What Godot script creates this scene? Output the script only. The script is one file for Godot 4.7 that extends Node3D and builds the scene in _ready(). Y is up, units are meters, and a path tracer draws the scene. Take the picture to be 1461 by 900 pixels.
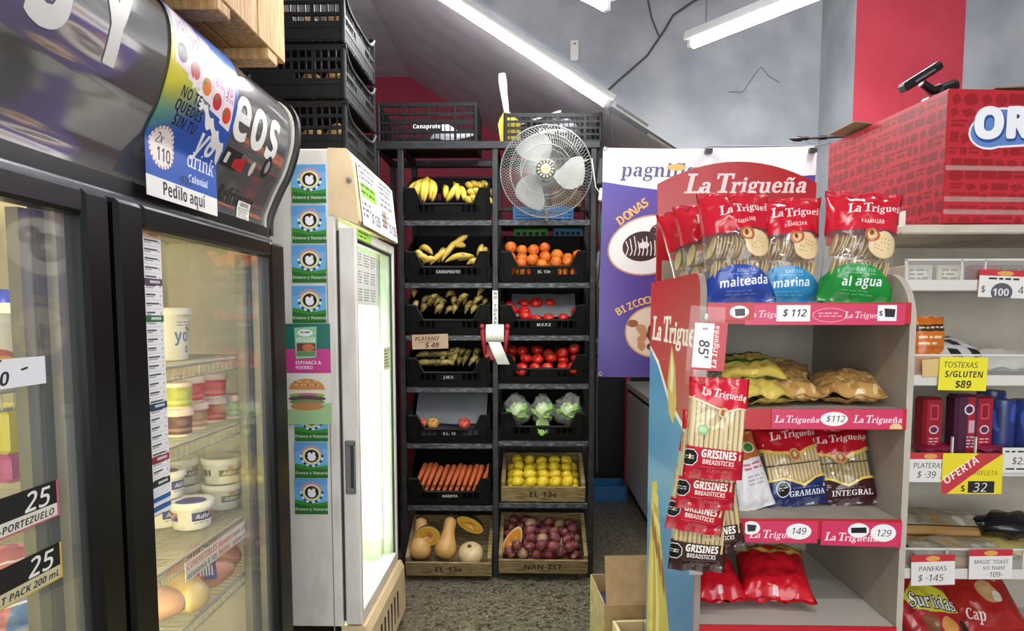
extends Node3D
# A small grocery: coolers on the left, a produce rack under the stairs, biscuit display and gondola on the right.

class MB:
	var v := PackedVector3Array()
	var n := PackedVector3Array()
	var uv := PackedVector2Array()
	var col := PackedColorArray()
	var ix := PackedInt32Array()
	var c := Color.WHITE
	func vert(p: Vector3, nn: Vector3, t := Vector2.ZERO) -> int:
		v.append(p); n.append(nn); uv.append(t); col.append(c)
		return v.size() - 1
	func poly(p: Array, outward: Vector3, t: Array = []) -> void:
		var nn := Vector3.ZERO
		for i in p.size():
			nn += (p[i] as Vector3).cross(p[(i + 1) % p.size()])
		if nn.length_squared() < 1e-20:
			return
		nn = nn.normalized()
		var turn := nn.dot(outward) < 0.0
		if turn: nn = -nn
		var o := v.size()
		for i in p.size():
			vert(p[i], nn, t[i] if t else Vector2.ZERO)
		for i in range(1, p.size() - 1):
			if turn: ix.append_array([o, o + i, o + i + 1])
			else: ix.append_array([o, o + i + 1, o + i])
	func box(cen: Vector3, s: Vector3, bev := 0.0, b := Basis()) -> MB:
		var h := s / 2.0
		if bev <= 0.0:
			for ax in 3:
				for sg in [-1.0, 1.0]:
					var pts := []
					for q in [[-1, -1], [1, -1], [1, 1], [-1, 1]]:
						var p := Vector3.ZERO
						p[ax] = h[ax] * sg
						p[(ax + 1) % 3] = h[(ax + 1) % 3] * q[0]
						p[(ax + 2) % 3] = h[(ax + 2) % 3] * q[1]
						pts.append(cen + b * p)
					var nn := Vector3.ZERO
					nn[ax] = sg
					poly(pts, b * nn, [Vector2(0, 1), Vector2(1, 1), Vector2(1, 0), Vector2(0, 0)])
			return self
		bev = minf(bev, minf(h.x, minf(h.y, h.z)) * 0.98)
		for ax in 3:
			var a1 := (ax + 1) % 3
			var a2 := (ax + 2) % 3
			for sg in [-1.0, 1.0]:
				var pts := []
				for q in [[-1, -1], [1, -1], [1, 1], [-1, 1]]:
					var p := Vector3.ZERO
					p[ax] = h[ax] * sg
					p[a1] = (h[a1] - bev) * q[0]
					p[a2] = (h[a2] - bev) * q[1]
					pts.append(cen + b * p)
				var nn := Vector3.ZERO
				nn[ax] = sg
				poly(pts, b * nn, [Vector2(0, 1), Vector2(1, 1), Vector2(1, 0), Vector2(0, 0)])
			for s1 in [-1.0, 1.0]:
				for s2 in [-1.0, 1.0]:
					var pts := []
					for q in [[0, -1], [0, 1], [1, 1], [1, -1]]:
						var p := Vector3.ZERO
						p[ax] = (h[ax] - bev) * q[1]
						p[a1] = (h[a1] - (bev if q[0] else 0.0)) * s1
						p[a2] = (h[a2] - (0.0 if q[0] else bev)) * s2
						pts.append(cen + b * p)
					var nn := Vector3.ZERO
					nn[a1] = s1
					nn[a2] = s2
					poly(pts, b * nn)
		for sx in [-1.0, 1.0]:
			for sy in [-1.0, 1.0]:
				for sz in [-1.0, 1.0]:
					var k := h - Vector3.ONE * bev
					poly([cen + b * Vector3(h.x * sx, k.y * sy, k.z * sz), cen + b * Vector3(k.x * sx, h.y * sy, k.z * sz), cen + b * Vector3(k.x * sx, k.y * sy, h.z * sz)], b * Vector3(sx, sy, sz))
		return self
	# box given by its two corners
	func bb(a: Vector3, b: Vector3, bev := 0.0) -> MB:
		return box((a + b) / 2.0, (b - a).abs(), bev)
	func grid(nu: int, nv: int, fn: Callable, cu := false, flip := false, fc = null) -> MB:
		var o := v.size()
		var P := PackedVector3Array()
		for j in nv + 1:
			for i in nu + 1:
				P.append(fn.call(float(i) / nu, float(j) / nv))
		var w := nu + 1
		var mid := Vector3.ZERO
		for p in P: mid += p
		mid /= P.size()
		for j in nv + 1:
			for i in w:
				var il := i - 1
				var ir := i + 1
				if cu:
					if i == 0: il = nu - 1
					if i == nu: ir = 1
				else:
					il = maxi(il, 0); ir = mini(ir, nu)
				var du := P[j * w + ir] - P[j * w + il]
				var dv := P[mini(j + 1, nv) * w + i] - P[maxi(j - 1, 0) * w + i]
				var nn := du.cross(dv)
				if nn.length_squared() < 1e-18:
					nn = P[j * w + i] - mid
					if flip: nn = -nn
				nn = nn.normalized()
				if flip: nn = -nn
				if fc != null: c = fc.call(float(i) / nu, float(j) / nv)
				vert(P[j * w + i], nn, Vector2(float(i) / nu, 1.0 - float(j) / nv))
		for j in nv:
			for i in nu:
				var a := o + j * w + i
				if flip: ix.append_array([a, a + 1, a + w + 1, a, a + w + 1, a + w])
				else: ix.append_array([a, a + w + 1, a + 1, a, a + w, a + w + 1])
		return self
	# prof: Vector2(radius, height) from bottom to top
	func lathe(prof: Array, sides := 20, t := Transform3D(), fc = null, uvr := Rect2(0, 0, 1, 1)) -> MB:
		var o := v.size()
		var m := prof.size() - 1
		grid(sides, m, func(a: float, b: float) -> Vector3:
			var q: Vector2 = prof[roundi(b * m)]
			return t * Vector3(q.x * cos(a * TAU), q.y, -q.x * sin(a * TAU)), true, t.basis.determinant() < 0.0, fc)
		for i in range(o, v.size()):
			uv[i] = uvr.position + uv[i] * uvr.size
		return self
	func ball(r: Vector3, t := Transform3D(), su := 14, sv := 9, bump = null, fc = null) -> MB:
		return grid(su, sv, func(a: float, b: float) -> Vector3:
			var ph := (b - 0.5) * PI
			var d := Vector3(cos(ph) * cos(a * TAU), sin(ph), -cos(ph) * sin(a * TAU))
			return t * (d * r * (1.0 + (bump.call(d) if bump != null else 0.0))), true, false, fc)
	func tube(p: Array, r, sides := 8, caps := true, fc = null) -> MB:
		var m := p.size() - 1
		var F := []
		var up := Vector3.UP
		var t0: Vector3 = (p[1] - p[0]).normalized()
		if absf(t0.dot(up)) > 0.95: up = Vector3.RIGHT
		var s := t0.cross(up).normalized()
		for i in m + 1:
			var tt: Vector3 = ((p[mini(i + 1, m)] - p[maxi(i - 1, 0)]) as Vector3).normalized()
			s = (s - tt * s.dot(tt)).normalized()
			F.append([s, s.cross(tt)])
		var rad := func(i: int) -> float: return r[i] if r is Array else float(r)
		grid(sides, m, func(a: float, b: float) -> Vector3:
			var i := roundi(b * m)
			return p[i] + (F[i][0] * cos(a * TAU) - F[i][1] * sin(a * TAU)) * rad.call(i), true, false, fc)
		if caps:
			for e in [0, m]:
				var ring := []
				for k in sides:
					ring.append(p[e] + (F[e][0] * cos(k * TAU / sides) + F[e][1] * sin(k * TAU / sides)) * rad.call(e))
				poly(ring, (p[e] - p[1 if e == 0 else m - 1]) as Vector3)
		return self
	# outline in local xy, extruded along local z from z0 to z1
	func prism(pl: Array, z0: float, z1: float, t := Transform3D(), inner: Array = []) -> MB:
		var pk := PackedVector2Array(pl)
		var lo := Vector2(1e9, 1e9)
		var hi := -lo
		for p in pk:
			lo = lo.min(p); hi = hi.max(p)
		var tr := Geometry2D.triangulate_polygon(pk)
		var mirrored := t.basis.determinant() < 0.0
		for side in [[z1, 1.0], [z0, -1.0]]:
			var o := v.size()
			var nn: Vector3 = (t.basis * Vector3(0, 0, side[1])).normalized()
			for p in pk:
				vert(t * Vector3(p.x, p.y, side[0]), nn, Vector2((p.x - lo.x) / (hi.x - lo.x), 1.0 - (p.y - lo.y) / (hi.y - lo.y)))
			for k in range(0, tr.size(), 3):
				var q := [pk[tr[k]], pk[tr[k + 1]], pk[tr[k + 2]]]
				var ccw: bool = (q[1] - q[0]).cross(q[2] - q[0]) > 0.0
				if (ccw == (side[1] > 0.0)) != mirrored: ix.append_array([o + tr[k], o + tr[k + 2], o + tr[k + 1]])
				else: ix.append_array([o + tr[k], o + tr[k + 1], o + tr[k + 2]])
		var area := 0.0
		for i in pk.size():
			area += pk[i].cross(pk[(i + 1) % pk.size()])
		for i in pk.size():
			var a := pk[i]
			var b := pk[(i + 1) % pk.size()]
			var e := (b - a) * signf(area)
			poly([t * Vector3(a.x, a.y, z0), t * Vector3(b.x, b.y, z0), t * Vector3(b.x, b.y, z1), t * Vector3(a.x, a.y, z1)], t.basis * Vector3(e.y, -e.x, 0))
		return self
	func mesh() -> ArrayMesh:
		var a := []
		a.resize(Mesh.ARRAY_MAX)
		a[Mesh.ARRAY_VERTEX] = v
		a[Mesh.ARRAY_NORMAL] = n
		a[Mesh.ARRAY_TEX_UV] = uv
		a[Mesh.ARRAY_COLOR] = col
		a[Mesh.ARRAY_INDEX] = ix
		var m := ArrayMesh.new()
		m.add_surface_from_arrays(Mesh.PRIMITIVE_TRIANGLES, a)
		return m

class Canvas:
	static var glyphs := {}
	var im: Image
	var w: int
	var h: int
	func _init(ww: int, hh: int, c: Color) -> void:
		w = ww; h = hh
		im = Image.create(w, h, false, Image.FORMAT_RGBA8)
		im.fill(c)
	func rect(x: float, y: float, ww: float, hh: float, c: Color) -> Canvas:
		im.fill_rect(Rect2i(roundi(x), roundi(y), roundi(ww), roundi(hh)), c)
		return self
	func poly(p: Array, c: Color) -> Canvas:
		var lo := 1e9
		var hi := -1e9
		for q in p:
			lo = minf(lo, q.y); hi = maxf(hi, q.y)
		for y in range(maxi(0, floori(lo)), mini(h, ceili(hi) + 1)):
			var xs := []
			var yy := y + 0.5
			for i in p.size():
				var a: Vector2 = p[i]
				var b: Vector2 = p[(i + 1) % p.size()]
				if (a.y <= yy) != (b.y <= yy):
					xs.append(a.x + (yy - a.y) / (b.y - a.y) * (b.x - a.x))
			xs.sort()
			for k in range(0, xs.size() - 1, 2):
				var x0 := maxi(0, roundi(xs[k]))
				var x1 := mini(w, roundi(xs[k + 1]))
				if x1 > x0: im.fill_rect(Rect2i(x0, y, x1 - x0, 1), c)
		return self
	func ell(cx: float, cy: float, rx: float, ry: float, c: Color, rot := 0.0) -> Canvas:
		var p := []
		for i in 36:
			p.append(Vector2(cx, cy) + Vector2(cos(i * TAU / 36) * rx, sin(i * TAU / 36) * ry).rotated(rot))
		return poly(p, c)
	func line(p: Array, wd: float, c: Color) -> Canvas:
		for i in p.size() - 1:
			var a: Vector2 = p[i]
			var b: Vector2 = p[i + 1]
			var q := (b - a).normalized().orthogonal() * wd / 2.0
			poly([a + q, b + q, b - q, a - q], c)
		return self
	# x, y: left end of the baseline (or its middle, align 1)
	func text(s: String, x: float, y: float, size: float, c: Color, font := "Droid Sans", bold := true, align := 0, shear := 0.0, rot := 0.0, squeeze := 1.0, fat := 0.0) -> Canvas:
		var key := s + font + str(bold)
		if not glyphs.has(key):
			var f := SystemFont.new()
			f.font_names = [font]
			f.font_weight = 700 if bold else 400
			var t := TextMesh.new()
			t.font = f; t.text = s; t.font_size = 64; t.pixel_size = 1.0; t.depth = 0.0; t.curve_step = 3.0
			t.horizontal_alignment = HORIZONTAL_ALIGNMENT_LEFT
			t.vertical_alignment = VERTICAL_ALIGNMENT_BOTTOM
			var a := t.get_mesh_arrays()
			var vv: PackedVector3Array = a[Mesh.ARRAY_VERTEX]
			var x0 := 1e9
			var x1 := -1e9
			for q in vv:
				x0 = minf(x0, q.x); x1 = maxf(x1, q.x)
			glyphs[key] = [vv, a[Mesh.ARRAY_INDEX], x0, x1]
		var g: Array = glyphs[key]
		var vv: PackedVector3Array = g[0]
		var k := size / 64.0
		var base := 16.0
		var pts := []
		for q in vv:
			var p := Vector2((q.x - g[2] - (g[3] - g[2]) * (0.5 if align == 1 else 0.0)) * k * squeeze, -(q.y - base) * k)
			p.x -= p.y * shear
			pts.append(Vector2(x, y) + p.rotated(rot))
		var offs := [Vector2.ZERO]
		if fat > 0.0:
			for i in 8: offs.append(Vector2.from_angle(i * TAU / 8) * fat)
		for i in range(0, g[1].size(), 3):
			for o in offs:
				poly([pts[g[1][i]] + o, pts[g[1][i + 1]] + o, pts[g[1][i + 2]] + o], c)
		return self
	# fine print: rows of short dashes
	func fine(x: float, y: float, ww: float, rows: int, step: float, c: Color, sd := 1) -> Canvas:
		var r := RandomNumberGenerator.new()
		r.seed = sd
		for i in rows:
			var xx := x
			while xx < x + ww * (0.7 + 0.3 * r.randf()):
				var l := step * (0.5 + 2.0 * r.randf())
				rect(xx, y + i * step, minf(l, x + ww - xx), step * 0.42, c)
				xx += l + step * 0.5
		return self
	func tex() -> ImageTexture:
		return ImageTexture.create_from_image(im)

var taken := {}
var mats := {}
var rng := RandomNumberGenerator.new()

func V(x: float, y: float, d: float) -> Vector3: return Vector3(x, y, -d)
func C(hex: String) -> Color: return Color(hex)
func L(hex: String) -> Color: return Color(hex).srgb_to_linear()

func numbered(called: String) -> String:
	var k: int = taken.get(called, 0)
	taken[called] = k + 1
	return called if k == 0 else "%s_%03d" % [called, k]

func put(o: Node3D, label: String, category: String, group := "") -> Node3D:
	o.set_meta("label", label)
	o.set_meta("category", category)
	if group: o.set_meta("group", group)
	return o

func thing(called: String, label: String, category: String, at := Vector3.ZERO, bas := Basis(), group := "") -> Node3D:
	var o := Node3D.new()
	o.name = numbered(called)
	add_child(o)
	o.transform = Transform3D(bas, at)
	return put(o, label, category, group)

func mi(parent: Node, called: String, m, ma: Material, t := Transform3D()) -> MeshInstance3D:
	var o := MeshInstance3D.new()
	o.name = called
	o.mesh = m.mesh() if m is MB else m
	o.material_override = ma
	o.transform = t
	parent.add_child(o, true)
	return o

# a thing that is one mesh
func one(called: String, m, ma: Material, label: String, category: String, t := Transform3D(), group := "") -> MeshInstance3D:
	var o := mi(self, numbered(called), m, ma, t)
	put(o, label, category, group)
	return o

func struct(called: String, m, ma: Material, t := Transform3D()) -> MeshInstance3D:
	var o := mi(self, called, m, ma, t)
	o.set_meta("kind", "structure")
	return o

func dup(o: Node3D, t: Transform3D, label := "") -> Node3D:
	var r: Node3D = o.duplicate()
	var s := String(o.name)
	var re := RegEx.create_from_string("_\\d{3}$")
	r.name = numbered(re.sub(s, ""))
	add_child(r)
	r.transform = t
	if label: r.set_meta("label", label)
	return r

func mat(key: String, c := Color.WHITE, rough := 0.6, metal := 0.0, more := {}) -> StandardMaterial3D:
	if mats.has(key): return mats[key]
	var m := StandardMaterial3D.new()
	m.resource_name = key
	m.albedo_color = c
	m.roughness = rough
	m.metallic = metal
	for k in more: m.set(k, more[k])
	mats[key] = m
	return m

func glow(key: String, c: Color, e: float) -> StandardMaterial3D:
	return mat(key, Color(0.9, 0.9, 0.9), 0.5, 0.0, {"emission_enabled": true, "emission": c, "emission_energy_multiplier": e})

func glass(key: String, c: Color, a: float, rough := 0.03) -> StandardMaterial3D:
	return mat(key, Color(c.r, c.g, c.b, a), rough, 0.0, {"transparency": BaseMaterial3D.TRANSPARENCY_ALPHA})

func noise_tex(freq: float, ramp: Array, kind := FastNoiseLite.TYPE_SIMPLEX_SMOOTH, oct := 4, size := 512, sd := 3, normal := false) -> NoiseTexture2D:
	var f := FastNoiseLite.new()
	f.noise_type = kind
	f.frequency = freq
	f.fractal_octaves = oct
	f.seed = sd
	if kind == FastNoiseLite.TYPE_CELLULAR: f.cellular_return_type = FastNoiseLite.RETURN_CELL_VALUE
	var t := NoiseTexture2D.new()
	t.width = size; t.height = size; t.seamless = true; t.noise = f
	if normal:
		t.as_normal_map = true; t.bump_strength = 4.0
	elif ramp:
		var g := Gradient.new()
		var off := PackedFloat32Array()
		var cs := PackedColorArray()
		for q in ramp:
			off.append(q[0]); cs.append(C(q[1]))
		g.offsets = off; g.colors = cs
		t.color_ramp = g
	return t

# surface with a noise colour, mapped from the world's axes
func tri(key: String, tex: Texture2D, sc: Vector3, rough := 0.7, metal := 0.0, world := true, more := {}) -> StandardMaterial3D:
	var d := {"albedo_texture": tex, "uv1_triplanar": true, "uv1_world_triplanar": world, "uv1_scale": sc}
	d.merge(more)
	return mat(key, Color.WHITE, rough, metal, d)

func pic(key: String, cv: Canvas, rough := 0.45, more := {}) -> StandardMaterial3D:
	var d := {"albedo_texture": cv.tex()}
	d.merge(more)
	return mat(key, Color.WHITE, rough, 0.0, d)

# thin sheet facing local +z, its print on the front; bent: how far the middle stands out
func sheet(w: float, h: float, th := 0.0012, bent := 0.0, uvr := Rect2(0, 0, 1, 1)) -> MB:
	var m := MB.new()
	var f := func(z: float) -> Callable:
		return func(u: float, v: float) -> Vector3: return Vector3((u - 0.5) * w, (v - 0.5) * h, z + bent * (1.0 - pow(2.0 * u - 1.0, 2.0)) * (0.4 + 0.6 * v))
	var k := 8 if bent != 0.0 else 1
	m.grid(k, k, f.call(th))
	for i in m.uv.size(): m.uv[i] = uvr.position + m.uv[i] * uvr.size
	var o := m.uv.size()
	m.grid(k, k, f.call(0.0), false, true)
	var hw := w / 2.0
	var hh := h / 2.0
	if bent == 0.0:
		m.poly([Vector3(-hw, -hh, 0), Vector3(hw, -hh, 0), Vector3(hw, -hh, th), Vector3(-hw, -hh, th)], Vector3.DOWN)
		m.poly([Vector3(-hw, hh, 0), Vector3(hw, hh, 0), Vector3(hw, hh, th), Vector3(-hw, hh, th)], Vector3.UP)
		m.poly([Vector3(-hw, -hh, 0), Vector3(-hw, hh, 0), Vector3(-hw, hh, th), Vector3(-hw, -hh, th)], Vector3.LEFT)
		m.poly([Vector3(hw, -hh, 0), Vector3(hw, hh, 0), Vector3(hw, hh, th), Vector3(hw, -hh, th)], Vector3.RIGHT)
	for i in range(o, m.uv.size()): m.uv[i] = uvr.position + Vector2(0.03, 0.03) * uvr.size
	return m

const YAW90 := Basis(Vector3(0, 0, -1), Vector3(0, 1, 0), Vector3(1, 0, 0))   # local x runs into the depth, local z towards the aisle

# stuffed bag standing on its lower edge, facing +z; height hh, crimped seals at both ends
func bag(w: float, hh: float, t: float, sd: int, crimp := 0.06, wr := 0.004, pinch := 0.12) -> MB:
	var m := MB.new()
	var f := FastNoiseLite.new()
	f.seed = sd; f.frequency = 14.0
	m.grid(40, 34, func(u: float, v: float) -> Vector3:
		var front := u < 0.5
		var s := u * 4.0 - 1.0 if front else 3.0 - u * 4.0
		var vv := clampf((v - crimp) / (1.0 - 2.0 * crimp), 0.0, 1.0)
		var e := pow(maxf(0.0, 1.0 - pow(absf(2.0 * vv - 1.0), 3.2)), 0.6)
		var wd := w * (1.0 - pinch * e * 0.6)
		var th := t * 0.5 * e * pow(maxf(0.0, 1.0 - pow(absf(s), 2.6)), 0.5) + 0.0012 * (1.0 - absf(s))
		var p := Vector3(s * wd * 0.5, v * hh, th if front else -th)
		var k := f.get_noise_3d(p.x, p.y, p.z * 0.6)
		var k2 := f.get_noise_3d(p.x * 2.6 + 9.0, p.y * 1.2, 3.0)
		p.z += (k * 1.3 + k2 * 0.7) * wr * (1.0 - pow(absf(s), 4.0)) * (1.0 if front else -1.0)
		p.z += sin(s * 9.0 + sd) * 0.004 * (1.0 - e)
		p.y += k2 * wr * 0.8 * float(v > 0.5)
		return p, true)
	for i in m.uv.size():
		var u := m.uv[i].x
		m.uv[i].x = u * 2.0 if u <= 0.5 else 2.0 - u * 2.0
	return m

func _ready() -> void:
	# camera
	var cam := Camera3D.new()
	cam.name = "camera"
	add_child(cam)
	cam.projection = Camera3D.PROJECTION_FRUSTUM
	cam.near = 0.05
	cam.far = 60.0
	cam.size = 900.0 / 1030.0 * 0.05
	cam.frustum_offset = Vector2(0, 87.0 / 1030.0 * 0.05)
	cam.transform = Transform3D(Basis(Vector3.UP, deg_to_rad(1.4686)) * Basis(Vector3.RIGHT, deg_to_rad(-4.828)), Vector3(0, 1.46, 0))
	cam.current = true
	# surroundings: daylight at the shop window behind the viewer and the room's own battens (build_room)
	var we := WorldEnvironment.new()
	we.name = "world"
	var e := Environment.new()
	e.background_mode = Environment.BG_COLOR
	e.background_color = Color(0.86, 0.89, 0.93)
	e.tonemap_mode = Environment.TONE_MAPPER_LINEAR
	e.tonemap_exposure = EXPOSURE
	e.sdfgi_enabled = true
	e.ssao_enabled = true
	e.ssil_enabled = true
	we.environment = e
	add_child(we)
	rng.seed = 5
	build_room()
	build_black_cooler()
	build_white_cooler()
	build_rack()
	build_display()
	build_gondola()
	build_top_box()
	build_banner()
	build_tops()
	build_rack_top()
	build_produce()
	build_cooler_goods()

const EXPOSURE := 0.93

# ---------------------------------------------------------------- lamps
# a fluorescent batten from a to b; face: the way its tube looks
func batten(a: Vector3, b: Vector3, face: Vector3, e: float, label: String, cords: Array = [], arms := false) -> void:
	var x := (b - a).normalized()
	var z := -(face - x * face.dot(x)).normalized()
	var y := z.cross(x)
	var len := (b - a).length()
	var t := thing("fluorescent_batten", label, "ceiling light", (a + b) / 2.0, Basis(x, y, z), "fluorescent battens")
	var h := len / 2.0
	var hs := MB.new()
	hs.prism([Vector2(-0.03, 0.02), Vector2(0.03, 0.02), Vector2(0.034, 0.028), Vector2(0.022, 0.058), Vector2(-0.022, 0.058), Vector2(-0.034, 0.028)], -h, h, Transform3D(Basis(Vector3(0, 1, 0), Vector3(0, 0, 1), Vector3(1, 0, 0)), Vector3.ZERO))
	mi(t, "housing", hs, mat("white_enamel", C("d8d8d6"), 0.45))
	mi(t, "tube", MB.new().tube([Vector3(-h + 0.03, 0, 0), Vector3(h - 0.03, 0, 0)], 0.017, 14), glow("tube_glow", Color(0.97, 0.98, 1.0), 72.0))
	for s in [-1.0, 1.0]:
		mi(t, "lamp_holder", MB.new().box(Vector3(s * (h - 0.018), 0, 0.008), Vector3(0.03, 0.034, 0.05), 0.006), mat("holder_grey", C("c4c4c0"), 0.5))
	if arms:
		for q in [0.1, 0.9]:
			var p: Vector3 = t.transform.affine_inverse() * (a + (b - a) * q + Vector3(0.03, 0.045, 0))
			mi(t, "wall_arm", MB.new().tube([p, p + t.transform.basis.inverse() * Vector3(0, 0.0, -0.154)], 0.007, 6), mat("white_enamel"))
	for q in cords:
		mi(t, "hanging_wire", MB.new().tube([t.transform.affine_inverse() * (a + (b - a) * q + Vector3(0, 0.03, 0)), t.transform.affine_inverse() * ((a + (b - a) * q) * Vector3(1, 0, 1) + Vector3(0, 3.48, 0))], 0.0018, 5), mat("wire_grey", C("4a4a4e"), 0.6))
	var l := AreaLight3D.new()
	l.name = "batten_light"
	l.area_size = Vector2(len - 0.06, 0.03)
	l.light_energy = e
	l.light_color = Color(1.0, 0.985, 0.96)
	l.area_range = 12.0
	l.shadow_enabled = true
	t.add_child(l)
	l.position = Vector3(0, 0, -0.019)

func strip_light(parent: Node3D, at: Vector3, bas: Basis, size: Vector2, e: float, c: Color) -> void:
	var l := AreaLight3D.new()
	l.name = "tube_light"
	l.area_size = size
	l.light_energy = e
	l.light_color = c
	l.area_range = 6.0
	l.shadow_enabled = true
	parent.add_child(l)
	l.transform = Transform3D(bas, at)

# ---------------------------------------------------------------- the room
func build_room() -> void:
	var plaster := noise_tex(0.012, [[0.0, "8c9097"], [0.45, "9a9ea4"], [0.62, "a3a6ab"], [1.0, "aeb0b4"]], FastNoiseLite.TYPE_SIMPLEX_SMOOTH, 5, 512, 5)
	var grey := tri("grey_plaster", plaster, Vector3(0.4, 0.4, 0.4), 0.75)
	var pale := tri("pale_plaster", noise_tex(0.012, [[0.0, "a8a5a8"], [0.5, "bab7ba"], [1.0, "c6c3c5"]], FastNoiseLite.TYPE_SIMPLEX_SMOOTH, 5, 512, 8), Vector3(0.4, 0.4, 0.4), 0.8)
	var soff := tri("soffit_plaster", noise_tex(0.014, [[0.0, "bdb3b8"], [0.4, "cac1c6"], [0.75, "d2cbcf"], [1.0, "d8d3d5"]], FastNoiseLite.TYPE_SIMPLEX_SMOOTH, 5, 512, 9), Vector3(0.5, 0.5, 0.5), 0.8)
	var red := tri("maroon_paint", noise_tex(0.015, [[0.0, "8a1a33"], [0.5, "96213a"], [1.0, "a02a42"]], FastNoiseLite.TYPE_SIMPLEX_SMOOTH, 4, 512, 11), Vector3(0.4, 0.4, 0.4), 0.65)
	var bright := tri("red_paint", noise_tex(0.015, [[0.0, "ae2e3f"], [0.5, "b73647"], [1.0, "be3e4e"]], FastNoiseLite.TYPE_SIMPLEX_SMOOTH, 4, 512, 12), Vector3(0.4, 0.4, 0.4), 0.6)
	var chips := noise_tex(0.06, [[0.0, "1b1915"], [0.16, "3d382f"], [0.32, "67604f"], [0.48, "7d7664"], [0.6, "575142"], [0.75, "938b78"], [0.9, "2c2822"], [1.0, "b5ad98"]], FastNoiseLite.TYPE_CELLULAR, 2, 1024, 21)
	struct("floor", MB.new().bb(V(-1.6, -0.1, -2.6), V(2.7, 0, 6.45)), tri("terrazzo", chips, Vector3(0.8, 0.8, 0.8), 0.42))
	struct("ceiling", MB.new().bb(V(-1.6, 3.48, -2.6), V(2.7, 3.6, 6.45)), pale)
	struct("wall_left", MB.new().bb(V(-1.72, 0, -2.6), V(-1.6, 3.48, 6.45)), pale)
	struct("wall_right", MB.new().bb(V(2.7, 0, -2.6), V(2.82, 3.48, 6.45)), grey)
	# shop front behind the viewer: a wide window on the street
	struct("wall_front", MB.new().bb(V(-1.6, 0, -2.72), V(-1.0, 3.48, -2.6)).bb(V(2.0, 0, -2.72), V(2.7, 3.48, -2.6)).bb(V(-1.0, 0, -2.72), V(2.0, 0.7, -2.6)).bb(V(-1.0, 2.6, -2.72), V(2.0, 3.48, -2.6)), pale)
	var win := struct("window_1", MB.new().bb(V(-1.0, 0.7, -2.7), V(2.0, 0.76, -2.64)).bb(V(-1.0, 2.54, -2.7), V(2.0, 2.6, -2.64)).bb(V(-1.0, 0.76, -2.7), V(-0.94, 2.54, -2.64)).bb(V(1.94, 0.76, -2.7), V(2.0, 2.54, -2.64)).bb(V(0.47, 0.76, -2.7), V(0.53, 2.54, -2.64)), mat("window_frame", C("3a3c40"), 0.5))
	for x in [-0.94, 0.53]: mi(win, "window_pane", MB.new().bb(V(x, 0.76, -2.675), V(x + 1.41, 2.54, -2.669)), glass("shop_window", C("f0f4f4"), 0.05, 0.02))
	strip_light(win, V(0.5, 1.65, -2.6), Basis(), Vector2(2.9, 1.8), DAY, Color(0.97, 0.985, 1.0))
	struct("wall_back", MB.new().bb(V(-1.6, 0, 6.3), V(2.7, 3.48, 6.45)), red)
	# flight of stairs: its side wall faces the shop, its underside slopes down to the right
	var k := -0.637
	var x0 := -1.033
	var side := [Vector2(x0, 3.48), Vector2(0.745, 2.348), Vector2(1.35, 2.348 + k * 0.605), Vector2(1.35, 0.0), Vector2(2.7, 0.0), Vector2(2.7, 3.48)]
	var sw := struct("wall_stair", MB.new().prism(side, 3.9, 4.0, Transform3D(Basis(Vector3(1, 0, 0), Vector3(0, 1, 0), Vector3(0, 0, -1)), Vector3.ZERO)), grey)
	mi(sw, "wall_crack", MB.new().tube([V(1.03, 2.62, 3.899), V(1.1, 2.617, 3.899), V(1.13, 2.66, 3.899), V(1.17, 2.72, 3.899), V(1.195, 2.745, 3.899), V(1.23, 2.7, 3.899), V(1.29, 2.665, 3.899)], 0.0018, 5), mat("crack_dark", C("4c4f56"), 0.9))
	for q in [[0.76, 2.30, 0.28], [0.56, 2.47, 0.2], [0.30, 2.585, 0.12]]:
		mi(sw, "flaked_patch", MB.new().box(V(q[0] - 0.03, q[1] + 0.035, 3.899), Vector3(q[2], 0.014, 0.003), 0.0, Basis(Vector3(0, 0, 1), -0.567)), mat("flaked_plaster", C("6e6a60"), 0.95))
	struct("trim_1", MB.new().prism([Vector2(x0, 3.48), Vector2(2.6, 3.48 + k * (2.6 - x0)), Vector2(2.6, 3.48 + k * (2.6 - x0) + 0.12), Vector2(x0 + 0.18, 3.48)], 4.0, 6.3, Transform3D(Basis(Vector3(1, 0, 0), Vector3(0, 1, 0), Vector3(0, 0, -1)), Vector3.ZERO)), soff)
	struct("wall_pilaster", MB.new().bb(V(1.498, 0, 3.5), V(2.7, 3.48, 3.9)), grey)
	struct("trim_2", MB.new().bb(V(1.5, 0.1, 3.497), V(1.995, 3.48, 3.5)), bright)
	# dark way out behind the rack
	var door := struct("door_1", MB.new().bb(V(0.25, 0, 6.24), V(1.05, 2.05, 6.3), 0.006), mat("door_black", C("1b1a1c"), 0.5))
	mi(door, "door_handle", MB.new().tube([V(0.95, 1.0, 6.2), V(0.83, 1.0, 6.2)], 0.009, 8), mat("handle_steel", C("8d8d8d"), 0.3, 0.9))
	one("red_post", MB.new().bb(V(0.79, 0, 5.98), V(0.83, 1.0, 6.05), 0.004), bright, "narrow red post in the dark corner beyond the white chest freezer", "post")
	var bb := thing("blue_tray", "low blue plastic tray on the floor behind the produce rack", "tray", V(0.55, 0, 5.75))
	tray(bb, 0.42, 0.3, 0.12, mat("blue_plastic", C("2f6fa6"), 0.45))
	# conduit and cable on the stair wall
	var cab := MB.new().tube([V(0.39, 2.62, 3.885), V(0.47, 2.69, 3.88), V(0.6, 2.8, 3.88), V(0.69, 2.93, 3.88), V(0.73, 3.0, 3.88), V(0.82, 3.06, 3.88), V(1.0, 3.16, 3.88)], 0.0055, 7)
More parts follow.
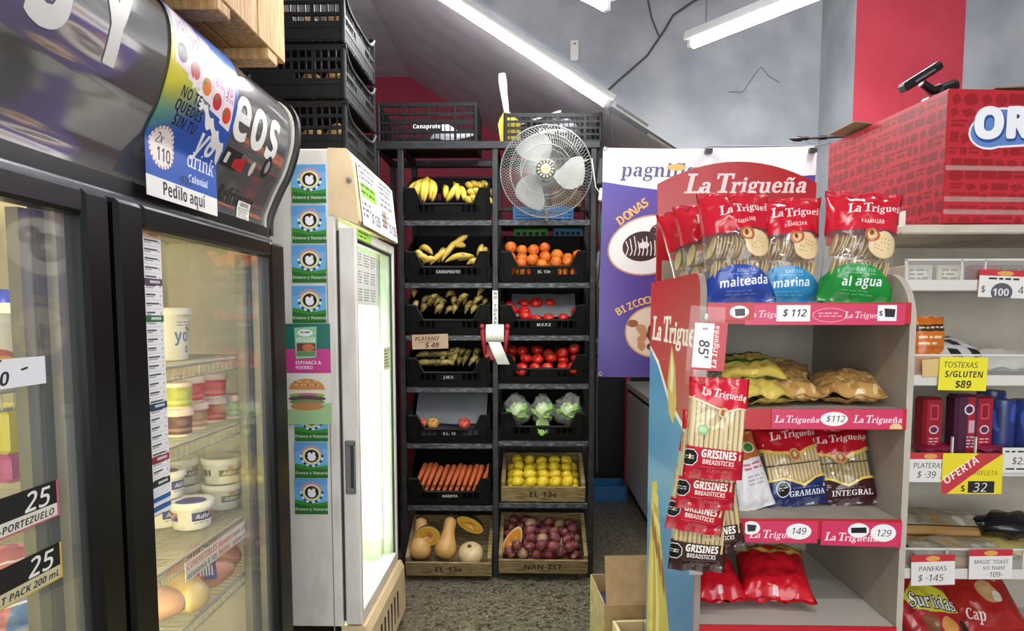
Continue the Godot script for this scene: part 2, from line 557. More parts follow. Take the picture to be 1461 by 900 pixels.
	one("electric_cable", cab, mat("cable_grey", C("45474d"), 0.6), "thick grey electric cable climbing the stair wall from the sloping lamp", "cable")
	one("loose_wire", MB.new().tube([V(0.66, 2.9, 3.885), V(0.62, 2.99, 3.88), V(0.6, 3.08, 3.88), V(0.61, 3.2, 3.88)], 0.004, 6), mat("wire_grey", C("4a4a4e"), 0.6), "thin loose wire branching up from the thick grey cable", "cable")
	one("hanging_lead", MB.new().tube([V(0.405, 2.53, 3.86), V(0.42, 2.47, 3.86), V(0.425, 2.38, 3.86), V(0.44, 2.3, 3.86), V(0.45, 2.16, 3.87), V(0.445, 2.08, 3.87)], 0.004, 6), mat("cable_black", C("222226"), 0.5), "thin black lead dangling from the lower end of the sloping lamp", "cable")
	var bx := thing("junction_box", "small white wall box above the sloping lamp", "switch box", V(0.225, 2.83, 3.9))
	mi(bx, "cover", MB.new().box(Vector3(0, 0, 0.014), Vector3(0.045, 0.105, 0.028), 0.006), mat("box_white", C("d9d8d4"), 0.5))
	mi(bx, "screw", MB.new().ball(Vector3(0.005, 0.005, 0.003), Transform3D(Basis(), Vector3(0, 0.03, 0.029)), 8, 5), mat("screw_dark", C("3a3a3a"), 0.4, 0.6))
	# battens
	batten(V(-0.842, 3.296, 3.74), V(0.396, 2.505, 3.74), Vector3(-0.5, -0.8, 0.25), LAMP * 0.8, "long bright fluorescent batten sloping down along the edge of the stairs", [], true)
	batten(V(0.69, 2.638, 3.3), V(1.4, 2.638, 2.34), Vector3(0, -1, 0), LAMP, "bright fluorescent batten hanging above the banner towards the red wall", [0.08, 0.92])
	batten(V(0.297, 2.639, 2.9), V(-0.513, 2.639, 2.0), Vector3(0, -1, 0), LAMP, "fluorescent batten whose tip shows at the top edge above the fan", [0.08, 0.92])
	batten(V(-0.5, 2.95, -0.2), V(0.7, 2.95, -0.2), Vector3(0, -1, 0), LAMP * 1.3, "fluorescent batten behind the viewer hanging across the aisle", [0.08, 0.92])
	batten(V(0.3, 2.95, -1.6), V(1.5, 2.95, -1.6), Vector3(0, -1, 0), LAMP * 1.3, "fluorescent batten near the shop front hanging across the aisle", [0.08, 0.92])

# open box of plastic, base at the origin
func tray(t: Node3D, w: float, d: float, h: float, ma: Material) -> void:
	mi(t, "base", MB.new().box(Vector3(0, 0.006, 0), Vector3(w, 0.012, d), 0.003), ma)
	for s in [-1.0, 1.0]:
		mi(t, "side_wall", MB.new().box(Vector3(s * (w / 2 - 0.006), h / 2 + 0.006, 0), Vector3(0.012, h - 0.012, d), 0.003), ma)
		mi(t, "end_wall", MB.new().box(Vector3(0, h / 2 + 0.006, s * (d / 2 - 0.006)), Vector3(w - 0.024, h - 0.012, 0.012), 0.003), ma)

# ---------------------------------------------------------------- black cooler
var canopy_line: Curve3D
func canopy_at(d: float, t: float, off: float) -> Vector3:   # in the cooler's own axes
	var l := canopy_line.get_baked_length()
	var p := canopy_line.sample_baked(t * l, true)
	var q := canopy_line.sample_baked(minf(t * l + 0.004, l), true) - canopy_line.sample_baked(maxf(t * l - 0.004, 0.0), true)
	var nn := Vector3(0, -q.z, q.y).normalized()
	return Vector3(d - 1.27, p.y, p.z) + nn * off

func wire_shelf(parent: Node3D, x0: float, x1: float, y: float, z0: float, z1: float, fine: bool) -> void:
	var m := MB.new()
	m.tube([Vector3(x0, y, z1), Vector3(x1, y, z1)], 0.0045, 8)
	m.tube([Vector3(x0, y - 0.03, z1 - 0.004), Vector3(x1, y - 0.03, z1 - 0.004)], 0.003, 6)
	m.tube([Vector3(x0, y, z0), Vector3(x1, y, z0)], 0.0045, 6)
	var st := 0.014 if fine else 0.026
	var k := int((x1 - x0) / st)
	for i in k + 1:
		var x := x0 + (x1 - x0) * i / k
		m.tube([Vector3(x, y + 0.002, z0), Vector3(x, y + 0.002, z1 + 0.002), Vector3(x, y - 0.03, z1 + 0.001)], 0.0014, 4, false)
	var kz := 24 if fine else 4
	for i in range(1, kz):
		var z := z0 + (z1 - z0) * i / kz
		m.tube([Vector3(x0, y - 0.002, z), Vector3(x1, y - 0.002, z)], 0.0014 if fine else 0.003, 4, false)
	mi(parent, "wire_shelf", m, mat("shelf_wire", C("b9b8b0"), 0.35, 0.4))

func build_black_cooler() -> void:
	var t := thing("drinks_cooler", "black two-door glass cooler with a curved mirror-like canopy along the left edge", "refrigerator", V(-0.75, 0, 1.27), YAW90)
	var black := mat("cooler_black", C("060607"), 0.28)
	var liner := mat("cooler_liner", C("d9d6c8"), 0.5)
	var m := MB.new()
	m.bb(Vector3(-0.9, 0.1, -0.75), Vector3(-0.86, 1.72, -0.03), 0.004)
	m.bb(Vector3(0.86, 0.1, -0.75), Vector3(0.9, 1.72, -0.03), 0.004)
	m.bb(Vector3(-0.86, 0.1, -0.75), Vector3(0.86, 1.72, -0.71))
	m.bb(Vector3(-0.86, 1.68, -0.71), Vector3(0.86, 1.72, -0.03))
	m.bb(Vector3(-0.86, 0.1, -0.71), Vector3(0.86, 0.2, -0.03))
	mi(t, "cabinet", m, black)
	m = MB.new()
	m.bb(Vector3(-0.86, 0.2, -0.71), Vector3(0.86, 1.68, -0.70))
	m.bb(Vector3(-0.86, 0.2, -0.70), Vector3(-0.85, 1.68, -0.06))
	m.bb(Vector3(0.85, 0.2, -0.70), Vector3(0.86, 1.68, -0.06))
	m.bb(Vector3(-0.85, 1.67, -0.70), Vector3(0.85, 1.68, -0.06))
	m.bb(Vector3(-0.85, 0.2, -0.70), Vector3(0.85, 0.21, -0.06))
	mi(t, "liner", m, liner)
	mi(t, "mullion", MB.new().bb(Vector3(-0.03, 0.2, -0.12), Vector3(0.03, 1.68, -0.03), 0.004), mat("mullion_grey", C("55585c"), 0.4))
	mi(t, "kick_panel", MB.new().bb(Vector3(-0.9, 0.0, -0.7), Vector3(0.9, 0.24, -0.02), 0.006), black)
	for k in 2:
		var a := -0.885 + k * 0.89
		var b := a + 0.87
		var d := Node3D.new()
		d.name = "door"
		t.add_child(d, true)
		m = MB.new()
		var g0 := a + 0.09
		var g1 := b - (0.075 if k == 0 else 0.11)
		m.bb(Vector3(a, 0.25, -0.025), Vector3(g0, 1.668, 0.02), 0.008)
		m.bb(Vector3(g1, 0.25, -0.025), Vector3(b, 1.668, 0.02), 0.008)
		m.bb(Vector3(g0, 1.625, -0.025), Vector3(g1, 1.668, 0.02), 0.006)
		m.bb(Vector3(g0, 0.25, -0.025), Vector3(g1, 0.33, 0.02), 0.006)
		mi(d, "frame", m, black)
		mi(d, "glass_pane", MB.new().bb(Vector3(g0, 0.33, -0.004), Vector3(g1, 1.625, 0.0)), glass("cooler_glass", C("e8f0ea"), 0.05, 0.02))
		m = MB.new()
		m.bb(Vector3(g1 - 0.035, 0.33, -0.024), Vector3(g1 - 0.012, 1.625, -0.006))
		m.bb(Vector3(g1 - 0.085, 0.33, -0.05), Vector3(g1 - 0.055, 1.625, -0.03))
		mi(d, "spacer_bar", m, mat("spacer_alu", C("9a9a94"), 0.3, 0.7))
		mi(d, "gasket", MB.new().bb(Vector3(g1 - 0.055, 0.33, -0.055), Vector3(g1 + 0.02, 1.625, -0.026)), mat("gasket_grey", C("3d4246"), 0.6))
		m = MB.new()
		m.tube([Vector3(b - 0.05, 0.72, 0.02), Vector3(b - 0.05, 0.74, 0.045), Vector3(b - 0.05, 0.62, 0.05), Vector3(b - 0.05, 0.5, 0.045), Vector3(b - 0.05, 0.48, 0.02)], 0.012, 8)
		if k == 0: mi(d, "handle", m, black)
		for y in [1.345, 1.165, 0.9, 0.735, 0.45]:
			wire_shelf(t, a + 0.06, b - 0.08, y, -0.6, -0.055, y == 0.9 and k == 1)
		m = MB.new().tube([Vector3(a + 0.055, 0.35, -0.075), Vector3(a + 0.055, 1.6, -0.075)], 0.011, 10)
		mi(t, "tube_lamp", m, glow("warm_tube", Color(1.0, 0.93, 0.62), 4.0))
		strip_light(t, Vector3(a + 0.068, 0.98, -0.085), Basis.looking_at(Vector3(0.8, 0, -0.6), Vector3.UP), Vector2(0.02, 1.2), COOL, Color(1.0, 0.93, 0.66))
		m = MB.new()
		for r in [0.03, 0.055, 0.08, 0.105]:
			var ring := []
			for i in 25: ring.append(Vector3(cos(i * TAU / 24) * r, -0.012 + r * 0.06, sin(i * TAU / 24) * r))
			m.tube(ring, 0.005, 6, false)
		m.lathe([Vector2(0.0, -0.018), Vector2(0.02, -0.016), Vector2(0.024, 0.0)], 14)
		for i in 3: m.box(Vector3(0, -0.006, 0), Vector3(0.21, 0.004, 0.008), 0.0, Basis(Vector3.UP, i * PI / 3))
		mi(t, "fan_guard", m, mat("guard_white", C("c8c5ba"), 0.45), Transform3D(Basis(), Vector3((a + b) / 2.0 + 0.14, 1.655, -0.3)))
	# canopy
	canopy_line = Curve3D.new()
	var cp := [Vector2(1.70, -0.046), Vector2(1.75, -0.044), Vector2(1.793, -0.028), Vector2(1.84, -0.005), Vector2(1.875, 0.014), Vector2(1.93, 0.034), Vector2(1.977, 0.044), Vector2(2.025, 0.044), Vector2(2.06, 0.032), Vector2(2.085, 0.004), Vector2(2.1, -0.05)]
	for i in cp.size():
		var tg: Vector2 = (cp[mini(i + 1, cp.size() - 1)] - cp[maxi(i - 1, 0)]) / 6.0
		canopy_line.add_point(Vector3(0, cp[i].x, cp[i].y), -Vector3(0, tg.x, tg.y), Vector3(0, tg.x, tg.y))
	canopy_line.bake_interval = 0.004
	m = MB.new()
	m.grid(24, 40, func(u: float, v: float) -> Vector3: return canopy_at(0.38 + u * 1.79, v, 0.0))
	m.grid(24, 40, func(u: float, v: float) -> Vector3: return canopy_at(0.38 + u * 1.79, v, -0.004), false, true)
	mi(t, "canopy", m, mat("canopy_mirror", C("bcbab8"), 0.07, 0.8))
	m = MB.new().bb(Vector3(-0.89, 1.72, -0.74), Vector3(0.9, 1.74, -0.06))
	m.bb(Vector3(-0.89, 2.085, -0.74), Vector3(0.9, 2.098, -0.055))
	m.bb(Vector3(-0.89, 1.74, -0.74), Vector3(0.9, 2.085, -0.72))
	mi(t, "canopy_box", m, mat("canopy_grey", C("8d9092"), 0.45, 0.3))
	mi(t, "canopy_trim", MB.new().bb(Vector3(-0.89, 1.67, -0.06), Vector3(0.9, 1.69, -0.022), 0.006), mat("trim_chrome", C("85888c"), 0.22, 0.8))
	for q in [["edge_trim", 0.9, 0.908, 0.004, mat("edge_white", C("d5d2c0"), 0.4)], ["end_cap", 0.908, 0.93, 0.016, black]]:
		var out := []
		for i in 31:
			var p := canopy_at(1.27, i / 30.0, q[3])
			out.append(Vector2(p.z, p.y))
		out.append(Vector2(-0.2, 2.11)); out.append(Vector2(-0.2, 1.69))
		mi(t, q[0], MB.new().prism(out, q[1], q[2], Transform3D(Basis(Vector3(0, 0, 1), Vector3(0, 1, 0), Vector3(1, 0, 0)), Vector3.ZERO)), q[4])
	# white letters on the canopy
	var cv := Canvas.new(2048, 512, Color(0.9, 0.9, 0.89, 0.0))
	var wt := Color(0.9, 0.9, 0.88, 1)
	var px := func(d: float) -> float: return (d - 0.7) / 1.46 * 2048.0
	cv.text("S", px.call(1.10), 285, 250, wt, "Droid Sans", true, 1, 0.0, 0.0, 1.15, 4)
	cv.text("Y", px.call(1.265), 290, 250, wt, "Droid Sans", true, 1, 0.0, 0.0, 1.15, 2)
	cv.text("eos", px.call(1.915), 285, 196, wt, "Droid Sans", true, 1, 0.0, 0.0, 1.35, 1)
	cv.rect(px.call(1.78), 312, 130, 52, Color(0.05, 0.05, 0.06, 1)).poly([Vector2(px.call(1.84), 335), Vector2(px.call(1.905), 318), Vector2(px.call(1.905), 362), Vector2(px.call(1.84), 358)], Color(0.75, 0.1, 0.12, 1))
	cv.rect(px.call(1.79), 325, 26, 30, wt)
	cv.ell(px.call(1.955), 338, 18, 22, Color(0.85, 0.84, 0.78, 1))
	cv.ell(px.call(2.04), 312, 34, 34, Color(0.08, 0.08, 0.1, 1)).ell(px.call(2.04), 312, 18, 20, Color(0.6, 0.6, 0.6, 1))
	cv.text("Refrimate", px.call(1.83), 455, 62, Color(0.1, 0.12, 0.12, 1), "Droid Serif", true)
	m = MB.new().grid(30, 40, func(u: float, v: float) -> Vector3: return canopy_at(0.7 + u * 1.46, v, 0.0015))
	mi(t, "lettering", m, pic("canopy_letters", cv, 0.5, {"transparency": BaseMaterial3D.TRANSPARENCY_ALPHA_SCISSOR, "alpha_scissor_threshold": 0.5}))
	# poster glued over the canopy
	var yo := poster_yo()
	var drape := func(off: float) -> Callable:
		return func(u: float, v: float) -> Vector3:
			var p := canopy_at(1.44 + u * 0.325, v * 0.95, off)
			p.z = maxf(p.z, -0.016 + off)
			return p
	m = MB.new().grid(12, 48, drape.call(0.004)).grid(12, 48, drape.call(0.003), false, true)
	one("drink_poster", m, yo, "blue and yellow yogurt drink poster glued over the cooler canopy", "poster", t.transform)
	cv = Canvas.new(128, 160, C("e9e7e0"))
	var r := RandomNumberGenerator.new(); r.seed = 4
	var xx := 22.0
	while xx < 104:
		var ww := 1.0 + r.randi() % 3
		cv.rect(xx, 10, ww, 26, C("222222")); xx += ww + 1 + r.randi() % 3
	cv.fine(14, 48, 100, 9, 11, C("55534f"), 3)
	m = MB.new().grid(3, 6, func(u: float, v: float) -> Vector3: return canopy_at(1.955 + u * 0.085, 0.02 + v * 0.13, 0.003))
	one("barcode_label", m, pic("barcode", cv), "small white barcode label at the lower right corner of the canopy", "label", t.transform)

func poster_yo() -> StandardMaterial3D:
	var cv := Canvas.new(480, 640, C("2a55a8"))
	for i in 64:   # printed blend from the blue top to the yellow middle and the blue foot
		var y := i * 10
		for j in 48:
			var u := j / 47.0
			var v := i / 63.0
			var c := C("2c57b0")
			c = c.lerp(C("dcd23a"), clampf(1.25 - absf(v - 0.42) * 4.2 - u * 1.3, 0.0, 1.0))
			c = c.lerp(C("4f93d1"), clampf(0.8 - absf(v - 0.25) * 4.0 - absf(u - 0.75) * 1.2, 0.0, 1.0))
			c = c.lerp(C("4fae9a"), clampf(0.55 - absf(v - 0.62) * 4.0 - u * 1.2, 0.0, 1.0))
			cv.rect(j * 10, y, 10, 10, c)
	var fr := ["3b2a44", "c24a4a", "d97a2b", "c3263a", "d8402f"]
	for k in 5:
		var x := 22 + k * 86
		var y := 60 + k * 22
		cv.poly([Vector2(x, y), Vector2(x + 78, y + 14), Vector2(x + 92, y + 190), Vector2(x + 6, y + 180)], C("efdfe6"))
		cv.poly([Vector2(x, y), Vector2(x + 78, y + 14), Vector2(x + 79, y + 30), Vector2(x + 1, y + 18)], C("d5c2cf"))
		cv.text("yo", x + 14, y + 84, 50, C("b04f93"), "Droid Sans", true, 0, 0.1)
		cv.text("drink", x + 20, y + 104, 24, C("c77fae"), "Droid Sans", true, 0, 0.1)
		cv.ell(x + 46, y + 146, 32, 26, C(fr[k])).ell(x + 34, y + 138, 10, 7, C("5f8a3c"))
	var splash := [Vector2(150, 268)]
	for i in 17:
		splash.append(Vector2(150 + i * 20, 252 + i * 9 + (5 if i % 3 else -9)))
	for i in 17:
		splash.append(Vector2(470 - i * 20, 446 - i * 11.0 + (12 if i % 4 < 2 else -10)))
	cv.poly(splash, C("f4f1ec"))
	for q in [["NO TE", 96, 318], ["QUEDES", 84, 360], ["SIN TU", 100, 402]]:
		cv.text(q[0], q[1], q[2], 46, C("1b1f2c"), "Droid Sans", true, 0, 0.15)
	cv.ell(96, 482, 74, 66, C("b23a3a")).ell(96, 482, 66, 58, C("f2e7e0"))
	for i in 24: cv.ell(96 + cos(i * TAU / 24) * 70, 482 + sin(i * TAU / 24) * 62, 7, 7, C("e8dcd4"))
	cv.text("2x", 58, 470, 44, C("20202a"), "Droid Sans", false, 0, 0.1)
	cv.text("110", 66, 524, 58, C("20202a"), "Droid Sans", false, 0, 0.1, 0.0, 0.9, 1)
	cv.text("yo", 280, 446, 120, C("f2f2f2"), "Droid Sans", true, 0, 0.2)
	cv.text("drink", 258, 505, 76, C("f2f2f2"), "Droid Serif", false, 0, 0.25)
	cv.text("Colonial", 268, 556, 36, C("e6edf5"), "Droid Sans", true)
	cv.text("+EDU", 200, 570, 36, C("16223c"), "Droid Sans", true)
	cv.rect(0, 580, 480, 60, C("efeeea")).text("Pedilo aquí", 240, 626, 54, C("1b1b1f"), "Droid Sans", true, 1)
	return pic("poster_yo", cv, 0.3)

# ---------------------------------------------------------------- goods in the black cooler
# round tub with a lid and a printed band; base at the origin
func tub(called: String, label: String, at: Vector3, r: float, h: float, body: Color, band: Canvas, lidc: Color, key: String, group := "", turn := 0.0, lid := true, flare := 0.86) -> Node3D:
	var t := thing(called, label, "tub", at, Basis(Vector3.UP, turn), group)
	var k := r * flare
	mi(t, "cup", MB.new().lathe([Vector2(0, 0), Vector2(k * 0.95, 0), Vector2(k, 0.003), Vector2(r * 0.97, h - 0.008), Vector2(r, h - 0.006), Vector2(r, h), Vector2(r * 0.9, h)], 26), mat("cup_" + key, body, 0.35))
	if band:
		mi(t, "printed_band", MB.new().lathe([Vector2(lerpf(k, r, 0.12) + 0.0006, h * 0.12), Vector2(lerpf(k, r * 0.97, 0.85) + 0.0008, h * 0.85)], 26), pic("band_" + key, band) if not mats.has("band_" + key) else mats["band_" + key])
	if lid:
		mi(t, "lid", MB.new().lathe([Vector2(0, h), Vector2(r * 1.05, h), Vector2(r * 1.06, h - 0.012), Vector2(r * 1.07, h - 0.012), Vector2(r * 1.07, h + 0.004), Vector2(r * 0.95, h + 0.005), Vector2(r * 0.86, h + 0.0005), Vector2(0, h + 0.0005)], 26), mat("lid_" + key, lidc, 0.3))
	return t

func sign_on(at: Vector3, w: float, h: float, bas: Basis, cv: Canvas, key: String, called: String, label: String, cat := "price sign", bent := 0.0) -> void:
	one(called, sheet(w, h, 0.0012, bent), pic(key, cv, 0.5), label, cat, Transform3D(bas, at))

func build_cooler_goods() -> void:
	var cv := Canvas.new(512, 128, C("d9d9d6"))
	for k in 3:
		cv.text("yo", 20 + k * 170, 82, 58, C("3f6f9a")).text("life", 78 + k * 170, 82, 58, C("9aa7ad"), "Droid Sans", false, 0, 0.15)
		cv.fine(30 + k * 170, 14, 110, 2, 10, C("8c8f8c"), 4 + k).text("0", 70 + k * 170, 122, 34, C("54585c")).ell(84 + k * 170, 40, 16, 7, C("7f8a6c"), 0.4)
	tub("yogurt_bucket", "tall white yogurt bucket alone on the upper shelf of the lit cooler", V(-0.905, 1.349, 1.775), 0.056, 0.125, C("dcdcd8"), cv, C("e4e4e0"), "yolife", "", 1.1)
	var t := thing("milk_carton", "cream milk carton behind the tall white yogurt bucket", "carton", V(-1.06, 1.349, 1.93), Basis(Vector3.UP, 0.3))
	cv = Canvas.new(128, 256, C("e8e3c4"))
	cv.ell(64, 62, 34, 24, C("23345c")).rect(34, 56, 60, 14, C("e8e3c4")).text("LECHE", 64, 118, 24, C("7c7a66"), "Droid Sans", true, 1).fine(24, 130, 80, 2, 12, C("8c8a76"), 2)
	mi(t, "carton", MB.new().box(Vector3(0, 0.1, 0), Vector3(0.09, 0.2, 0.07), 0.003), mat("carton_cream", C("e4dfc0"), 0.5))
	mi(t, "print", sheet(0.088, 0.196, 0.0008), pic("milk_print", cv), Transform3D(Basis(), Vector3(0, 0.1, 0.0352)))
	mi(t, "cap", MB.new().lathe([Vector2(0.016, 0.2), Vector2(0.016, 0.216), Vector2(0, 0.217)], 14), mat("cap_white", C("e8e8e4"), 0.4))
	# desserts
	var cups := [["dark brown dessert cup at the front of the middle cooler shelf", -0.855, 1.168, 1.715, "5b2f22", 0.034], ["tan dessert cup beside the dark brown one", -0.87, 1.168, 1.83, "a9805a", 0.034], ["deep red dessert cup at the back of the cup row", -0.875, 1.168, 1.955, "b5262c", 0.036], ["pale green dessert cup at the far end of the middle shelf", -0.845, 1.168, 2.035, "9db58b", 0.036],
		["yellow green dessert cup stacked on the dark brown one", -0.855, 1.235, 1.715, "a5ac2e", 0.036], ["bright red dessert cup topmost of the stack", -0.873, 1.235, 1.945, "e0353a", 0.04], ["second red dessert cup behind the yellow green one", -0.885, 1.235, 1.84, "d8343a", 0.038]]
	for i in cups.size():
		var q: Array = cups[i]
		var cb := Canvas.new(128, 64, C(q[4]))
		cb.rect(0, 44, 128, 10, C(q[4]).lightened(0.35))
		for j in 4: cb.ell(16 + j * 32, 24, 9, 12, C(q[4]).lightened(0.2))
		tub("dessert_cup", q[0], V(q[1], q[2], q[3]), q[5], 0.064, C("e8dccb"), cb, C("e8cfc6"), "dessert%d" % i, "dessert cups in the black cooler", 0.0, i != 4)
	# cream cheese
	cv = Canvas.new(512, 96, C("e9e8e6"))
	for k in 3:
		cv.rect(20 + k * 170, 20, 110, 44, C("3b3a80")).text("Adler", 34 + k * 170, 54, 30, C("efeff4"), "Droid Sans", true, 0, 0.15).ell(112 + k * 170, 30, 18, 10, C("d0803a")).fine(30 + k * 170, 72, 90, 1, 10, C("77777a"), k)
	var cv2 := Canvas.new(512, 96, C("e6e6e0"))
	for k in 3:
		cv2.rect(20 + k * 170, 30, 110, 36, C("6f7a62")).text("Adler", 34 + k * 170, 58, 28, C("eff0e8"), "Droid Sans", true, 0, 0.15).ell(70 + k * 170, 20, 16, 10, C("d3a43c")).rect(136 + k * 170, 30, 14, 34, C("55585c"))
	var spots := [["white and violet cream cheese tub with a printed lid, nearest the shelf edge", -0.888, 0.908, 1.835, 0], ["white and green cream cheese tub, lower of the pair by the cooler jamb", -0.89, 0.908, 2.03, 1], ["white and green cream cheese tub stacked on another by the cooler jamb", -0.885, 0.984, 2.025, 1], ["grey green cream cheese tub, upper of the pair farther back", -1.0, 0.984, 2.0, 1], ["cream cheese tub, lower of the pair farther back", -1.0, 0.908, 2.005, 1], ["violet cream cheese tub half hidden behind the sticker strip", -0.965, 0.984, 1.845, 0], ["lower cream cheese tub half hidden behind the sticker strip", -0.975, 0.908, 1.85, 0]]
	for q in spots:
		var o := tub("cheese_tub", q[0], V(q[1], q[2], q[3]), 0.053, 0.068, C("e8e8e4"), cv if q[4] == 0 else cv2, C("eeeeea"), "cheese%d" % q[4], "cream cheese tubs in the black cooler", 0.5 + 0.7 * rng.randf())
		mi(o, "lid_print", MB.new().lathe([Vector2(0.038, 0), Vector2(0.0, 0.0003)], 22), mat("lid_violet", C("514a94"), 0.4) if q[4] == 0 else mat("lid_green", C("cfd4c6"), 0.4), Transform3D(Basis(), Vector3(0, 0.0692, 0)))
	# wrapped cold cuts on the lower shelf
	var meats := [["wrapped pack of sliced ham with a blue and red label under the orange sign", -0.87, 1.83, "c98a72", true], ["wrapped block of pink ham at the near end of the lower shelf", -0.9, 1.63, "c79a86", false], ["wrapped pack of ham leaning at the far end of the lower shelf", -0.9, 1.98, "c27f66", true], ["wrapped pale cheese wedge in front of the ham packs", -0.85, 1.7, "d8bf86", false]]
	for i in meats.size():
		var q: Array = meats[i]
		t = thing("ham_pack", q[0], "food pack", V(q[1], 0.739, q[2]), Basis(Vector3.UP, 0.5 - i * 0.4), "wrapped cold cuts in the black cooler")
		mi(t, "meat", MB.new().ball(Vector3(0.085, 0.045, 0.05), Transform3D(Basis(), Vector3(0, 0.045, 0)), 16, 10, func(d: Vector3) -> float: return 0.06 * sin(d.x * 7.0 + i)), mat("meat%d" % i, C(q[3]), 0.3, 0.0, {"clearcoat_enabled": true, "clearcoat": 0.8}))
		if q[4]:
			var lb := Canvas.new(96, 64, C("a8323a"))
			lb.poly([Vector2(40, 0), Vector2(96, 0), Vector2(96, 64), Vector2(60, 64)], C("2c3f86"))
			for j in 5: lb.rect(44 + j * 9, 14, 5, 36, C("d9d9e2"))
			mi(t, "wrap_label", sheet(0.075, 0.05, 0.001, 0.006), pic("meat_label%d" % i, lb), Transform3D(Basis(Vector3.RIGHT, -0.75), Vector3(0.0, 0.062, 0.044)))
	# signs
	cv = Canvas.new(512, 72, C("ece8e2"))
	cv.text("COMPATIBLES", 12, 32, 34, C("d9542a"), "Droid Sans", true, 0, 0.15).text("economia $ 105", 14, 66, 30, C("33323a"), "Droid Sans", true, 0, 0.2).text("fiambre", 250, 34, 32, C("d9542a"), "Droid Sans", true, 0, 0.2).text("fetitas", 250, 66, 32, C("d9542a"), "Droid Sans", true, 0, 0.2).text("mixto $ 105", 378, 34, 26, C("33323a"), "Droid Sans", true, 0, 0.2).text("salame $ 125", 374, 66, 26, C("33323a"), "Droid Sans", true, 0, 0.2)
	sign_on(V(-0.795, 0.868, 1.78), 0.36, 0.046, YAW90, cv, "sign_orange", "shelf_sign", "long white handwritten sign with orange words on the cooler shelf edge")
	cv = Canvas.new(256, 96, C("e3e3e6"))
	cv.text("690", 20, 86, 62, C("1d1d22"), "Droid Sans", true, 0, 0.2).line([Vector2(165, 40), Vector2(190, 34)], 7, C("1d1d22")).line([Vector2(60, 10), Vector2(100, 4)], 7, C("1d1d22"))
	sign_on(V(-0.7485, 1.377, 1.016), 0.15, 0.042, YAW90, cv, "sign_90", "price_card", "white handwritten price card ending in 90 on the left cooler door")
	for k in 2:
		cv = Canvas.new(384, 180, C("121214"))
		cv.text("25", 200, 104, 122, C("e8e6de"), "Droid Sans Mono", false, 0, 0.2, 0.0, 1.0, 2).rect(10, 40, 36, 34, C("5b5f92") if k == 0 else C("121214"))
		cv.poly([Vector2(0, 112), Vector2(384, 112), Vector2(384, 180), Vector2(0, 180)], C("d9d5c6") if k == 0 else C("c8bf9a"))
		cv.text("OS-PORTEZUELO" if k == 0 else "1LT PACK 200 mL", 12, 162, 44, C("17171a"), "Droid Sans", true, 0, 0.2)
		cv.rect(372, 0, 12, 180, C("c05a72") if k == 0 else C("c9a84a")).rect(0, 172, 384, 8, C("c05a72") if k == 0 else C("c9a84a"))
		sign_on(V(-0.7485, 1.173 - k * 0.1, 1.026), 0.16, 0.058, YAW90, cv, "sign_25_%d" % k, "price_card", ["black and white price card reading 25 with a pink edge", "black and white price card reading 25 with a yellow edge, lower of the two"][k])
	# left cooler goods
	cv = Canvas.new(256, 128, C("e9e6e2"))
	for k in 2: cv.ell(50 + k * 128, 80, 34, 22, C("c2624a")).ell(70 + k * 128, 92, 14, 12, C("e0a05a")).rect(100 + k * 128, 20, 16, 80, C("7f8ab5"))
	tub("yogurt_tub", "large white tub with red print at the left edge on the upper shelf", V(-0.93, 1.349, 1.235), 0.062, 0.11, C("e9e7e4"), cv, C("f0efec"), "bigtub", "", 0.6)
	var bt := thing("milk_bottle", "white bottle with a blue cap behind the large tub in the left cooler", "bottle", V(-1.06, 1.349, 1.42))
	mi(bt, "bottle", MB.new().lathe([Vector2(0, 0), Vector2(0.04, 0), Vector2(0.042, 0.1), Vector2(0.03, 0.128), Vector2(0.02, 0.14)], 18), mat("bottle_white", C("e6e6e4"), 0.35))
	mi(bt, "cap", MB.new().lathe([Vector2(0.024, 0.136), Vector2(0.024, 0.162), Vector2(0, 0.164)], 18), mat("cap_blue", C("2c3fd0"), 0.35))
	for q in [["pink", "c85a96", 1.169, 0.05, "pink carton pack under the yellow one in the left cooler"], ["yellow", "d9d02a", 1.2195, 0.078, "yellow wrapped pack stacked on the pink one in the left cooler"]]:
		t = thing("dairy_pack", q[4], "food pack", V(-0.945, q[2], 1.265), Basis(Vector3.UP, -0.25))
		mi(t, "pack", MB.new().box(Vector3(0, q[3] / 2, 0), Vector3(0.12, q[3], 0.1), 0.008), mat("pack_" + q[0], C(q[1]), 0.3))
		cv = Canvas.new(64, 64, C(q[1]))
		cv.rect(14, 12, 34, 40, C(q[1]).lightened(0.45)).fine(18, 18, 26, 4, 8, C("55534f"), 6)
		mi(t, "print", sheet(0.05, q[3] * 0.75, 0.0006), pic("dairy_" + q[0], cv), Transform3D(Basis(), Vector3(0.02, q[3] / 2, 0.0502)))
		mi(t, "print", sheet(0.05, q[3] * 0.75, 0.0006), mats["dairy_" + q[0]], Transform3D(YAW90, Vector3(0.0602, q[3] / 2, 0.0)))
	cv = Canvas.new(128, 160, C("dfe2ea"))
	cv.poly([Vector2(0, 0), Vector2(80, 0), Vector2(40, 160), Vector2(0, 160)], C("d07a8a")).poly([Vector2(60, 80), Vector2(128, 50), Vector2(128, 160), Vector2(40, 160)], C("5a86cf"))
	for j in 6: cv.line([Vector2(20, 40 + j * 16), Vector2(110, 20 + j * 16)], 4, C("eef0f4"))
	one("milk_sachet", bag(0.15, 0.15, 0.06, 5), pic("sachet", cv, 0.25), "red and blue milk sachet at the bottom left corner of the cooler", "sachet", Transform3D(Basis(Vector3.UP, 0.5) * Basis(Vector3.RIGHT, -0.3), V(-0.9, 0.904, 1.22)))
	# strip of product stickers on the glass of the right door
	cv = Canvas.new(96, 1280, C("e6e6e6"))
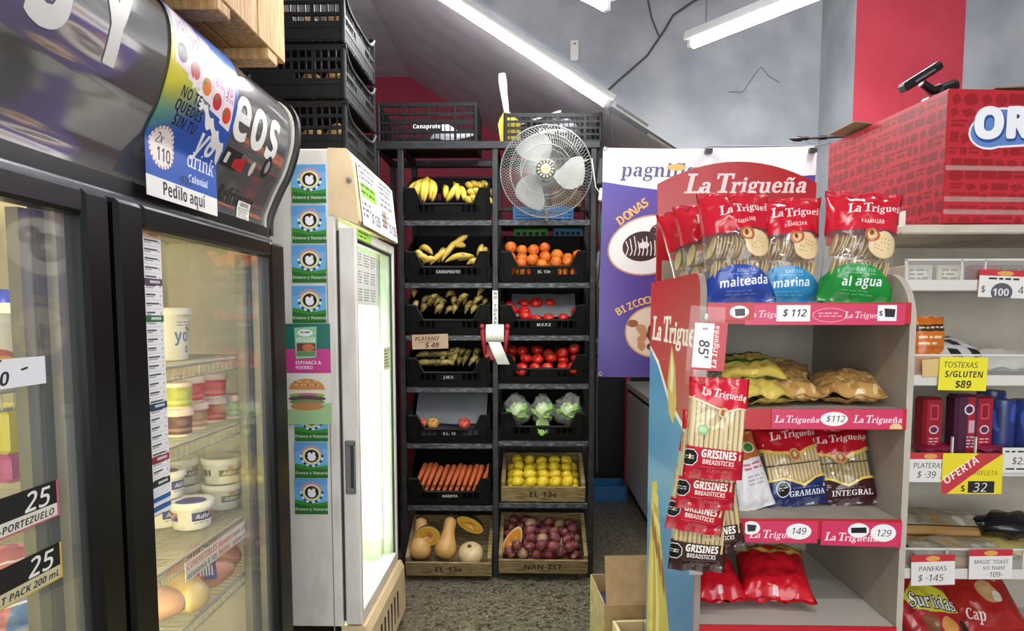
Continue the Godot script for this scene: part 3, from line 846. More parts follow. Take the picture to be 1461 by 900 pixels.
	var bands := {0: "d8b88a", 208: "4a3a42", 372: "2f6a3f", 768: "25405c", 1010: "8f2a3c", 1120: "23302a"}
	var y := 26
	var r := RandomNumberGenerator.new(); r.seed = 12
	while y < 1270:
		cv.rect(4, y + 36, 88, 2, C("b8b8b8")).rect(8, y + 6, 9, 24, [C("4a3a3a"), C("3f5a6a"), C("6a4a3a"), C("7fae9a")][r.randi() % 4])
		cv.rect(26, y + 10, 30 + r.randi() % 26, 7, C("3b3b40")).rect(26, y + 21, 18 + r.randi() % 22, 4, C("77777c")).ell(86, y + 18, 4, 6, C("b5b5b5"))
		y += 40
	for b in bands: cv.rect(0, b, 96, 30, C(bands[b])).rect(44, b + 8, 42, 12, C("c8c8d0") if b else C("b08a5a"))
	for q in [[1150, "d9dce0"], [1196, "2e62a0"], [1238, "2f5f96"]]: cv.rect(0, q[0], 96, 22, C(q[1]))
	sign_on(V(-0.7485, 1.342, 1.413), 0.088, 0.565, YAW90, cv, "product_strip", "sticker_strip", "tall strip of small white product stickers on the cooler door glass", "sticker")

# ---------------------------------------------------------------- white cooler
func build_white_cooler() -> void:
	var t := thing("upright_cooler", "white upright cooler with a yellowed header and a glowing glass door", "refrigerator", V(-0.70, 0, 2.97), YAW90)
	var white := tri("yellowed_white", noise_tex(0.02, [[0.0, "c9c2b8"], [0.4, "d8d3cc"], [0.7, "dedad4"], [1.0, "e2dfda"]], FastNoiseLite.TYPE_SIMPLEX_SMOOTH, 4, 256, 31), Vector3(1.5, 0.7, 1.5), 0.42)
	var beige := tri("yellowed_plastic", noise_tex(0.02, [[0.0, "cdb288"], [0.5, "d8bf97"], [1.0, "dcc7a4"]], FastNoiseLite.TYPE_SIMPLEX_SMOOTH, 4, 256, 32), Vector3(1.5, 1.5, 1.5), 0.45)
	var m := MB.new()
	m.bb(Vector3(-0.37, 0.06, -0.65), Vector3(-0.33, 2.05, 0.0), 0.006)
	m.bb(Vector3(0.33, 0.06, -0.65), Vector3(0.37, 2.05, 0.0), 0.006)
	m.bb(Vector3(-0.33, 0.06, -0.65), Vector3(0.33, 2.05, -0.61))
	m.bb(Vector3(-0.33, 1.8, -0.61), Vector3(0.33, 2.05, 0.0))
	m.bb(Vector3(-0.33, 0.06, -0.61), Vector3(0.33, 0.32, 0.0))
	mi(t, "cabinet", m, white)
	mi(t, "side_seam", MB.new().bb(Vector3(-0.372, 0.06, -0.034), Vector3(-0.369, 1.81, -0.03)), mat("seam_grey", C("8d8880"), 0.6))
	m = MB.new()
	m.bb(Vector3(-0.33, 0.32, -0.61), Vector3(0.33, 1.8, -0.60))
	m.bb(Vector3(-0.33, 0.32, -0.60), Vector3(-0.32, 1.8, 0.0))
	m.bb(Vector3(0.32, 0.32, -0.60), Vector3(0.33, 1.8, 0.0))
	mi(t, "liner", m, mat("liner_pale", C("e4ecdf"), 0.5))
	m = MB.new().prism([Vector2(-0.02, 2.052), Vector2(0.045, 2.05), Vector2(0.058, 2.035), Vector2(0.068, 1.995), Vector2(0.088, 1.8), Vector2(0.08, 1.785), Vector2(0.0, 1.815), Vector2(-0.02, 1.82)], -0.372, 0.372, Transform3D(Basis(Vector3(0, 0, 1), Vector3(0, 1, 0), Vector3(1, 0, 0)), Vector3.ZERO))
	mi(t, "header", m, beige)
	mi(t, "header_plug", MB.new().lathe([Vector2(0.011, 0), Vector2(0.011, 0.003), Vector2(0, 0.004)], 14, Transform3D(Basis(Vector3(0, 0, 1), PI / 2), Vector3(-0.372, 1.94, 0.055))), mat("plug_grey", C("8f8578"), 0.5))
	# kick plate
	m = MB.new().prism([Vector2(-0.3, 0.0), Vector2(0.07, 0.0), Vector2(0.105, 0.06), Vector2(0.1, 0.27), Vector2(0.085, 0.3), Vector2(-0.3, 0.3)], -0.37, 0.372, Transform3D(Basis(Vector3(0, 0, 1), Vector3(0, 1, 0), Vector3(1, 0, 0)), Vector3.ZERO))
	mi(t, "kick_plate", m, beige)
	for i in 7: mi(t, "vent_slot", MB.new().bb(Vector3(-0.25 + i * 0.07, 0.1, 0.1), Vector3(-0.235 + i * 0.07, 0.22, 0.1055)), mat("slot_dark", C("2b2823"), 0.8))
	# door
	var d := Node3D.new()
	d.name = "door"
	t.add_child(d, true)
	var y0 := 0.305
	var y1 := 1.775
	m = MB.new()
	m.bb(Vector3(-0.37, y0, 0.012), Vector3(-0.335, y1, 0.072), 0.004)
	m.bb(Vector3(0.335, y0, 0.012), Vector3(0.37, y1, 0.072), 0.004)
	m.bb(Vector3(-0.335, 1.735, 0.012), Vector3(0.335, y1, 0.072), 0.004)
	m.bb(Vector3(-0.335, y0, 0.012), Vector3(0.335, y0 + 0.045, 0.072), 0.004)
	mi(d, "frame", m, white)
	mi(d, "gasket", MB.new().bb(Vector3(-0.355, y0 + 0.01, 0.0), Vector3(-0.33, y1 - 0.01, 0.012)), mat("gasket_dark", C("38342f"), 0.7))
	mi(d, "glass_pane", MB.new().bb(Vector3(-0.335, y0 + 0.045, 0.05), Vector3(0.335, 1.735, 0.056)), glass("misted_glass", C("dfeedd"), 0.16, 0.2))
	m = MB.new()
	m.bb(Vector3(-0.335, y0 + 0.045, 0.057), Vector3(-0.325, 1.735, 0.066)); m.bb(Vector3(0.325, y0 + 0.045, 0.057), Vector3(0.335, 1.735, 0.066)); m.bb(Vector3(-0.325, 1.725, 0.057), Vector3(0.325, 1.735, 0.066))
	mi(d, "glazing_bead", m, mat("bead_black", C("20221f"), 0.5))
	# recessed grip in the near edge of the door
	m = MB.new()
	for q in [[0.022, 0.03, 0.81, 1.0], [0.052, 0.06, 0.81, 1.0]]: m.bb(Vector3(-0.379, q[2], q[0]), Vector3(-0.369, q[3], q[1]), 0.003)
	m.bb(Vector3(-0.379, 0.805, 0.022), Vector3(-0.369, 0.825, 0.06), 0.003); m.bb(Vector3(-0.379, 0.985, 0.022), Vector3(-0.369, 1.005, 0.06), 0.003)
	m.bb(Vector3(-0.374, 0.825, 0.03), Vector3(-0.370, 0.985, 0.052))
	mi(d, "grip", m, mat("grip_grey", C("6f706c"), 0.45))
	mi(d, "grip_hollow", MB.new().bb(Vector3(-0.3745, 0.826, 0.041), Vector3(-0.373, 0.984, 0.0515)), mat("grip_dark", C("2c2b2a"), 0.6))
	for y in [1.5, 1.2, 0.9, 0.6]: wire_shelf(t, -0.31, 0.31, y, -0.58, -0.09, false)
	mi(t, "tube_lamp", MB.new().bb(Vector3(0.3, 0.42, -0.085), Vector3(0.319, 1.5, 0.008), 0.006), glow("cold_lamp", Color(0.9, 1.0, 0.88), 4.5))
	strip_light(t, Vector3(0.296, 0.96, -0.04), Basis.looking_at(Vector3(-1, 0, 0), Vector3.UP), Vector2(0.085, 1.05), COOL * 5.5, Color(0.88, 1.0, 0.86))
	# goods glimpsed through the misted glass
	for q in [[2.75, 0.603, 0.07, 0.2, "c9b878"], [2.9, 0.603, 0.06, 0.17, "d8d4b8"], [2.72, 0.903, 0.05, 0.18, "d0d8c8"], [2.95, 0.903, 0.06, 0.15, "c8b48c"], [2.75, 1.203, 0.05, 0.2, "d8dcd0"], [2.74, 0.335, 0.06, 0.2, "c2a25c"]]:
		var b := thing("drink_bottle", "pale bottle behind the misted glass of the white cooler", "bottle", V(-0.86, q[1], q[0]), Basis(), "bottles in the white cooler")
		mi(b, "bottle", MB.new().lathe([Vector2(0, 0), Vector2(q[2] * 0.8, 0), Vector2(q[2] * 0.85, q[3] * 0.6), Vector2(q[2] * 0.35, q[3] * 0.85), Vector2(q[2] * 0.3, q[3])], 16), mat("bottle_" + q[4], C(q[4]), 0.4))
		mi(b, "cap", MB.new().lathe([Vector2(q[2] * 0.36, q[3] - 0.01), Vector2(q[2] * 0.36, q[3] + 0.012), Vector2(0, q[3] + 0.013)], 12), mat("cap_white", C("e8e8e4"), 0.4))
	# papers on the header
	var nrm := Basis(Vector3(0, 0, -1), Vector3(-0.1, 0.995, 0).normalized(), Vector3(0.995, 0.1, 0).normalized())
	for k in 2:
		var cv := Canvas.new(256, 200, C("dfe1e6"))
		cv.fine(14, 12, 200, 3, 16, C("4a4c58"), 8 + k)
		if k == 0: cv.rect(14, 62, 200, 46, C("8fd24a")).fine(18, 68, 190, 2, 20, C("3a5a20"), 5)
		else: cv.fine(14, 66, 180, 2, 20, C("6a6c78"), 15).rect(24, 110, 60, 60, C("b59a86"))
		cv.text("$ 135", 120, 180, 50, C("2a2b33"), "Droid Sans", true, 0, 0.15).fine(14, 124, 100, 3, 18, C("55576a"), 9)
		sign_on(V(-0.6195, 1.905, 2.81 + k * 0.345), 0.335, 0.235, nrm, cv, "notice_%d" % k, "paper_notice", ["handwritten white notice with a green stripe on the cooler header", "handwritten white notice with a photo at the far end of the cooler header"][k], "notice", 0.004)
	var cv := Canvas.new(256, 64, C("a8dc52"))
	cv.fine(10, 10, 220, 2, 26, C("2f4a1a"), 3)
	sign_on(V(-0.627, 1.756, 2.74), 0.22, 0.035, YAW90, cv, "green_note", "green_note", "narrow green handwritten strip above the glowing glass door", "notice")
	cv = Canvas.new(256, 256, C("d5d8cf"))
	for i in 3:
		for j in 3: cv.fine(10 + i * 84, 10 + j * 84, 64, 5, 13, C("53564f"), i * 3 + j)
	sign_on(V(-0.6415, 1.6, 2.83), 0.36, 0.2, YAW90, cv, "glass_notes", "handwritten_list", "handwritten white lists taped inside the top of the glowing glass door", "notice")
	cv = Canvas.new(96, 160, C("d7ddb8"))
	cv.fine(10, 20, 76, 6, 22, C("6a7048"), 3)
	sign_on(V(-0.6415, 1.27, 3.2), 0.14, 0.1, YAW90, cv, "pale_label", "pale_label", "pale yellow label at the far side of the glowing glass door", "label")
	# stickers on the side facing the camera
	cv = Canvas.new(192, 216, C("6fb0dc"))
	cv.poly([Vector2(0, 60), Vector2(0, 0), Vector2(192, 0), Vector2(192, 40)], C("5d9fd3")).poly([Vector2(0, 128), Vector2(60, 138), Vector2(130, 150), Vector2(192, 138), Vector2(192, 216), Vector2(0, 216)], C("3f8a35")).poly([Vector2(0, 150), Vector2(90, 168), Vector2(192, 160), Vector2(192, 216), Vector2(0, 216)], C("2c6a2a"))
	for i in 22:
		var a := i * TAU / 22
		cv.ell(100 + cos(a) * 62, 84 + sin(a) * 60, 7, 7, C("d98aa0") if sin(a) < -0.2 else (C("e8e6ea") if i % 2 else C("2a3350")))
	cv.ell(100, 84, 52, 50, C("e8dc8c")).ell(100, 84, 40, 38, C("22202e")).ell(100, 92, 24, 22, C("eef0f2")).ell(88, 78, 12, 16, C("eef0f2")).ell(112, 70, 9, 12, C("eef0f2")).ell(110, 58, 6, 5, C("c8343c"))
	cv.text("Fresco y Natural", 98, 194, 23, C("dce8d2"), "Droid Serif", true, 1, 0.1)
	var sp := pic("egg_sticker", cv, 0.35)
	var ys := [1.9275, 1.785, 1.645, 1.5, 1.0675, 0.931, 0.795]
	var names := ["topmost", "second", "third", "fourth", "half covered", "sixth", "lowest"]
	for i in ys.size():
		one("egg_sticker", sheet(0.123, 0.134, 0.001), sp, "blue and green hen sticker on the white cooler side, %s of the column" % names[i], "sticker", Transform3D(Basis(), V(-0.79 - i * 0.003, ys[i], 2.5985)), "hen stickers on the white cooler")
	cv = Canvas.new(256, 512, C("1f6a5c"))
	cv.rect(0, 128, 256, 122, C("c23a86")).rect(0, 250, 256, 262, C("d8d6cc")).poly([Vector2(0, 440), Vector2(256, 400), Vector2(256, 512), Vector2(0, 512)], C("9cc08a"))
	cv.poly([Vector2(66, 20), Vector2(186, 14), Vector2(180, 170), Vector2(72, 178)], C("8fc79a")).ell(124, 46, 40, 18, C("e8ece8")).fine(100, 40, 50, 1, 14, C("33503f")).text("VEGGIE", 126, 92, 30, C("e8f0e8"), "Droid Sans", true, 1).rect(78, 98, 100, 40, C("7a3a3a")).ell(140, 120, 32, 18, C("c2784a")).rect(76, 140, 100, 24, C("5f8a5a"))
	cv.text("ESPINACA &", 70, 205, 24, C("f0dce8")).text("PUERRO", 70, 230, 24, C("f0dce8"))
	cv.ell(126, 330, 96, 52, C("c98a4c")).rect(26, 334, 204, 40, C("d8d6cc")).ell(126, 352, 92, 12, C("ead9b0"))
	for i in 30: cv.ell(60 + (i * 37) % 132, 292 + (i * 17) % 34, 3, 2, C("f0e2c0") if i % 3 else C("5a3a22"))
	cv.ell(126, 364, 96, 13, C("b86a86")).ell(126, 380, 100, 16, C("4f4a44")).ell(126, 398, 96, 14, C("7c8a58")).ell(126, 420, 90, 20, C("b9804c")).ell(60, 362, 22, 8, C("7fae4a")).ell(196, 362, 22, 8, C("7fae4a"))
	sign_on(V(-0.812, 1.247, 2.5965), 0.175, 0.367, Basis(), cv, "veggie_poster", "burger_poster", "green and pink veggie burger poster on the side of the white cooler", "poster", 0.003)

# ---------------------------------------------------------------- things on top of the coolers
func plank_box() -> void:
	var wood := tri("crate_wood", noise_tex(0.02, [[0.0, "96703f"], [0.4, "b48e5c"], [0.6, "c09b69"], [1.0, "cfae80"]], FastNoiseLite.TYPE_SIMPLEX_SMOOTH, 4, 512, 41), Vector3(6.0, 0.7, 6.0), 0.75)
	var t := thing("wooden_crate", "pale plank crate on top of the black cooler at the top left", "crate", V(-0.9, 2.113, 1.62), YAW90)
	for i in 4:
		mi(t, "plank", MB.new().box(Vector3(-0.3 + i * 0.2, 0.215, 0.222), Vector3(0.196, 0.37, 0.016), 0.003), wood)
		mi(t, "plank", MB.new().box(Vector3(-0.3 + i * 0.2, 0.215, -0.222), Vector3(0.196, 0.37, 0.016), 0.003), wood)
	for i in 3:
		mi(t, "end_plank", MB.new().box(Vector3(0.392, 0.09 + i * 0.125, 0), Vector3(0.016, 0.12, 0.428), 0.003), wood)
		mi(t, "end_plank", MB.new().box(Vector3(-0.392, 0.09 + i * 0.125, 0), Vector3(0.016, 0.12, 0.428), 0.003), wood)
	for i in 5: mi(t, "bottom_board", MB.new().box(Vector3(0, 0.035, -0.18 + i * 0.09), Vector3(0.76, 0.014, 0.084), 0.002), wood)
	for x in [-0.3, 0.0, 0.3]: mi(t, "runner", MB.new().box(Vector3(x, 0.014, 0), Vector3(0.07, 0.028, 0.46), 0.003), wood)

# produce crate of black plastic: width along x, depth along z, its front towards +z, base at the origin
# dip: how far the middle of the front is cut down; open: walls made of bars
func plastic_crate(t: Node3D, w: float, d: float, h: float, dip: float, open: bool, ma: Material, word := "", solid := false) -> void:
	var m := MB.new().box(Vector3(0, 0.006, 0), Vector3(w - 0.02, 0.012, d - 0.02), 0.003)
	mi(t, "base", m, ma)
	for s in [[1.0, 0.0, w, d], [-1.0, 0.0, w, d], [1.0, 1.0, d, w], [-1.0, 1.0, d, w]]:
		m = MB.new()
		var front: bool = s[1] == 0.0 and s[0] > 0.0
		var len: float = s[2]
		var z: float = s[0] * (s[3] / 2.0 - 0.006)
		var rot := Basis() if s[1] == 0.0 else Basis(Vector3.UP, PI / 2)
		var T := Transform3D(rot, rot * Vector3(0, 0, z))
		var cut := dip if (s[1] == 0.0 and dip > 0.0 and front) else 0.0
		var f := MB.new()
		if open:
			var rows := 4
			var sag := 0.055 if solid and s[1] == 1.0 else 0.0   # long sides dip in the middle
			var top := func(u: float) -> float: return h - sag * (1.0 - pow(absf(2.0 * u - 1.0), 5.0))
			for i in rows + (1 if sag == 0.0 else -1):
				var y := 0.016 + (h - 0.03) * i / rows
				f.box(Vector3(0, y, 0), Vector3(len, 0.012 if i < rows else 0.02, 0.012), 0.0)
			if sag > 0.0:
				var rim := []
				for i in 13: rim.append(Vector3(-len / 2 + len * i / 12.0, top.call(i / 12.0) - 0.008, 0.004))
				f.tube(rim, 0.009, 6)
			var k := int(len / 0.028)
			for i in k + 1:
				var wide := i % 5 == 0
				var hh: float = top.call(float(i) / k) - 0.006
				f.box(Vector3(-len / 2 + 0.006 + (len - 0.012) * i / k, hh / 2, 0.0), Vector3(0.014 if wide else 0.005, hh, 0.009), 0.0)
			f.box(Vector3(0, h * 0.42, 0.0), Vector3(len * 0.3, h * 0.24, 0.011))
			if solid: f.box(Vector3(0, h * 0.2, 0.0), Vector3(len, h * 0.36, 0.007))
		else:
			var hm := h - cut
			f.box(Vector3(0, 0.02, 0), Vector3(len, 0.04, 0.01), 0.0)
			var k := int(len / 0.016)
			for i in k + 1:
				var u := float(i) / k
				if absf(u - 0.5) < 0.16 or i % 2 == 0 or (u < 0.12 or u > 0.88) or (u > 0.36 and u < 0.4):
					f.box(Vector3(-len / 2 + len * u, 0.06, 0), Vector3(0.0165 if absf(u - 0.5) < 0.16 or u < 0.12 or u > 0.88 else 0.008, 0.05, 0.009), 0.0)
			# upper wall, lower in the middle when the front is cut out
			var pl := [Vector2(-len / 2, 0.08), Vector2(len / 2, 0.08), Vector2(len / 2, h)]
			if cut > 0.0: pl.append_array([Vector2(len / 2 - 0.05, h), Vector2(len / 2 - 0.09, hm), Vector2(-len / 2 + 0.09, hm), Vector2(-len / 2 + 0.05, h)])
			pl.append(Vector2(-len / 2, h))
			f.prism(pl, -0.005, 0.005)
			var rim := [Vector3(-len / 2, h, 0)]
			if cut > 0.0: rim.append_array([Vector3(-len / 2 + 0.05, h, 0), Vector3(-len / 2 + 0.09, hm, 0), Vector3(len / 2 - 0.09, hm, 0), Vector3(len / 2 - 0.05, h, 0)])
			rim.append(Vector3(len / 2, h, 0))
			f.tube(rim, 0.008, 6)
			f.box(Vector3(0, 0.03, s[0] * 0.007), Vector3(len, 0.008, 0.008))
		for i in f.v.size():
			f.v[i] = T * f.v[i]; f.n[i] = rot * f.n[i]
		mi(t, "front_wall" if front else ("back_wall" if s[1] == 0.0 else "side_wall"), f, ma)
	for sx in [-1.0, 1.0]:
		for sz in [-1.0, 1.0]:
			mi(t, "corner_post", MB.new().box(Vector3(sx * (w / 2 - 0.008), h / 2, sz * (d / 2 - 0.008)), Vector3(0.02, h, 0.02), 0.005), ma)
	if word:
		words_on(t, word, 0.022 if not open else 0.03, mat("print_white", C("c9c9c4"), 0.6), Vector3(0, 0.06 if not open else h * 0.42, d / 2 + 0.0015))

# each word a piece of its own, set side by side
func words_on(t: Node3D, s: String, size: float, ma: Material, at: Vector3) -> void:
	var ws := s.split(" ", false)
	var ms := []
	var total := -size * 0.5
	for w in ws:
		var m := lettering(w, size)
		ms.append(m)
		total += m.get_aabb().size.x + size * 0.5
	var x := -total / 2.0
	for m in ms:
		var k: float = m.get_aabb().size.x
		mi(t, "lettering", m, ma, Transform3D(Basis(), at + Vector3(x + k / 2.0, 0, 0)))
		x += k + size * 0.5

func lettering(s: String, size: float, bold := true, font := "Droid Sans") -> TextMesh:
	var f := SystemFont.new()
	f.font_names = [font]
	f.font_weight = 700 if bold else 400
	var t := TextMesh.new()
	t.font = f; t.text = s; t.font_size = 32; t.pixel_size = size / 32.0; t.depth = 0.0008; t.curve_step = 4.0
	return t

func build_tops() -> void:
	plank_box()
	var blk := mat("crate_black", C("08080a"), 0.5, 0.0, {"metallic_specular": 0.35})
	for i in 3:
		var t := thing("bread_crate", "black slatted plastic crate on the white cooler, %s of the stack of three" % ["lowest", "middle", "topmost"][i], "crate", V(-0.955, 2.055 + i * 0.203, 2.985), Basis(), "black crates stacked on the white cooler")
		plastic_crate(t, 0.54, 0.52, 0.198, 0.0, true, blk, "", true)
		for j in 5:
			var b := MB.new().ball(Vector3(0.048, 0.062, 0.1), Transform3D(Basis(Vector3.UP, 0.15 * j - 0.3), Vector3(0, 0, 0)), 12, 8, func(d: Vector3) -> float: return 0.05 * sin(d.z * 9.0 + j))
			one("bread_loaf", b, mat("loaf_crust", C("cfa56a"), 0.45), "tan wrapped loaf seen between the slats of a black crate", "bread", Transform3D(Basis(), V(-1.15 + j * 0.1, 2.055 + i * 0.203 + 0.078, 2.85 + (j % 2) * 0.03)), "loaves in the stacked black crates")

# ---------------------------------------------------------------- produce rack
const RX := [-0.70, -0.192, 0.335]
const LROWS := [1.97, 1.635, 1.35, 1.064, 0.752, 0.402]
const RROWS := [1.97, 1.635, 1.35, 1.085, 0.768, 0.42]
const RD := 3.95
var crate_xf := {}

func build_rack() -> void:
	var iron := tri("rack_iron", noise_tex(0.03, [[0.0, "121314"], [0.6, "1b1c1e"], [0.8, "292b2e"], [1.0, "3c3f43"]], FastNoiseLite.TYPE_SIMPLEX_SMOOTH, 4, 256, 51), Vector3(2.0, 2.0, 2.0), 0.45, 0.2)
	var worn := tri("rack_worn", noise_tex(0.03, [[0.0, "1c1d1f"], [0.45, "34363a"], [0.7, "54575a"], [1.0, "6e7174"]], FastNoiseLite.TYPE_SIMPLEX_SMOOTH, 4, 256, 52), Vector3(2.5, 8.0, 2.5), 0.42, 0.3)
	var t := thing("produce_rack", "tall black iron rack of slanted shelves under the stairs", "rack", V(-0.18, 0, RD))
	var o := -V(-0.18, 0, RD)
	for x in RX + [-0.83]:
		mi(t, "post", MB.new().bb(o + V(x - 0.016, 0, RD - 0.015), o + V(x + 0.016, 2.38, RD + 0.015), 0.003), iron)
		mi(t, "post", MB.new().bb(o + V(x - 0.016, 0, RD + 0.45), o + V(x + 0.016, 2.38, RD + 0.48), 0.003), iron)
	mi(t, "top_beam", MB.new().bb(o + V(-0.85, 2.345, RD - 0.02), o + V(0.37, 2.385, RD + 0.02), 0.004), iron)
	mi(t, "top_beam", MB.new().bb(o + V(-0.85, 2.345, RD + 0.445), o + V(0.37, 2.385, RD + 0.485), 0.004), iron)
	for x in RX + [-0.83]: mi(t, "cross_beam", MB.new().bb(o + V(x - 0.015, 2.35, RD + 0.02), o + V(x + 0.015, 2.38, RD + 0.445)), iron)
	for k in 2:
		var x0: float = RX[k] + 0.016
		var x1: float = RX[k + 1] - 0.016
		for y in (LROWS if k == 0 else RROWS):
			mi(t, "front_rail", MB.new().bb(o + V(x0, y - 0.028, RD - 0.012), o + V(x1, y + 0.002, RD + 0.012), 0.003), worn)
			mi(t, "rear_rail", MB.new().bb(o + V(x0, y + 0.1, RD + 0.35), o + V(x1, y + 0.124, RD + 0.375), 0.003), iron)
	for x in RX:
		for y in LROWS: mi(t, "side_bar", MB.new().box(o + V(x, y + 0.045, RD + 0.22), Vector3(0.014, 0.024, 0.46), 0.002, Basis(Vector3.RIGHT, 0.26)), iron)
	for k in 2: mi(t, "back_sheet", MB.new().bb(o + V(RX[k] + 0.016, 0.02, RD + 0.481), o + V(RX[k + 1] - 0.016, [2.0, 1.93][k], RD + 0.486)), iron)
	mi(t, "back_board", MB.new().bb(o + V(-0.17, 1.885, RD + 0.3), o + V(0.31, 1.897, RD + 0.47)), iron)
	# signs on the middle post
	var cv := Canvas.new(48, 320, C("e6e6e2"))
	var w := "NO TOCAR"
	for i in w.length():
		if w[i] != " ": cv.text(w[i], 24, 40 + i * 38, 38, C("1b1b1f"), "Droid Sans", true, 1, 0.0, 0.05)
	sign_on(V(-0.192, 1.5, RD - 0.0165), 0.03, 0.19, Basis(), cv, "no_tocar", "vertical_sign", "narrow white vertical sign reading NO TOCAR on the middle rack post", "sign")
	var rd := thing("bag_dispenser", "red bracket holding a roll of bags on the middle rack post", "dispenser", V(-0.192, 1.36, RD - 0.018))
	var redp := mat("bracket_red", C("a3262e"), 0.4)
	for s in [-1.0, 1.0]:
		var arm := []
		for i in 7: arm.append(Vector3(s * (0.066 - i * 0.0022), 0.03 - i * 0.024, 0.035 - 0.005 * i + 0.03 * sin(i * 0.5)))
		mi(rd, "arm", MB.new().tube(arm, [0.014, 0.014, 0.013, 0.012, 0.012, 0.011, 0.01], 8), redp)
		mi(rd, "hook", MB.new().ball(Vector3(0.014, 0.016, 0.016), Transform3D(Basis(), Vector3(s * 0.068, 0.04, 0.05)), 10, 7), redp)
	mi(rd, "foot", MB.new().box(Vector3(-0.03, -0.1, 0.012), Vector3(0.06, 0.09, 0.02), 0.008), redp)
	mi(rd, "back_plate", MB.new().box(Vector3(0, -0.02, 0.006), Vector3(0.13, 0.05, 0.01), 0.003), redp)
	var roll := thing("bag_roll", "white roll of plastic bags in the red bracket", "roll", V(-0.19, 1.365, RD - 0.075))
	mi(roll, "roll", MB.new().lathe([Vector2(0.012, -0.048), Vector2(0.047, -0.048), Vector2(0.048, -0.046), Vector2(0.048, 0.046), Vector2(0.047, 0.048), Vector2(0.012, 0.048)], 26, Transform3D(Basis(Vector3(0, 0, 1), PI / 2), Vector3.ZERO)), mat("roll_white", C("e9e6e0"), 0.5))
	mi(roll, "loose_end", MB.new().grid(4, 10, func(u: float, v: float) -> Vector3: return Vector3(-0.035 + u * 0.065 + (1.0 - v) * 0.05, -0.045 - (1.0 - v) * 0.12, 0.035 + 0.02 * sin(v * 3.0) + 0.004 * sin(u * 9.0))), mat("roll_end", C("dcdad6"), 0.4, 0.0, {"backlight_enabled": true, "backlight": Color(0.3, 0.3, 0.3)}))
	cv = Canvas.new(256, 104, C("b99a7c"))
	cv.text("PLATANO", 20, 44, 38, C("3a2c24"), "Droid Sans", true, 0, 0.25).text("$ 49", 90, 96, 52, C("241a18"), "Droid Sans", true, 0, 0.2).line([Vector2(50, 56), Vector2(150, 52)], 3, C("3a2c24"))
	sign_on(V(-0.548, 1.318, RD - 0.017), 0.198, 0.08, Basis(Vector3(0, 0, 1), 0.03), cv, "card_49", "cardboard_price_sign", "brown cardboard price sign on the rail above the dark plantains")
	# crates
	var blk := mat("crate_black", C("08080a"), 0.5, 0.0, {"metallic_specular": 0.35})
	var what := [["of yellow bananas, topmost in the left column", "of ripe bananas below the topmost", "of overripe brown bananas", "of dark plantains", "holding three apples", "of carrots"], ["", "of oranges", "of tomatoes, upper of the two", "of tomatoes, lower of the two", "of bagged lettuce"]]
	var words := [["", "CANAPROTO", "", "J.M.V.", "E.L. 13", "AGROTA"], ["", "EL 13e", "M.V.P.Z", "", "J.M.V."]]
	for k in 2:
		for i in what[k].size():
			if what[k][i] == "": continue
			var y: float = (LROWS if k == 0 else RROWS)[i]
			var xc: float = (RX[k] + RX[k + 1]) / 2.0
			var B := Basis(Vector3.RIGHT, 0.34)
			var wd := 0.452 if k == 0 else 0.462
			var tt := Transform3D(B, V(xc, y + 0.004, RD - 0.005) - B * Vector3(0, 0, 0.175))
			var c := thing("produce_crate", "black plastic crate %s" % what[k][i], "crate", tt.origin, B, "black crates in the rack")
			plastic_crate(c, wd, 0.35, 0.165, 0.082, false, blk, words[k][i])
			crate_xf["%d%d" % [k, i]] = tt
	# wooden boxes
	wooden_box("lemon", Transform3D(Basis(Vector3.RIGHT, 0.36), V(0.0715, 0.428, RD - 0.006) - Basis(Vector3.RIGHT, 0.36) * Vector3(0, 0, 0.17)), 0.465, 0.34, 0.115, "EL 13e", "shallow wooden box of lemons on the lowest right shelf")
	wooden_box("squash", Transform3D(Basis(Vector3.RIGHT, 0.43), V(-0.446, 0.03, RD - 0.09) - Basis(Vector3.RIGHT, 0.43) * Vector3(0, 0, 0.19)), 0.472, 0.38, 0.115, "EL 13e", "wooden box of squashes at the foot of the rack")
	wooden_box("potato", Transform3D(Basis(Vector3.RIGHT, 0.43), V(0.0715, 0.045, RD - 0.08) - Basis(Vector3.RIGHT, 0.43) * Vector3(0, 0, 0.19)), 0.488, 0.38, 0.115, "NAN ZST", "wooden box of red potatoes at the foot of the rack")

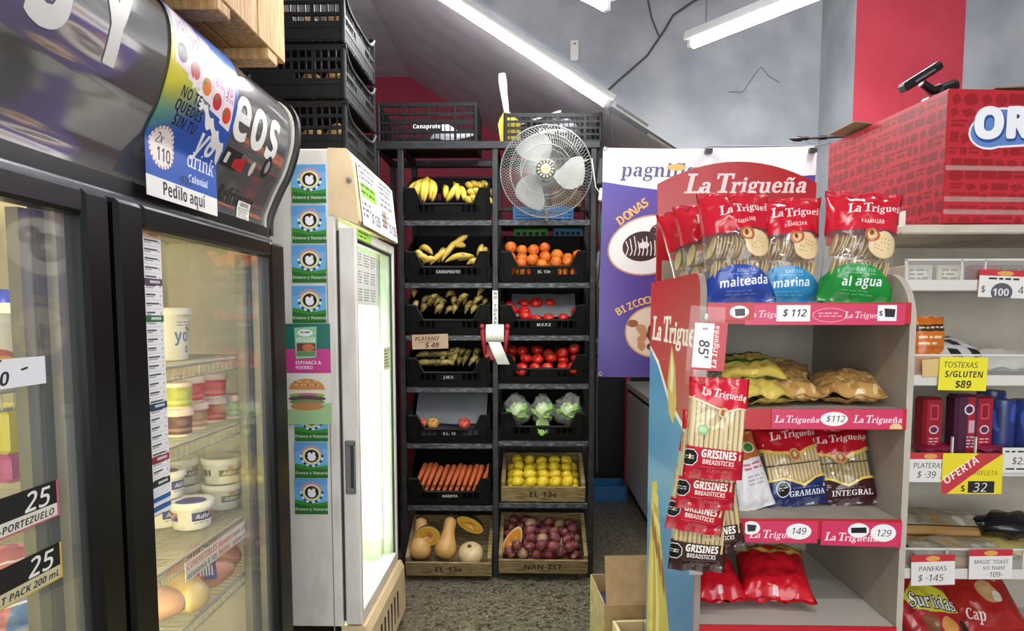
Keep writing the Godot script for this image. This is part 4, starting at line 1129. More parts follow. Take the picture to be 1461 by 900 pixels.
func wooden_box(key: String, tt: Transform3D, w: float, d: float, h: float, word: String, label: String) -> void:
	var wood := tri("box_wood", noise_tex(0.02, [[0.0, "57452a"], [0.35, "7d6844"], [0.6, "8f7a55"], [1.0, "a89268"]], FastNoiseLite.TYPE_SIMPLEX_SMOOTH, 4, 512, 61), Vector3(0.9, 7.0, 7.0), 0.8, 0.0, false)
	var t := thing("wooden_box", label, "crate", tt.origin, tt.basis, "wooden produce boxes")
	mi(t, "front_board", MB.new().box(Vector3(0, h * 0.42, d / 2 - 0.006), Vector3(w, h * 0.84, 0.012), 0.002), wood)
	for i in 2: mi(t, "back_board", MB.new().box(Vector3(0, h * (0.25 + 0.5 * i), -d / 2 + 0.006), Vector3(w, h * 0.47, 0.012), 0.002), wood)
	for s in [-1.0, 1.0]:
		mi(t, "end_board", MB.new().box(Vector3(s * (w / 2 - 0.012), h * 0.53, 0), Vector3(0.022, h * 1.06, d - 0.026), 0.002), wood)
	for i in 4: mi(t, "bottom_slat", MB.new().box(Vector3(0, 0.005, -d * 0.36 + i * d * 0.24), Vector3(w - 0.05, 0.01, d * 0.22), 0.0), wood)
	words_on(t, word, 0.05, mat("stencil_dark", C("2a2016"), 0.8), Vector3(0, h * 0.42, d / 2 + 0.0006))
	crate_xf[key] = tt
	if key != "lemon":   # wedges that hold the box on its slant
		for s in [-1.0, 1.0]:
			var q := t.transform.affine_inverse()
			var low: Vector3 = tt * Vector3(s * (w / 2 - 0.04), 0, -d / 2 + 0.03)
			mi(t, "prop_block", MB.new().prism([Vector2(0, 0), Vector2(0.03, 0), Vector2(0.03, low.y), Vector2(0, low.y)], 0.0, 0.04, q * Transform3D(Basis(), Vector3(low.x - 0.015, 0, low.z - 0.02))), wood)

# speckled skin colours: base, spots, how much
func skin(base: Color, spot: Color, much: float, freq: float, sd: int, var_to := Color(0, 0, 0, 0)) -> Callable:
	var f := FastNoiseLite.new()
	f.seed = sd; f.frequency = freq
	return func(u: float, v: float) -> Color:
		var k := f.get_noise_3d(cos(u * TAU), sin(u * TAU), v * 4.0)
		var c := base.lerp(spot, clampf((k + much - 0.5) * 4.0, 0.0, 1.0))
		if var_to.a > 0.0: c = c.lerp(var_to, clampf(0.5 + f.get_noise_3d(v * 2.0, u, 7.0), 0.0, 1.0))
		return c

func skin_mat(key: String, rough := 0.5, more := {}) -> StandardMaterial3D:
	var d := {"vertex_color_use_as_albedo": true}
	d.merge(more)
	return mat("skin_" + key, Color.WHITE, rough, 0.0, d)

func banana_mesh(S: Vector3, E: Vector3, bulge: Vector3, r: float, tipc: Color, fc: Callable) -> MB:
	var p := []
	var rad := []
	var prof := [0.3, 0.42, 0.7, 0.92, 1.0, 1.0, 0.97, 0.85, 0.6, 0.3]
	for i in 10:
		var s := i / 9.0
		p.append(S.lerp(E, s) + bulge * 4.0 * s * (1.0 - s))
		rad.append(r * prof[i])
	return MB.new().tube(p, rad, 7, true, func(u: float, v: float) -> Color: return tipc if v < 0.06 or v > 0.97 else fc.call(u, v))

func place(called: String, m: MB, ma: Material, label: String, cat: String, tt: Transform3D, group: String) -> void:
	# origin in the middle of the thing's underside
	var lo := Vector3(1e9, 1e9, 1e9)
	var hi := -lo
	for p in m.v:
		lo = lo.min(p); hi = hi.max(p)
	var c := Vector3((lo.x + hi.x) / 2, lo.y, (lo.z + hi.z) / 2)
	for i in m.v.size(): m.v[i] -= c
	one(called, m, ma, label, cat, tt * Transform3D(Basis(), c), group)

# pushes heaped round things apart inside their box (half width hx, depth z0..z1, floor y0)
func settle(p: Array, r: Array, hx: float, z0: float, z1: float, y0: float) -> void:
	for it in 60:
		for i in p.size():
			for j in range(i + 1, p.size()):
				var d: Vector3 = p[j] - p[i]
				var need: float = r[i] + r[j] - d.length()
				if need > 0.0:
					var push := (d.normalized() if d.length() > 0.0001 else Vector3.UP) * need * 0.5
					p[i] -= push; p[j] += push
		for i in p.size():
			p[i].x = clampf(p[i].x, -hx + r[i], hx - r[i])
			p[i].z = clampf(p[i].z, z0 + r[i], z1 - r[i])
			p[i].y = maxf(p[i].y - 0.0004, y0 + r[i])

func build_produce() -> void:
	rng.seed = 77
	var dk := L("4a3b1c")
	var yel := L("d9b93c")
	# hands of bananas, topmost crate
	var tt: Transform3D = crate_xf["00"]
	var bm := skin_mat("banana", 0.5)
	var st := Vector3(-0.125, 0.195, -0.02)
	for i in 7:
		var a := -0.9 + i * 0.28
		var E := Vector3(-0.15 + a * 0.075 + (i % 2) * 0.012, 0.085 + (i % 2) * 0.012, 0.135 - absf(a) * 0.03)
		place("banana", banana_mesh(st + Vector3(a * 0.012, -0.004 * absf(i - 3), 0), E, Vector3(a * 0.03, 0.02, 0.02), 0.0175, dk, skin(yel, dk, 0.18, 2.5, i)), bm, "yellow banana in the big hand at the left of the topmost banana crate", "banana", tt, "bananas in the big yellow hand")
	for q in [[0.02, 0.17, 0.0, 0.05, 0.095, 0.13], [0.05, 0.165, 0.02, -0.01, 0.09, 0.14], [-0.035, 0.15, -0.02, -0.02, 0.1, 0.11], [0.045, 0.15, -0.01, 0.085, 0.09, 0.125]]:
		place("banana", banana_mesh(Vector3(q[0], q[1], q[2]), Vector3(q[3], q[4], q[5]), Vector3(0.01, 0.015, 0.02), 0.018, dk, skin(yel, dk, 0.2, 2.5, 9)), bm, "yellow banana in the small hand amid the topmost banana crate", "banana", tt, "bananas in the small middle hand")
	for i in 14:
		var col := i % 5
		var row := i / 5
		var p := Vector3(0.085 + col * 0.027 + (row % 2) * 0.013, 0.1 + row * 0.03, 0.12 - row * 0.05)
		place("baby_banana", banana_mesh(p, p + Vector3(0.045, -0.02 + 0.012 * (col % 2), 0.035), Vector3(0, 0.012, 0.004), 0.019, dk, skin(L("c9a93e"), dk, 0.22, 3.0, 20 + i)), bm, "short stubby banana heaped at the right of the topmost crate", "banana", tt, "stubby bananas in the topmost crate")
	# second crate: loose bananas lying about
	tt = crate_xf["01"]
	var lay := [[-0.19, 0.1, 0.12, -0.1, 0.1, 0.13, 0.035], [-0.19, 0.12, 0.08, -0.13, 0.1, 0.14, 0.04], [-0.17, 0.15, 0.06, -0.09, 0.13, 0.09, 0.03], [-0.1, 0.09, 0.14, 0.0, 0.16, 0.07, 0.01], [-0.04, 0.1, 0.12, 0.05, 0.2, 0.04, 0.015], [0.0, 0.15, 0.07, 0.1, 0.22, 0.02, 0.01], [-0.02, 0.1, 0.13, 0.13, 0.13, 0.13, -0.018], [0.02, 0.17, 0.06, 0.09, 0.17, 0.06, 0.01], [0.05, 0.1, 0.1, 0.14, 0.12, 0.1, 0.012], [-0.06, 0.09, 0.1, -0.03, 0.16, 0.05, 0.01], [0.16, 0.095, 0.12, 0.185, 0.18, 0.07, 0.02], [0.2, 0.1, 0.11, 0.2, 0.17, 0.08, 0.012], [0.1, 0.09, 0.135, 0.17, 0.1, 0.12, 0.012], [-0.14, 0.09, 0.13, -0.07, 0.11, 0.13, 0.02]]
	for i in lay.size():
		var q: Array = lay[i]
		place("banana", banana_mesh(Vector3(q[0], q[1], q[2]), Vector3(q[3], q[4], q[5]), Vector3(0, absf(q[6]), q[6] * 0.3), 0.0175, dk, skin(L("cdb04a"), L("6a5526"), 0.24, 2.4, 40 + i)), bm, "ripe banana lying loose in the second banana crate", "banana", tt, "loose bananas in the second crate")
	# overripe bananas and plantains
	for k in 2:
		tt = crate_xf["0%d" % (2 + k)]
		for i in 24:
			var x := -0.19 + (i % 12) * 0.034 + rng.randf_range(-0.01, 0.01)
			var row := i / 12
			var lie: bool = k == 1 and x < -0.06
			var y := 0.1 + row * 0.025 + (0.05 if k == 0 and i % 5 == 2 else 0.0)
			var z := 0.115 - row * 0.06
			var S := Vector3(x, y, z)
			var E := S + (Vector3(0.11, 0.01, 0.0) if lie else Vector3(rng.randf_range(0.0, 0.06), rng.randf_range(0.0, 0.05), -0.05 + rng.randf_range(-0.02, 0.03)))
			var c1 := L("8f7a3c") if k == 0 else L("6f6428")
			place("overripe_banana" if k == 0 else "plantain", banana_mesh(S, E, Vector3(0, 0.022, 0.01), 0.0165, L("2c2113"), skin(c1, L("2f2412"), 0.42, 2.2, 60 + k * 30 + i, L("b49a56") if i % 3 == 0 else Color(0, 0, 0, 0))), bm, ["brown spotted overripe banana in the third crate from the top", "dark green and brown plantain below the cardboard price sign"][k], "banana" if k == 0 else "plantain", tt, ["overripe bananas", "plantains"][k])
	# carrots
	tt = crate_xf["05"]
	for i in 25:
		var row := i / 12 if i < 24 else 1
		var x := -0.185 + (i % 12) * 0.0335 + row * 0.014 if i < 24 else 0.2
		var S := Vector3(x - 0.02, 0.07 + row * 0.034, 0.15 - row * 0.012)
		var E := S + Vector3(0.036 + rng.randf_range(-0.006, 0.006), 0.045 + rng.randf_range(-0.004, 0.006), -0.15 + rng.randf_range(-0.01, 0.02))
		var m := MB.new().tube([S, S.lerp(E, 0.03), S.lerp(E, 0.3), S.lerp(E, 0.65), S.lerp(E, 0.93), E], [0.006, 0.01, 0.0125, 0.015, 0.0165, 0.007], 8, true, skin(L("b85428"), L("8a3c1c"), 0.28, 4.0, i, L("c86a3c")))
		place("carrot", m, skin_mat("carrot", 0.55), "orange carrot lying in the low black crate", "carrot", tt, "carrots")
	# apples and paper
	tt = crate_xf["04"]
	var ap := [[-0.165, 0.1, "b8383a", "d39a4a"], [-0.094, 0.1, "c9a24a", "b5463c"], [0.08, 0.1, "b23a3a", "c8674a"]]
	var an := ["red apple at the left corner of the nearly empty crate", "yellow blushed apple beside the red one", "red apple alone at the right of the nearly empty crate"]
	for i in 3:
		var f := skin(L(ap[i][2]), L(ap[i][3]), 0.45, 1.4, 90 + i)
		var pr := [Vector2(0.0, -0.026), Vector2(0.012, -0.031), Vector2(0.026, -0.022), Vector2(0.034, 0.0), Vector2(0.032, 0.018), Vector2(0.02, 0.029), Vector2(0.008, 0.026), Vector2(0.0, 0.02)]
		var t := thing("apple", an[i], "apple", tt * Vector3(ap[i][0], 0.09, 0.12), tt.basis * Basis(Vector3.RIGHT, 0.3), "apples")
		mi(t, "fruit", MB.new().lathe(pr, 18, Transform3D(), f), skin_mat("apple", 0.3))
		mi(t, "stalk", MB.new().tube([Vector3(0, 0.02, 0), Vector3(0.004, 0.038, 0)], 0.0015, 5), mat("stalk", C("4a3520"), 0.8))
	var liner := mat("grey_paper", C("6a6d72"), 0.75)
	for q in [["04", 0.4, 0.12, 0.0], ["12", 0.36, 0.07, 0.0]]:
		tt = crate_xf[q[0]]
		one("paper_sheet", MB.new().grid(16, 10, func(u: float, v: float) -> Vector3: return tt * Vector3((u - 0.5) * q[1], 0.075 + v * q[2], 0.09 - v * 0.19 + 0.006 * sin(u * 13.0 + v * 4.0))), liner, "grey paper sheet lining the crate %s" % ("behind the apples" if q[0] == "04" else "behind the upper tomatoes"), "paper")
	one("plastic_sheet", MB.new().grid(10, 6, func(u: float, v: float) -> Vector3: return crate_xf["04"] * Vector3((u - 0.5) * 0.4, 0.03 + 0.04 * v, 0.14 - v * 0.1 + 0.003 * sin(u * 11.0))), mat("grey_film", C("3a3c40"), 0.3), "dark plastic film on the floor of the apple crate", "film")
	# oranges
	tt = crate_xf["11"]
	var pts := []
	var rad := []
	for i in 36:
		var layer := 0 if i < 16 else 1
		var j := i if layer == 0 else i - 16
		var col := j % (6 if layer == 0 else 7)
		var row := j / (6 if layer == 0 else 7)
		if layer == 1 and row == 2 and col > 3: continue
		rad.append(rng.randf_range(0.029, 0.034))
		pts.append(Vector3(-0.18 + col * (0.07 if layer == 0 else 0.061), 0.042 + layer * 0.055 + row * layer * 0.034, 0.13 - row * (0.065 if layer == 0 else 0.052)) + Vector3(rng.randf_range(-0.014, 0.014), rng.randf_range(-0.012, 0.012), rng.randf_range(-0.012, 0.012)))
	settle(pts, rad, 0.216, -0.16, 0.166, 0.014)
	for i in pts.size():
		var r: float = rad[i]
		var f := skin(L("dd7a1e").lerp(L("c95a20"), rng.randf()), L("e89a3a"), 0.3, 1.5, 120 + i)
		place("orange", MB.new().ball(Vector3(r, r * 0.95, r), Transform3D(Basis(Vector3.RIGHT, rng.randf() * 3.0), pts[i]), 16, 11, null, f), skin_mat("orange", 0.42), "orange heaped in the black crate below the fan", "orange", tt, "oranges")
	# tomatoes
	for k in 2:
		tt = crate_xf["1%d" % (2 + k)]
		var n := 16 if k == 0 else 20
		pts = []
		rad = []
		for i in n:
			var col := i % 6
			var row := i / 6
			var p := Vector3(-0.175 + col * 0.07 + rng.randf_range(-0.012, 0.012), 0.085 + row * 0.026 + rng.randf_range(0.0, 0.012), 0.12 - row * 0.07)
			if k == 0 and row == 1 and col > 1 and col < 5: continue
			if k == 1 and row == 3: p = Vector3(0.17 - col * 0.05, 0.16 + 0.02 * (1 - col % 2), 0.03)
			pts.append(p)
			rad.append(rng.randf_range(0.03, 0.038))
		settle(pts, rad, 0.216, -0.16, 0.166, 0.05)
		for i in pts.size():
			var r: float = rad[i]
			var p: Vector3 = pts[i]
			var t := thing("tomato", ["red tomato in the upper tomato crate", "red tomato in the lower tomato crate"][k], "tomato", tt * (p - Vector3(0, r * 0.8, 0)), tt.basis * Basis(Vector3(1, 0, 0.4).normalized(), rng.randf_range(-0.6, 1.2)), ["upper tomatoes", "lower tomatoes"][k])
			mi(t, "fruit", MB.new().ball(Vector3(r, r * 0.82, r), Transform3D(Basis(), Vector3(0, r * 0.8, 0)), 16, 10, func(d: Vector3) -> float: return -0.1 * pow(maxf(0.0, d.y), 8.0) + 0.015 * sin(atan2(d.z, d.x) * 5.0), skin(L("b81e1c"), L("d2402a"), 0.3, 1.2, 160 + i + k * 40)), skin_mat("tomato", 0.22))
			if i % 3 == 0:
				var cal := MB.new()
				for j in 5: cal.tube([Vector3(0, r * 1.5, 0), Vector3(cos(j * 1.26) * 0.008, r * 1.56, sin(j * 1.26) * 0.008), Vector3(cos(j * 1.26) * 0.016, r * 1.52, sin(j * 1.26) * 0.016)], [0.003, 0.002, 0.001], 5)
				mi(t, "calyx", cal, mat("calyx", C("4c6a2c"), 0.7))
	# lettuce in clear bags
	tt = crate_xf["14"]
	for i in 3:
		var t := thing("lettuce_bag", ["clear bag of lettuce at the left of the crate", "clear bag of lettuce with leaves drooping over the rim in the middle of the crate", "clear puffed bag of lettuce at the right of the crate"][i], "lettuce", tt * Vector3(-0.145 + i * 0.14, 0.07, 0.06), tt.basis, "bagged lettuces")
		var f := FastNoiseLite.new()
		f.seed = 200 + i; f.frequency = 1.6
		for j in 9:
			var a := j * 2.4
			var base := Vector3(0.012 * cos(a), 0.02, 0.02 + 0.012 * sin(a))
			var tip := base + Vector3(0.05 * cos(a), 0.02 + 0.07 * absf(sin(a * 1.7)), 0.045 * sin(a) + 0.03)
			if i == 1 and j < 3: tip = base + Vector3(-0.01 + j * 0.014, -0.045, 0.11)
			var m := MB.new().grid(6, 8, func(u: float, v: float) -> Vector3:
				var s := (u - 0.5) * 2.0
				var wd := 0.03 * sin(PI * (0.12 + 0.8 * v))
				var ax := (tip - base).normalized()
				var sd := ax.cross(Vector3(0.3, 1, 0.2)).normalized()
				return base.lerp(tip, v) + sd * s * wd + Vector3(0, 1, 0.3) * (0.012 * v * (1.0 - v) * 4.0 + 0.007 * sin(s * 7.0 + v * 9.0 + j) * v), false, false, func(u: float, v: float) -> Color: return L("e6ebc6").lerp(L("86b84a"), clampf(v * 1.5 - 0.2 + 0.3 * absf(u - 0.5), 0.0, 1.0)))
			mi(t, "leaf", m, skin_mat("leaf", 0.5, {"backlight_enabled": true, "backlight": Color(0.3, 0.4, 0.15)}))
		mi(t, "lettuce_heart", MB.new().ball(Vector3(0.044, 0.046, 0.04), Transform3D(Basis(), Vector3(0.004, 0.055, -0.012)), 16, 11, func(d: Vector3) -> float: return 0.1 * sin(d.x * 9.0 + d.y * 7.0), skin(L("d6dfb4"), L("b3cc80"), 0.4, 2.0, 230 + i)), skin_mat("heart", 0.5))
		var sz: Vector3 = [Vector3(0.072, 0.075, 0.07), Vector3(0.062, 0.07, 0.065), Vector3(0.075, 0.075, 0.065)][i]
		var film := MB.new().ball(sz, Transform3D(Basis(Vector3(0, 0, 1), [0.25, 0.0, -0.3][i]), Vector3(0, 0.055, 0.0)), 40, 26, func(d: Vector3) -> float: return 0.32 * f.get_noise_3d(d.x * 1.4, d.y * 1.4, d.z * 1.4) + 0.2 * absf(f.get_noise_3d(d.x * 3.0, d.y * 1.6, d.z * 3.0)) + 0.35 * pow(maxf(0.0, d.y), 6.0))
		mi(t, "bag_film", film, glass("bag_film", C("fafcfa"), 0.12, 0.06))
	# lemons
	tt = crate_xf["lemon"]
	pts = []
	rad = []
	for i in 44:
		var layer := 0 if i < 24 else 1
		var j := i if layer == 0 else i - 24
		var per := 6 if layer == 0 else 5
		pts.append(Vector3(-0.18 + (j % per) * 0.07 + layer * 0.036 + rng.randf_range(-0.008, 0.008), 0.04 + layer * 0.05 + (j / per) * 0.008, 0.125 - (j / per) * 0.074 + rng.randf_range(-0.008, 0.008)))
		rad.append(rng.randf_range(0.031, 0.036))
	settle(pts, rad, 0.208, -0.155, 0.156, 0.012)
	for i in pts.size():
		var r: float = rad[i] * 0.93
		var m := MB.new().ball(Vector3(r * 1.12, r, r), Transform3D(Basis(Vector3(rng.randf(), rng.randf(), rng.randf() + 0.1).normalized(), rng.randf() * 3.0), pts[i]), 14, 10, func(d: Vector3) -> float: return 0.14 * pow(absf(d.x), 14.0), skin(L("dcba1e"), L("e6cc48"), 0.4, 1.3, 240 + i))
		place("lemon", m, skin_mat("lemon", 0.4), "yellow lemon in the shallow wooden box", "lemon", tt, "lemons")
	# red potatoes
	tt = crate_xf["potato"]
	pts = []
	rad = []
	for i in 82:
		var layer := 0 if i < 35 else (1 if i < 65 else 2)
		var j: int = i - [0, 35, 65][layer]
		var per: int = [7, 6, 5][layer]
		pts.append(Vector3(-0.2 + (j % per) * 0.066 + layer * 0.03 + rng.randf_range(-0.01, 0.01), 0.036 + layer * 0.046 + rng.randf_range(0.0, 0.012), 0.15 - (j / per) * 0.066 + rng.randf_range(-0.01, 0.01)))
		rad.append(rng.randf_range(0.027, 0.036))
	settle(pts, rad, 0.218, -0.172, 0.175, 0.012)
	for i in pts.size():
		if (pts[i] - Vector3(-0.165, 0.13, 0.075)).length() < 0.062: continue   # room for the cut squash
		var r: float = rad[i] * 0.86
		var c := L("7c343c").lerp(L("5c2229"), rng.randf())
		if i % 9 == 0: c = L("a8866a")
		var m := MB.new().ball(Vector3(r * rng.randf_range(1.1, 1.4), r, r), Transform3D(Basis(Vector3(rng.randf() - 0.5, rng.randf(), rng.randf() - 0.5).normalized(), rng.randf() * 3.0), pts[i]), 12, 9, func(d: Vector3) -> float: return 0.07 * sin(d.x * 5.0 + i) * cos(d.y * 4.0 + d.z * 3.0), skin(c, L("a87a66"), 0.3, 1.6, 300 + i))
		place("red_potato", m, skin_mat("potato", 0.5), "red skinned potato in the wooden box on the floor", "potato", tt, "red potatoes")
	cut_squash(tt * Transform3D(Basis(Vector3(0, 0, 1), -0.45) * Basis(Vector3.RIGHT, -0.35), Vector3(-0.165, 0.135, 0.08)), 0.056, 0.09, 0.035, 0.38, L("e7d6ae"), L("d88a2e"), L("e8a850"), "cut half of an orange squash lying on the red potatoes")
	# squashes
	tt = crate_xf["squash"]
	var but := func(k: float) -> Array: return [Vector2(0, 0), Vector2(0.02, -0.002), Vector2(0.05, 0.012), Vector2(0.062, 0.045), Vector2(0.058, 0.08), Vector2(0.042, 0.115), Vector2(0.034, 0.15), Vector2(0.035, 0.19 * k), Vector2(0.03, 0.215 * k), Vector2(0.012, 0.228 * k), Vector2(0, 0.228 * k)]
	for q in [[-0.163, 0.075, 0.135, -0.05, -1.15, "beige butternut squash lying at the left of the box"], [-0.03, 0.075, 0.13, 0.2, -1.05, "beige butternut squash lying in the middle of the box"]]:
		var t := thing("butternut_squash", q[5], "squash", tt * Vector3(q[0], q[1], q[2]), tt.basis * Basis(Vector3(0, 0, 1), -q[3]) * Basis(Vector3.RIGHT, q[4] + 0.2), "butternut squashes")
		mi(t, "fruit", MB.new().lathe(but.call(1.0), 20, Transform3D(), skin(L("c79a5c"), L("b98a4c"), 0.3, 1.5, 400)), skin_mat("squash", 0.45))
		mi(t, "stalk", MB.new().lathe([Vector2(0.012, 0.225), Vector2(0.008, 0.245), Vector2(0, 0.246)], 8), mat("stalk", C("4a3520"), 0.8))
	var pk := thing("round_squash", "pale round squash at the right of the box", "squash", tt * Vector3(0.125, 0.02, 0.11), tt.basis * Basis(Vector3(0, 0, 1), 0.1))
	mi(pk, "fruit", MB.new().lathe([Vector2(0, 0), Vector2(0.03, 0.003), Vector2(0.062, 0.03), Vector2(0.07, 0.065), Vector2(0.066, 0.095), Vector2(0.05, 0.116), Vector2(0.02, 0.126), Vector2(0, 0.125)], 24, Transform3D(), skin(L("cdb48a"), L("b99a64"), 0.3, 1.5, 410)), skin_mat("squash", 0.45))
	mi(pk, "stalk_scar", MB.new().lathe([Vector2(0.013, 0.1245), Vector2(0.01, 0.131), Vector2(0, 0.131)], 12), mat("stalk", C("4a3520"), 0.8))
	cut_squash(tt * Transform3D(Basis(Vector3(0, 0, 1), 0.2) * Basis(Vector3.RIGHT, -0.2), Vector3(-0.118, 0.185, 0.075)), 0.07, 0.064, 0.055, 0.0, L("2c3522"), L("c9952a"), L("b86f22"), "cut pumpkin quarter with dark green rind at the left of the box")
	cut_squash(tt * Transform3D(Basis(Vector3(0, 0, 1), 1.2) * Basis(Vector3.RIGHT, -0.25), Vector3(0.105, 0.175, -0.03)), 0.05, 0.085, 0.06, 0.05, L("26301f"), L("cf9c2c"), L("c07a24"), "cut oval pumpkin half with dark green rind at the back right of the box")

# half a squash: rind behind, cut face towards local +z, standing along local y
func cut_squash(tt: Transform3D, rx: float, ry: float, rz: float, waist: float, rind: Color, flesh: Color, seeds: Color, label: String) -> void:
	var t := thing("cut_squash", label, "squash", tt.origin, tt.basis)
	var wdt := func(s: float) -> float: return rx * (1.0 - waist * (0.5 + 0.5 * s) * (1.0 if s > -0.3 else 0.6))
	mi(t, "rind", MB.new().grid(20, 10, func(u: float, v: float) -> Vector3:
		var a := u * TAU
		var b := v * PI / 2.0
		var s := sin(a)
		return Vector3(cos(a) * wdt.call(s) * cos(b), s * ry * cos(b), -rz * sin(b)), true, true, skin(rind, rind.lerp(L("8a8a5a"), 0.3), 0.25, 1.5, 500)), skin_mat("rind", 0.45))
	var f := FastNoiseLite.new()
	f.seed = 9; f.frequency = 3.0
	mi(t, "cut_face", MB.new().grid(28, 10, func(u: float, v: float) -> Vector3:
		var a := u * TAU
		var s := sin(a)
		var k := 1.0 - v
		var z := -0.012 * maxf(0.0, 1.0 - k * 2.4) + (0.005 * f.get_noise_2d(u * 4.0, v * 3.0) if k < 0.4 else 0.0)
		return Vector3(cos(a) * wdt.call(s) * k, s * ry * k - (ry * 0.12 * (1.0 - k)), 0.0006 + z), true, false, func(u: float, v: float) -> Color:
			var k := 1.0 - v
			if k > 0.95: return rind
			if k > 0.88: return flesh.lerp(L("e6d49a"), 0.4)
			return flesh if k > 0.42 else seeds.lerp(L("e8cf96"), clampf(f.get_noise_2d(u * 9.0, v * 7.0) + 0.2, 0.0, 1.0))), skin_mat("flesh", 0.4))

func build_rack_top() -> void:
	var blk := mat("crate_black", C("08080a"), 0.5, 0.0, {"metallic_specular": 0.35})
	for k in 2:
		var t := thing("slatted_crate", ["black slatted crate with papers on the left of the rack top", "black slatted crate behind the fan on the right of the rack top"][k], "crate", V([-0.565, 0.115][k], 2.386, 4.18), Basis(Vector3.UP, [0.0, 0.02][k]), "black crates on the rack top")
		plastic_crate(t, [0.545, 0.53][k], 0.36, [0.225, 0.165][k], 0.0, true, blk, "Canaprote")
	var pap := mat("paper_white", C("d6d6da"), 0.6)
	one("paper_bundle", MB.new().grid(10, 8, func(u: float, v: float) -> Vector3: return V(-0.56 + u * 0.2 + v * 0.05, 2.42 + v * 0.12 * (1.0 - u * 0.6) + 0.01 * sin(u * 8.0), 4.05 + 0.12 * v)), pap, "crumpled white paper inside the left crate on the rack top", "paper")
	one("white_bag", MB.new().ball(Vector3(0.11, 0.07, 0.1), Transform3D(Basis(), V(0.16, 2.5, 4.22)), 18, 12, func(d: Vector3) -> float: return 0.1 * sin(d.x * 8.0 + d.y * 5.0)), pap, "white plastic bag bulging from the crate behind the fan", "bag")
	one("folded_board", MB.new().box(V(0.03, 2.53, 4.1), Vector3(0.28, 0.012, 0.1), 0.002, Basis(Vector3(0, 0, 1), 0.3)), mat("board_grey", C("b9b9b4"), 0.6), "pale folded board leaning out of the crate behind the fan", "board")
	var b := thing("hand_brush", "white handled brush with a yellow head standing in the right crate", "brush", V(-0.11, 2.4, 4.06), Basis(Vector3(0, 0, 1), 0.14))
	mi(b, "handle", MB.new().tube([Vector3(0, 0.16, 0), Vector3(0, 0.2, 0), Vector3(0.0, 0.27, 0), Vector3(0.002, 0.33, 0), Vector3(0.004, 0.375, 0)], [0.014, 0.017, 0.02, 0.024, 0.02], 10), mat("handle_white", C("dfe0e6"), 0.4))
	mi(b, "head", MB.new().prism([Vector2(-0.055, 0.0), Vector2(0.06, 0.0), Vector2(0.062, 0.11), Vector2(0.03, 0.15), Vector2(0.012, 0.172), Vector2(-0.012, 0.172), Vector2(-0.04, 0.14), Vector2(-0.056, 0.11)], -0.012, 0.012), mat("brush_yellow", C("d6bf3e"), 0.5))
	# wall fan
	var f := thing("wall_fan", "grey round fan with a wire guard and three blades on the rack", "fan", V(0.078, 2.2, 3.80), Basis(Vector3.UP, -0.05) * Basis(Vector3.RIGHT, -0.04))
	var wire := mat("fan_wire", C("a2a4a0"), 0.35, 0.3)
	for s in [0.05, -0.06]:
		var m := MB.new()
		var n := 84
		for i in n:
			var a := i * TAU / n
			var p := []
			for j in 6:
				var q := j / 5.0
				var ra := 0.05 + 0.185 * q
				var aa := a + 0.5 * q * (1.0 if s > 0 else -1.0)
				p.append(Vector3(cos(aa) * ra, sin(aa) * ra, s * (1.0 - pow(q, 3.0))))
			m.tube(p, 0.0011, 3, false)
		for ra in [0.052, 0.13, 0.1855, 0.236]:
			var ring := []
			var q: float = (ra - 0.05) / 0.185
			for i in 49: ring.append(Vector3(cos(i * TAU / 48) * ra, sin(i * TAU / 48) * ra, s * (1.0 - pow(clampf(q, 0.0, 1.0), 3.0))))
			m.tube(ring, 0.0042 if ra > 0.23 else 0.0018, 6, false)
		mi(f, "front_guard" if s > 0 else "rear_guard", m, wire)
	for k in 3:
		var m := MB.new()
		for side in [0.0, 1.0]:
			m.grid(10, 10, func(u: float, v: float) -> Vector3:
				var ra := 0.035 + 0.165 * v
				var half := 0.16 + 0.46 * sin(PI * clampf(0.1 + 0.74 * v, 0.0, 1.0))
				var a := (u - 0.5) * 2.0 * half + 0.35 * v
				return Vector3(cos(a) * ra, sin(a) * ra, 0.03 * (0.5 - u) - 0.0018 * side), false, side > 0.5)
		mi(f, "blade", m, mat("blade_grey", C("a3a49f"), 0.4), Transform3D(Basis(Vector3(0, 0, 1), 1.75 + k * TAU / 3), Vector3.ZERO))
	mi(f, "hub", MB.new().lathe([Vector2(0.034, -0.03), Vector2(0.036, 0.016), Vector2(0.028, 0.026), Vector2(0, 0.03)], 20, Transform3D(Basis(Vector3.RIGHT, PI / 2), Vector3.ZERO)), mat("blade_grey", C("a3a49f"), 0.4))
	mi(f, "badge", MB.new().lathe([Vector2(0.05, 0.047), Vector2(0.05, 0.053), Vector2(0.044, 0.056), Vector2(0, 0.056)], 26, Transform3D(Basis(Vector3.RIGHT, PI / 2), Vector3.ZERO)), mat("badge_dark", C("53534d"), 0.4))
	var gold := MB.new().lathe([Vector2(0.026, 0.0565), Vector2(0.022, 0.06), Vector2(0, 0.061)], 22, Transform3D(Basis(Vector3.RIGHT, PI / 2), Vector3.ZERO))
	for i in 14: gold.box(Vector3(cos(i * TAU / 14) * 0.037, sin(i * TAU / 14) * 0.037, 0.0575), Vector3(0.014, 0.005, 0.003), 0.0, Basis(Vector3(0, 0, 1), i * TAU / 14))
	mi(f, "badge_ring", gold, mat("badge_cream", C("d8d2ae"), 0.35))
	mi(f, "badge_mark", MB.new().box(Vector3(0, 0, 0.0615), Vector3(0.03, 0.006, 0.002), 0.0, Basis(Vector3(0, 0, 1), 0.2)), mat("badge_gold", C("a08432"), 0.35, 0.4))
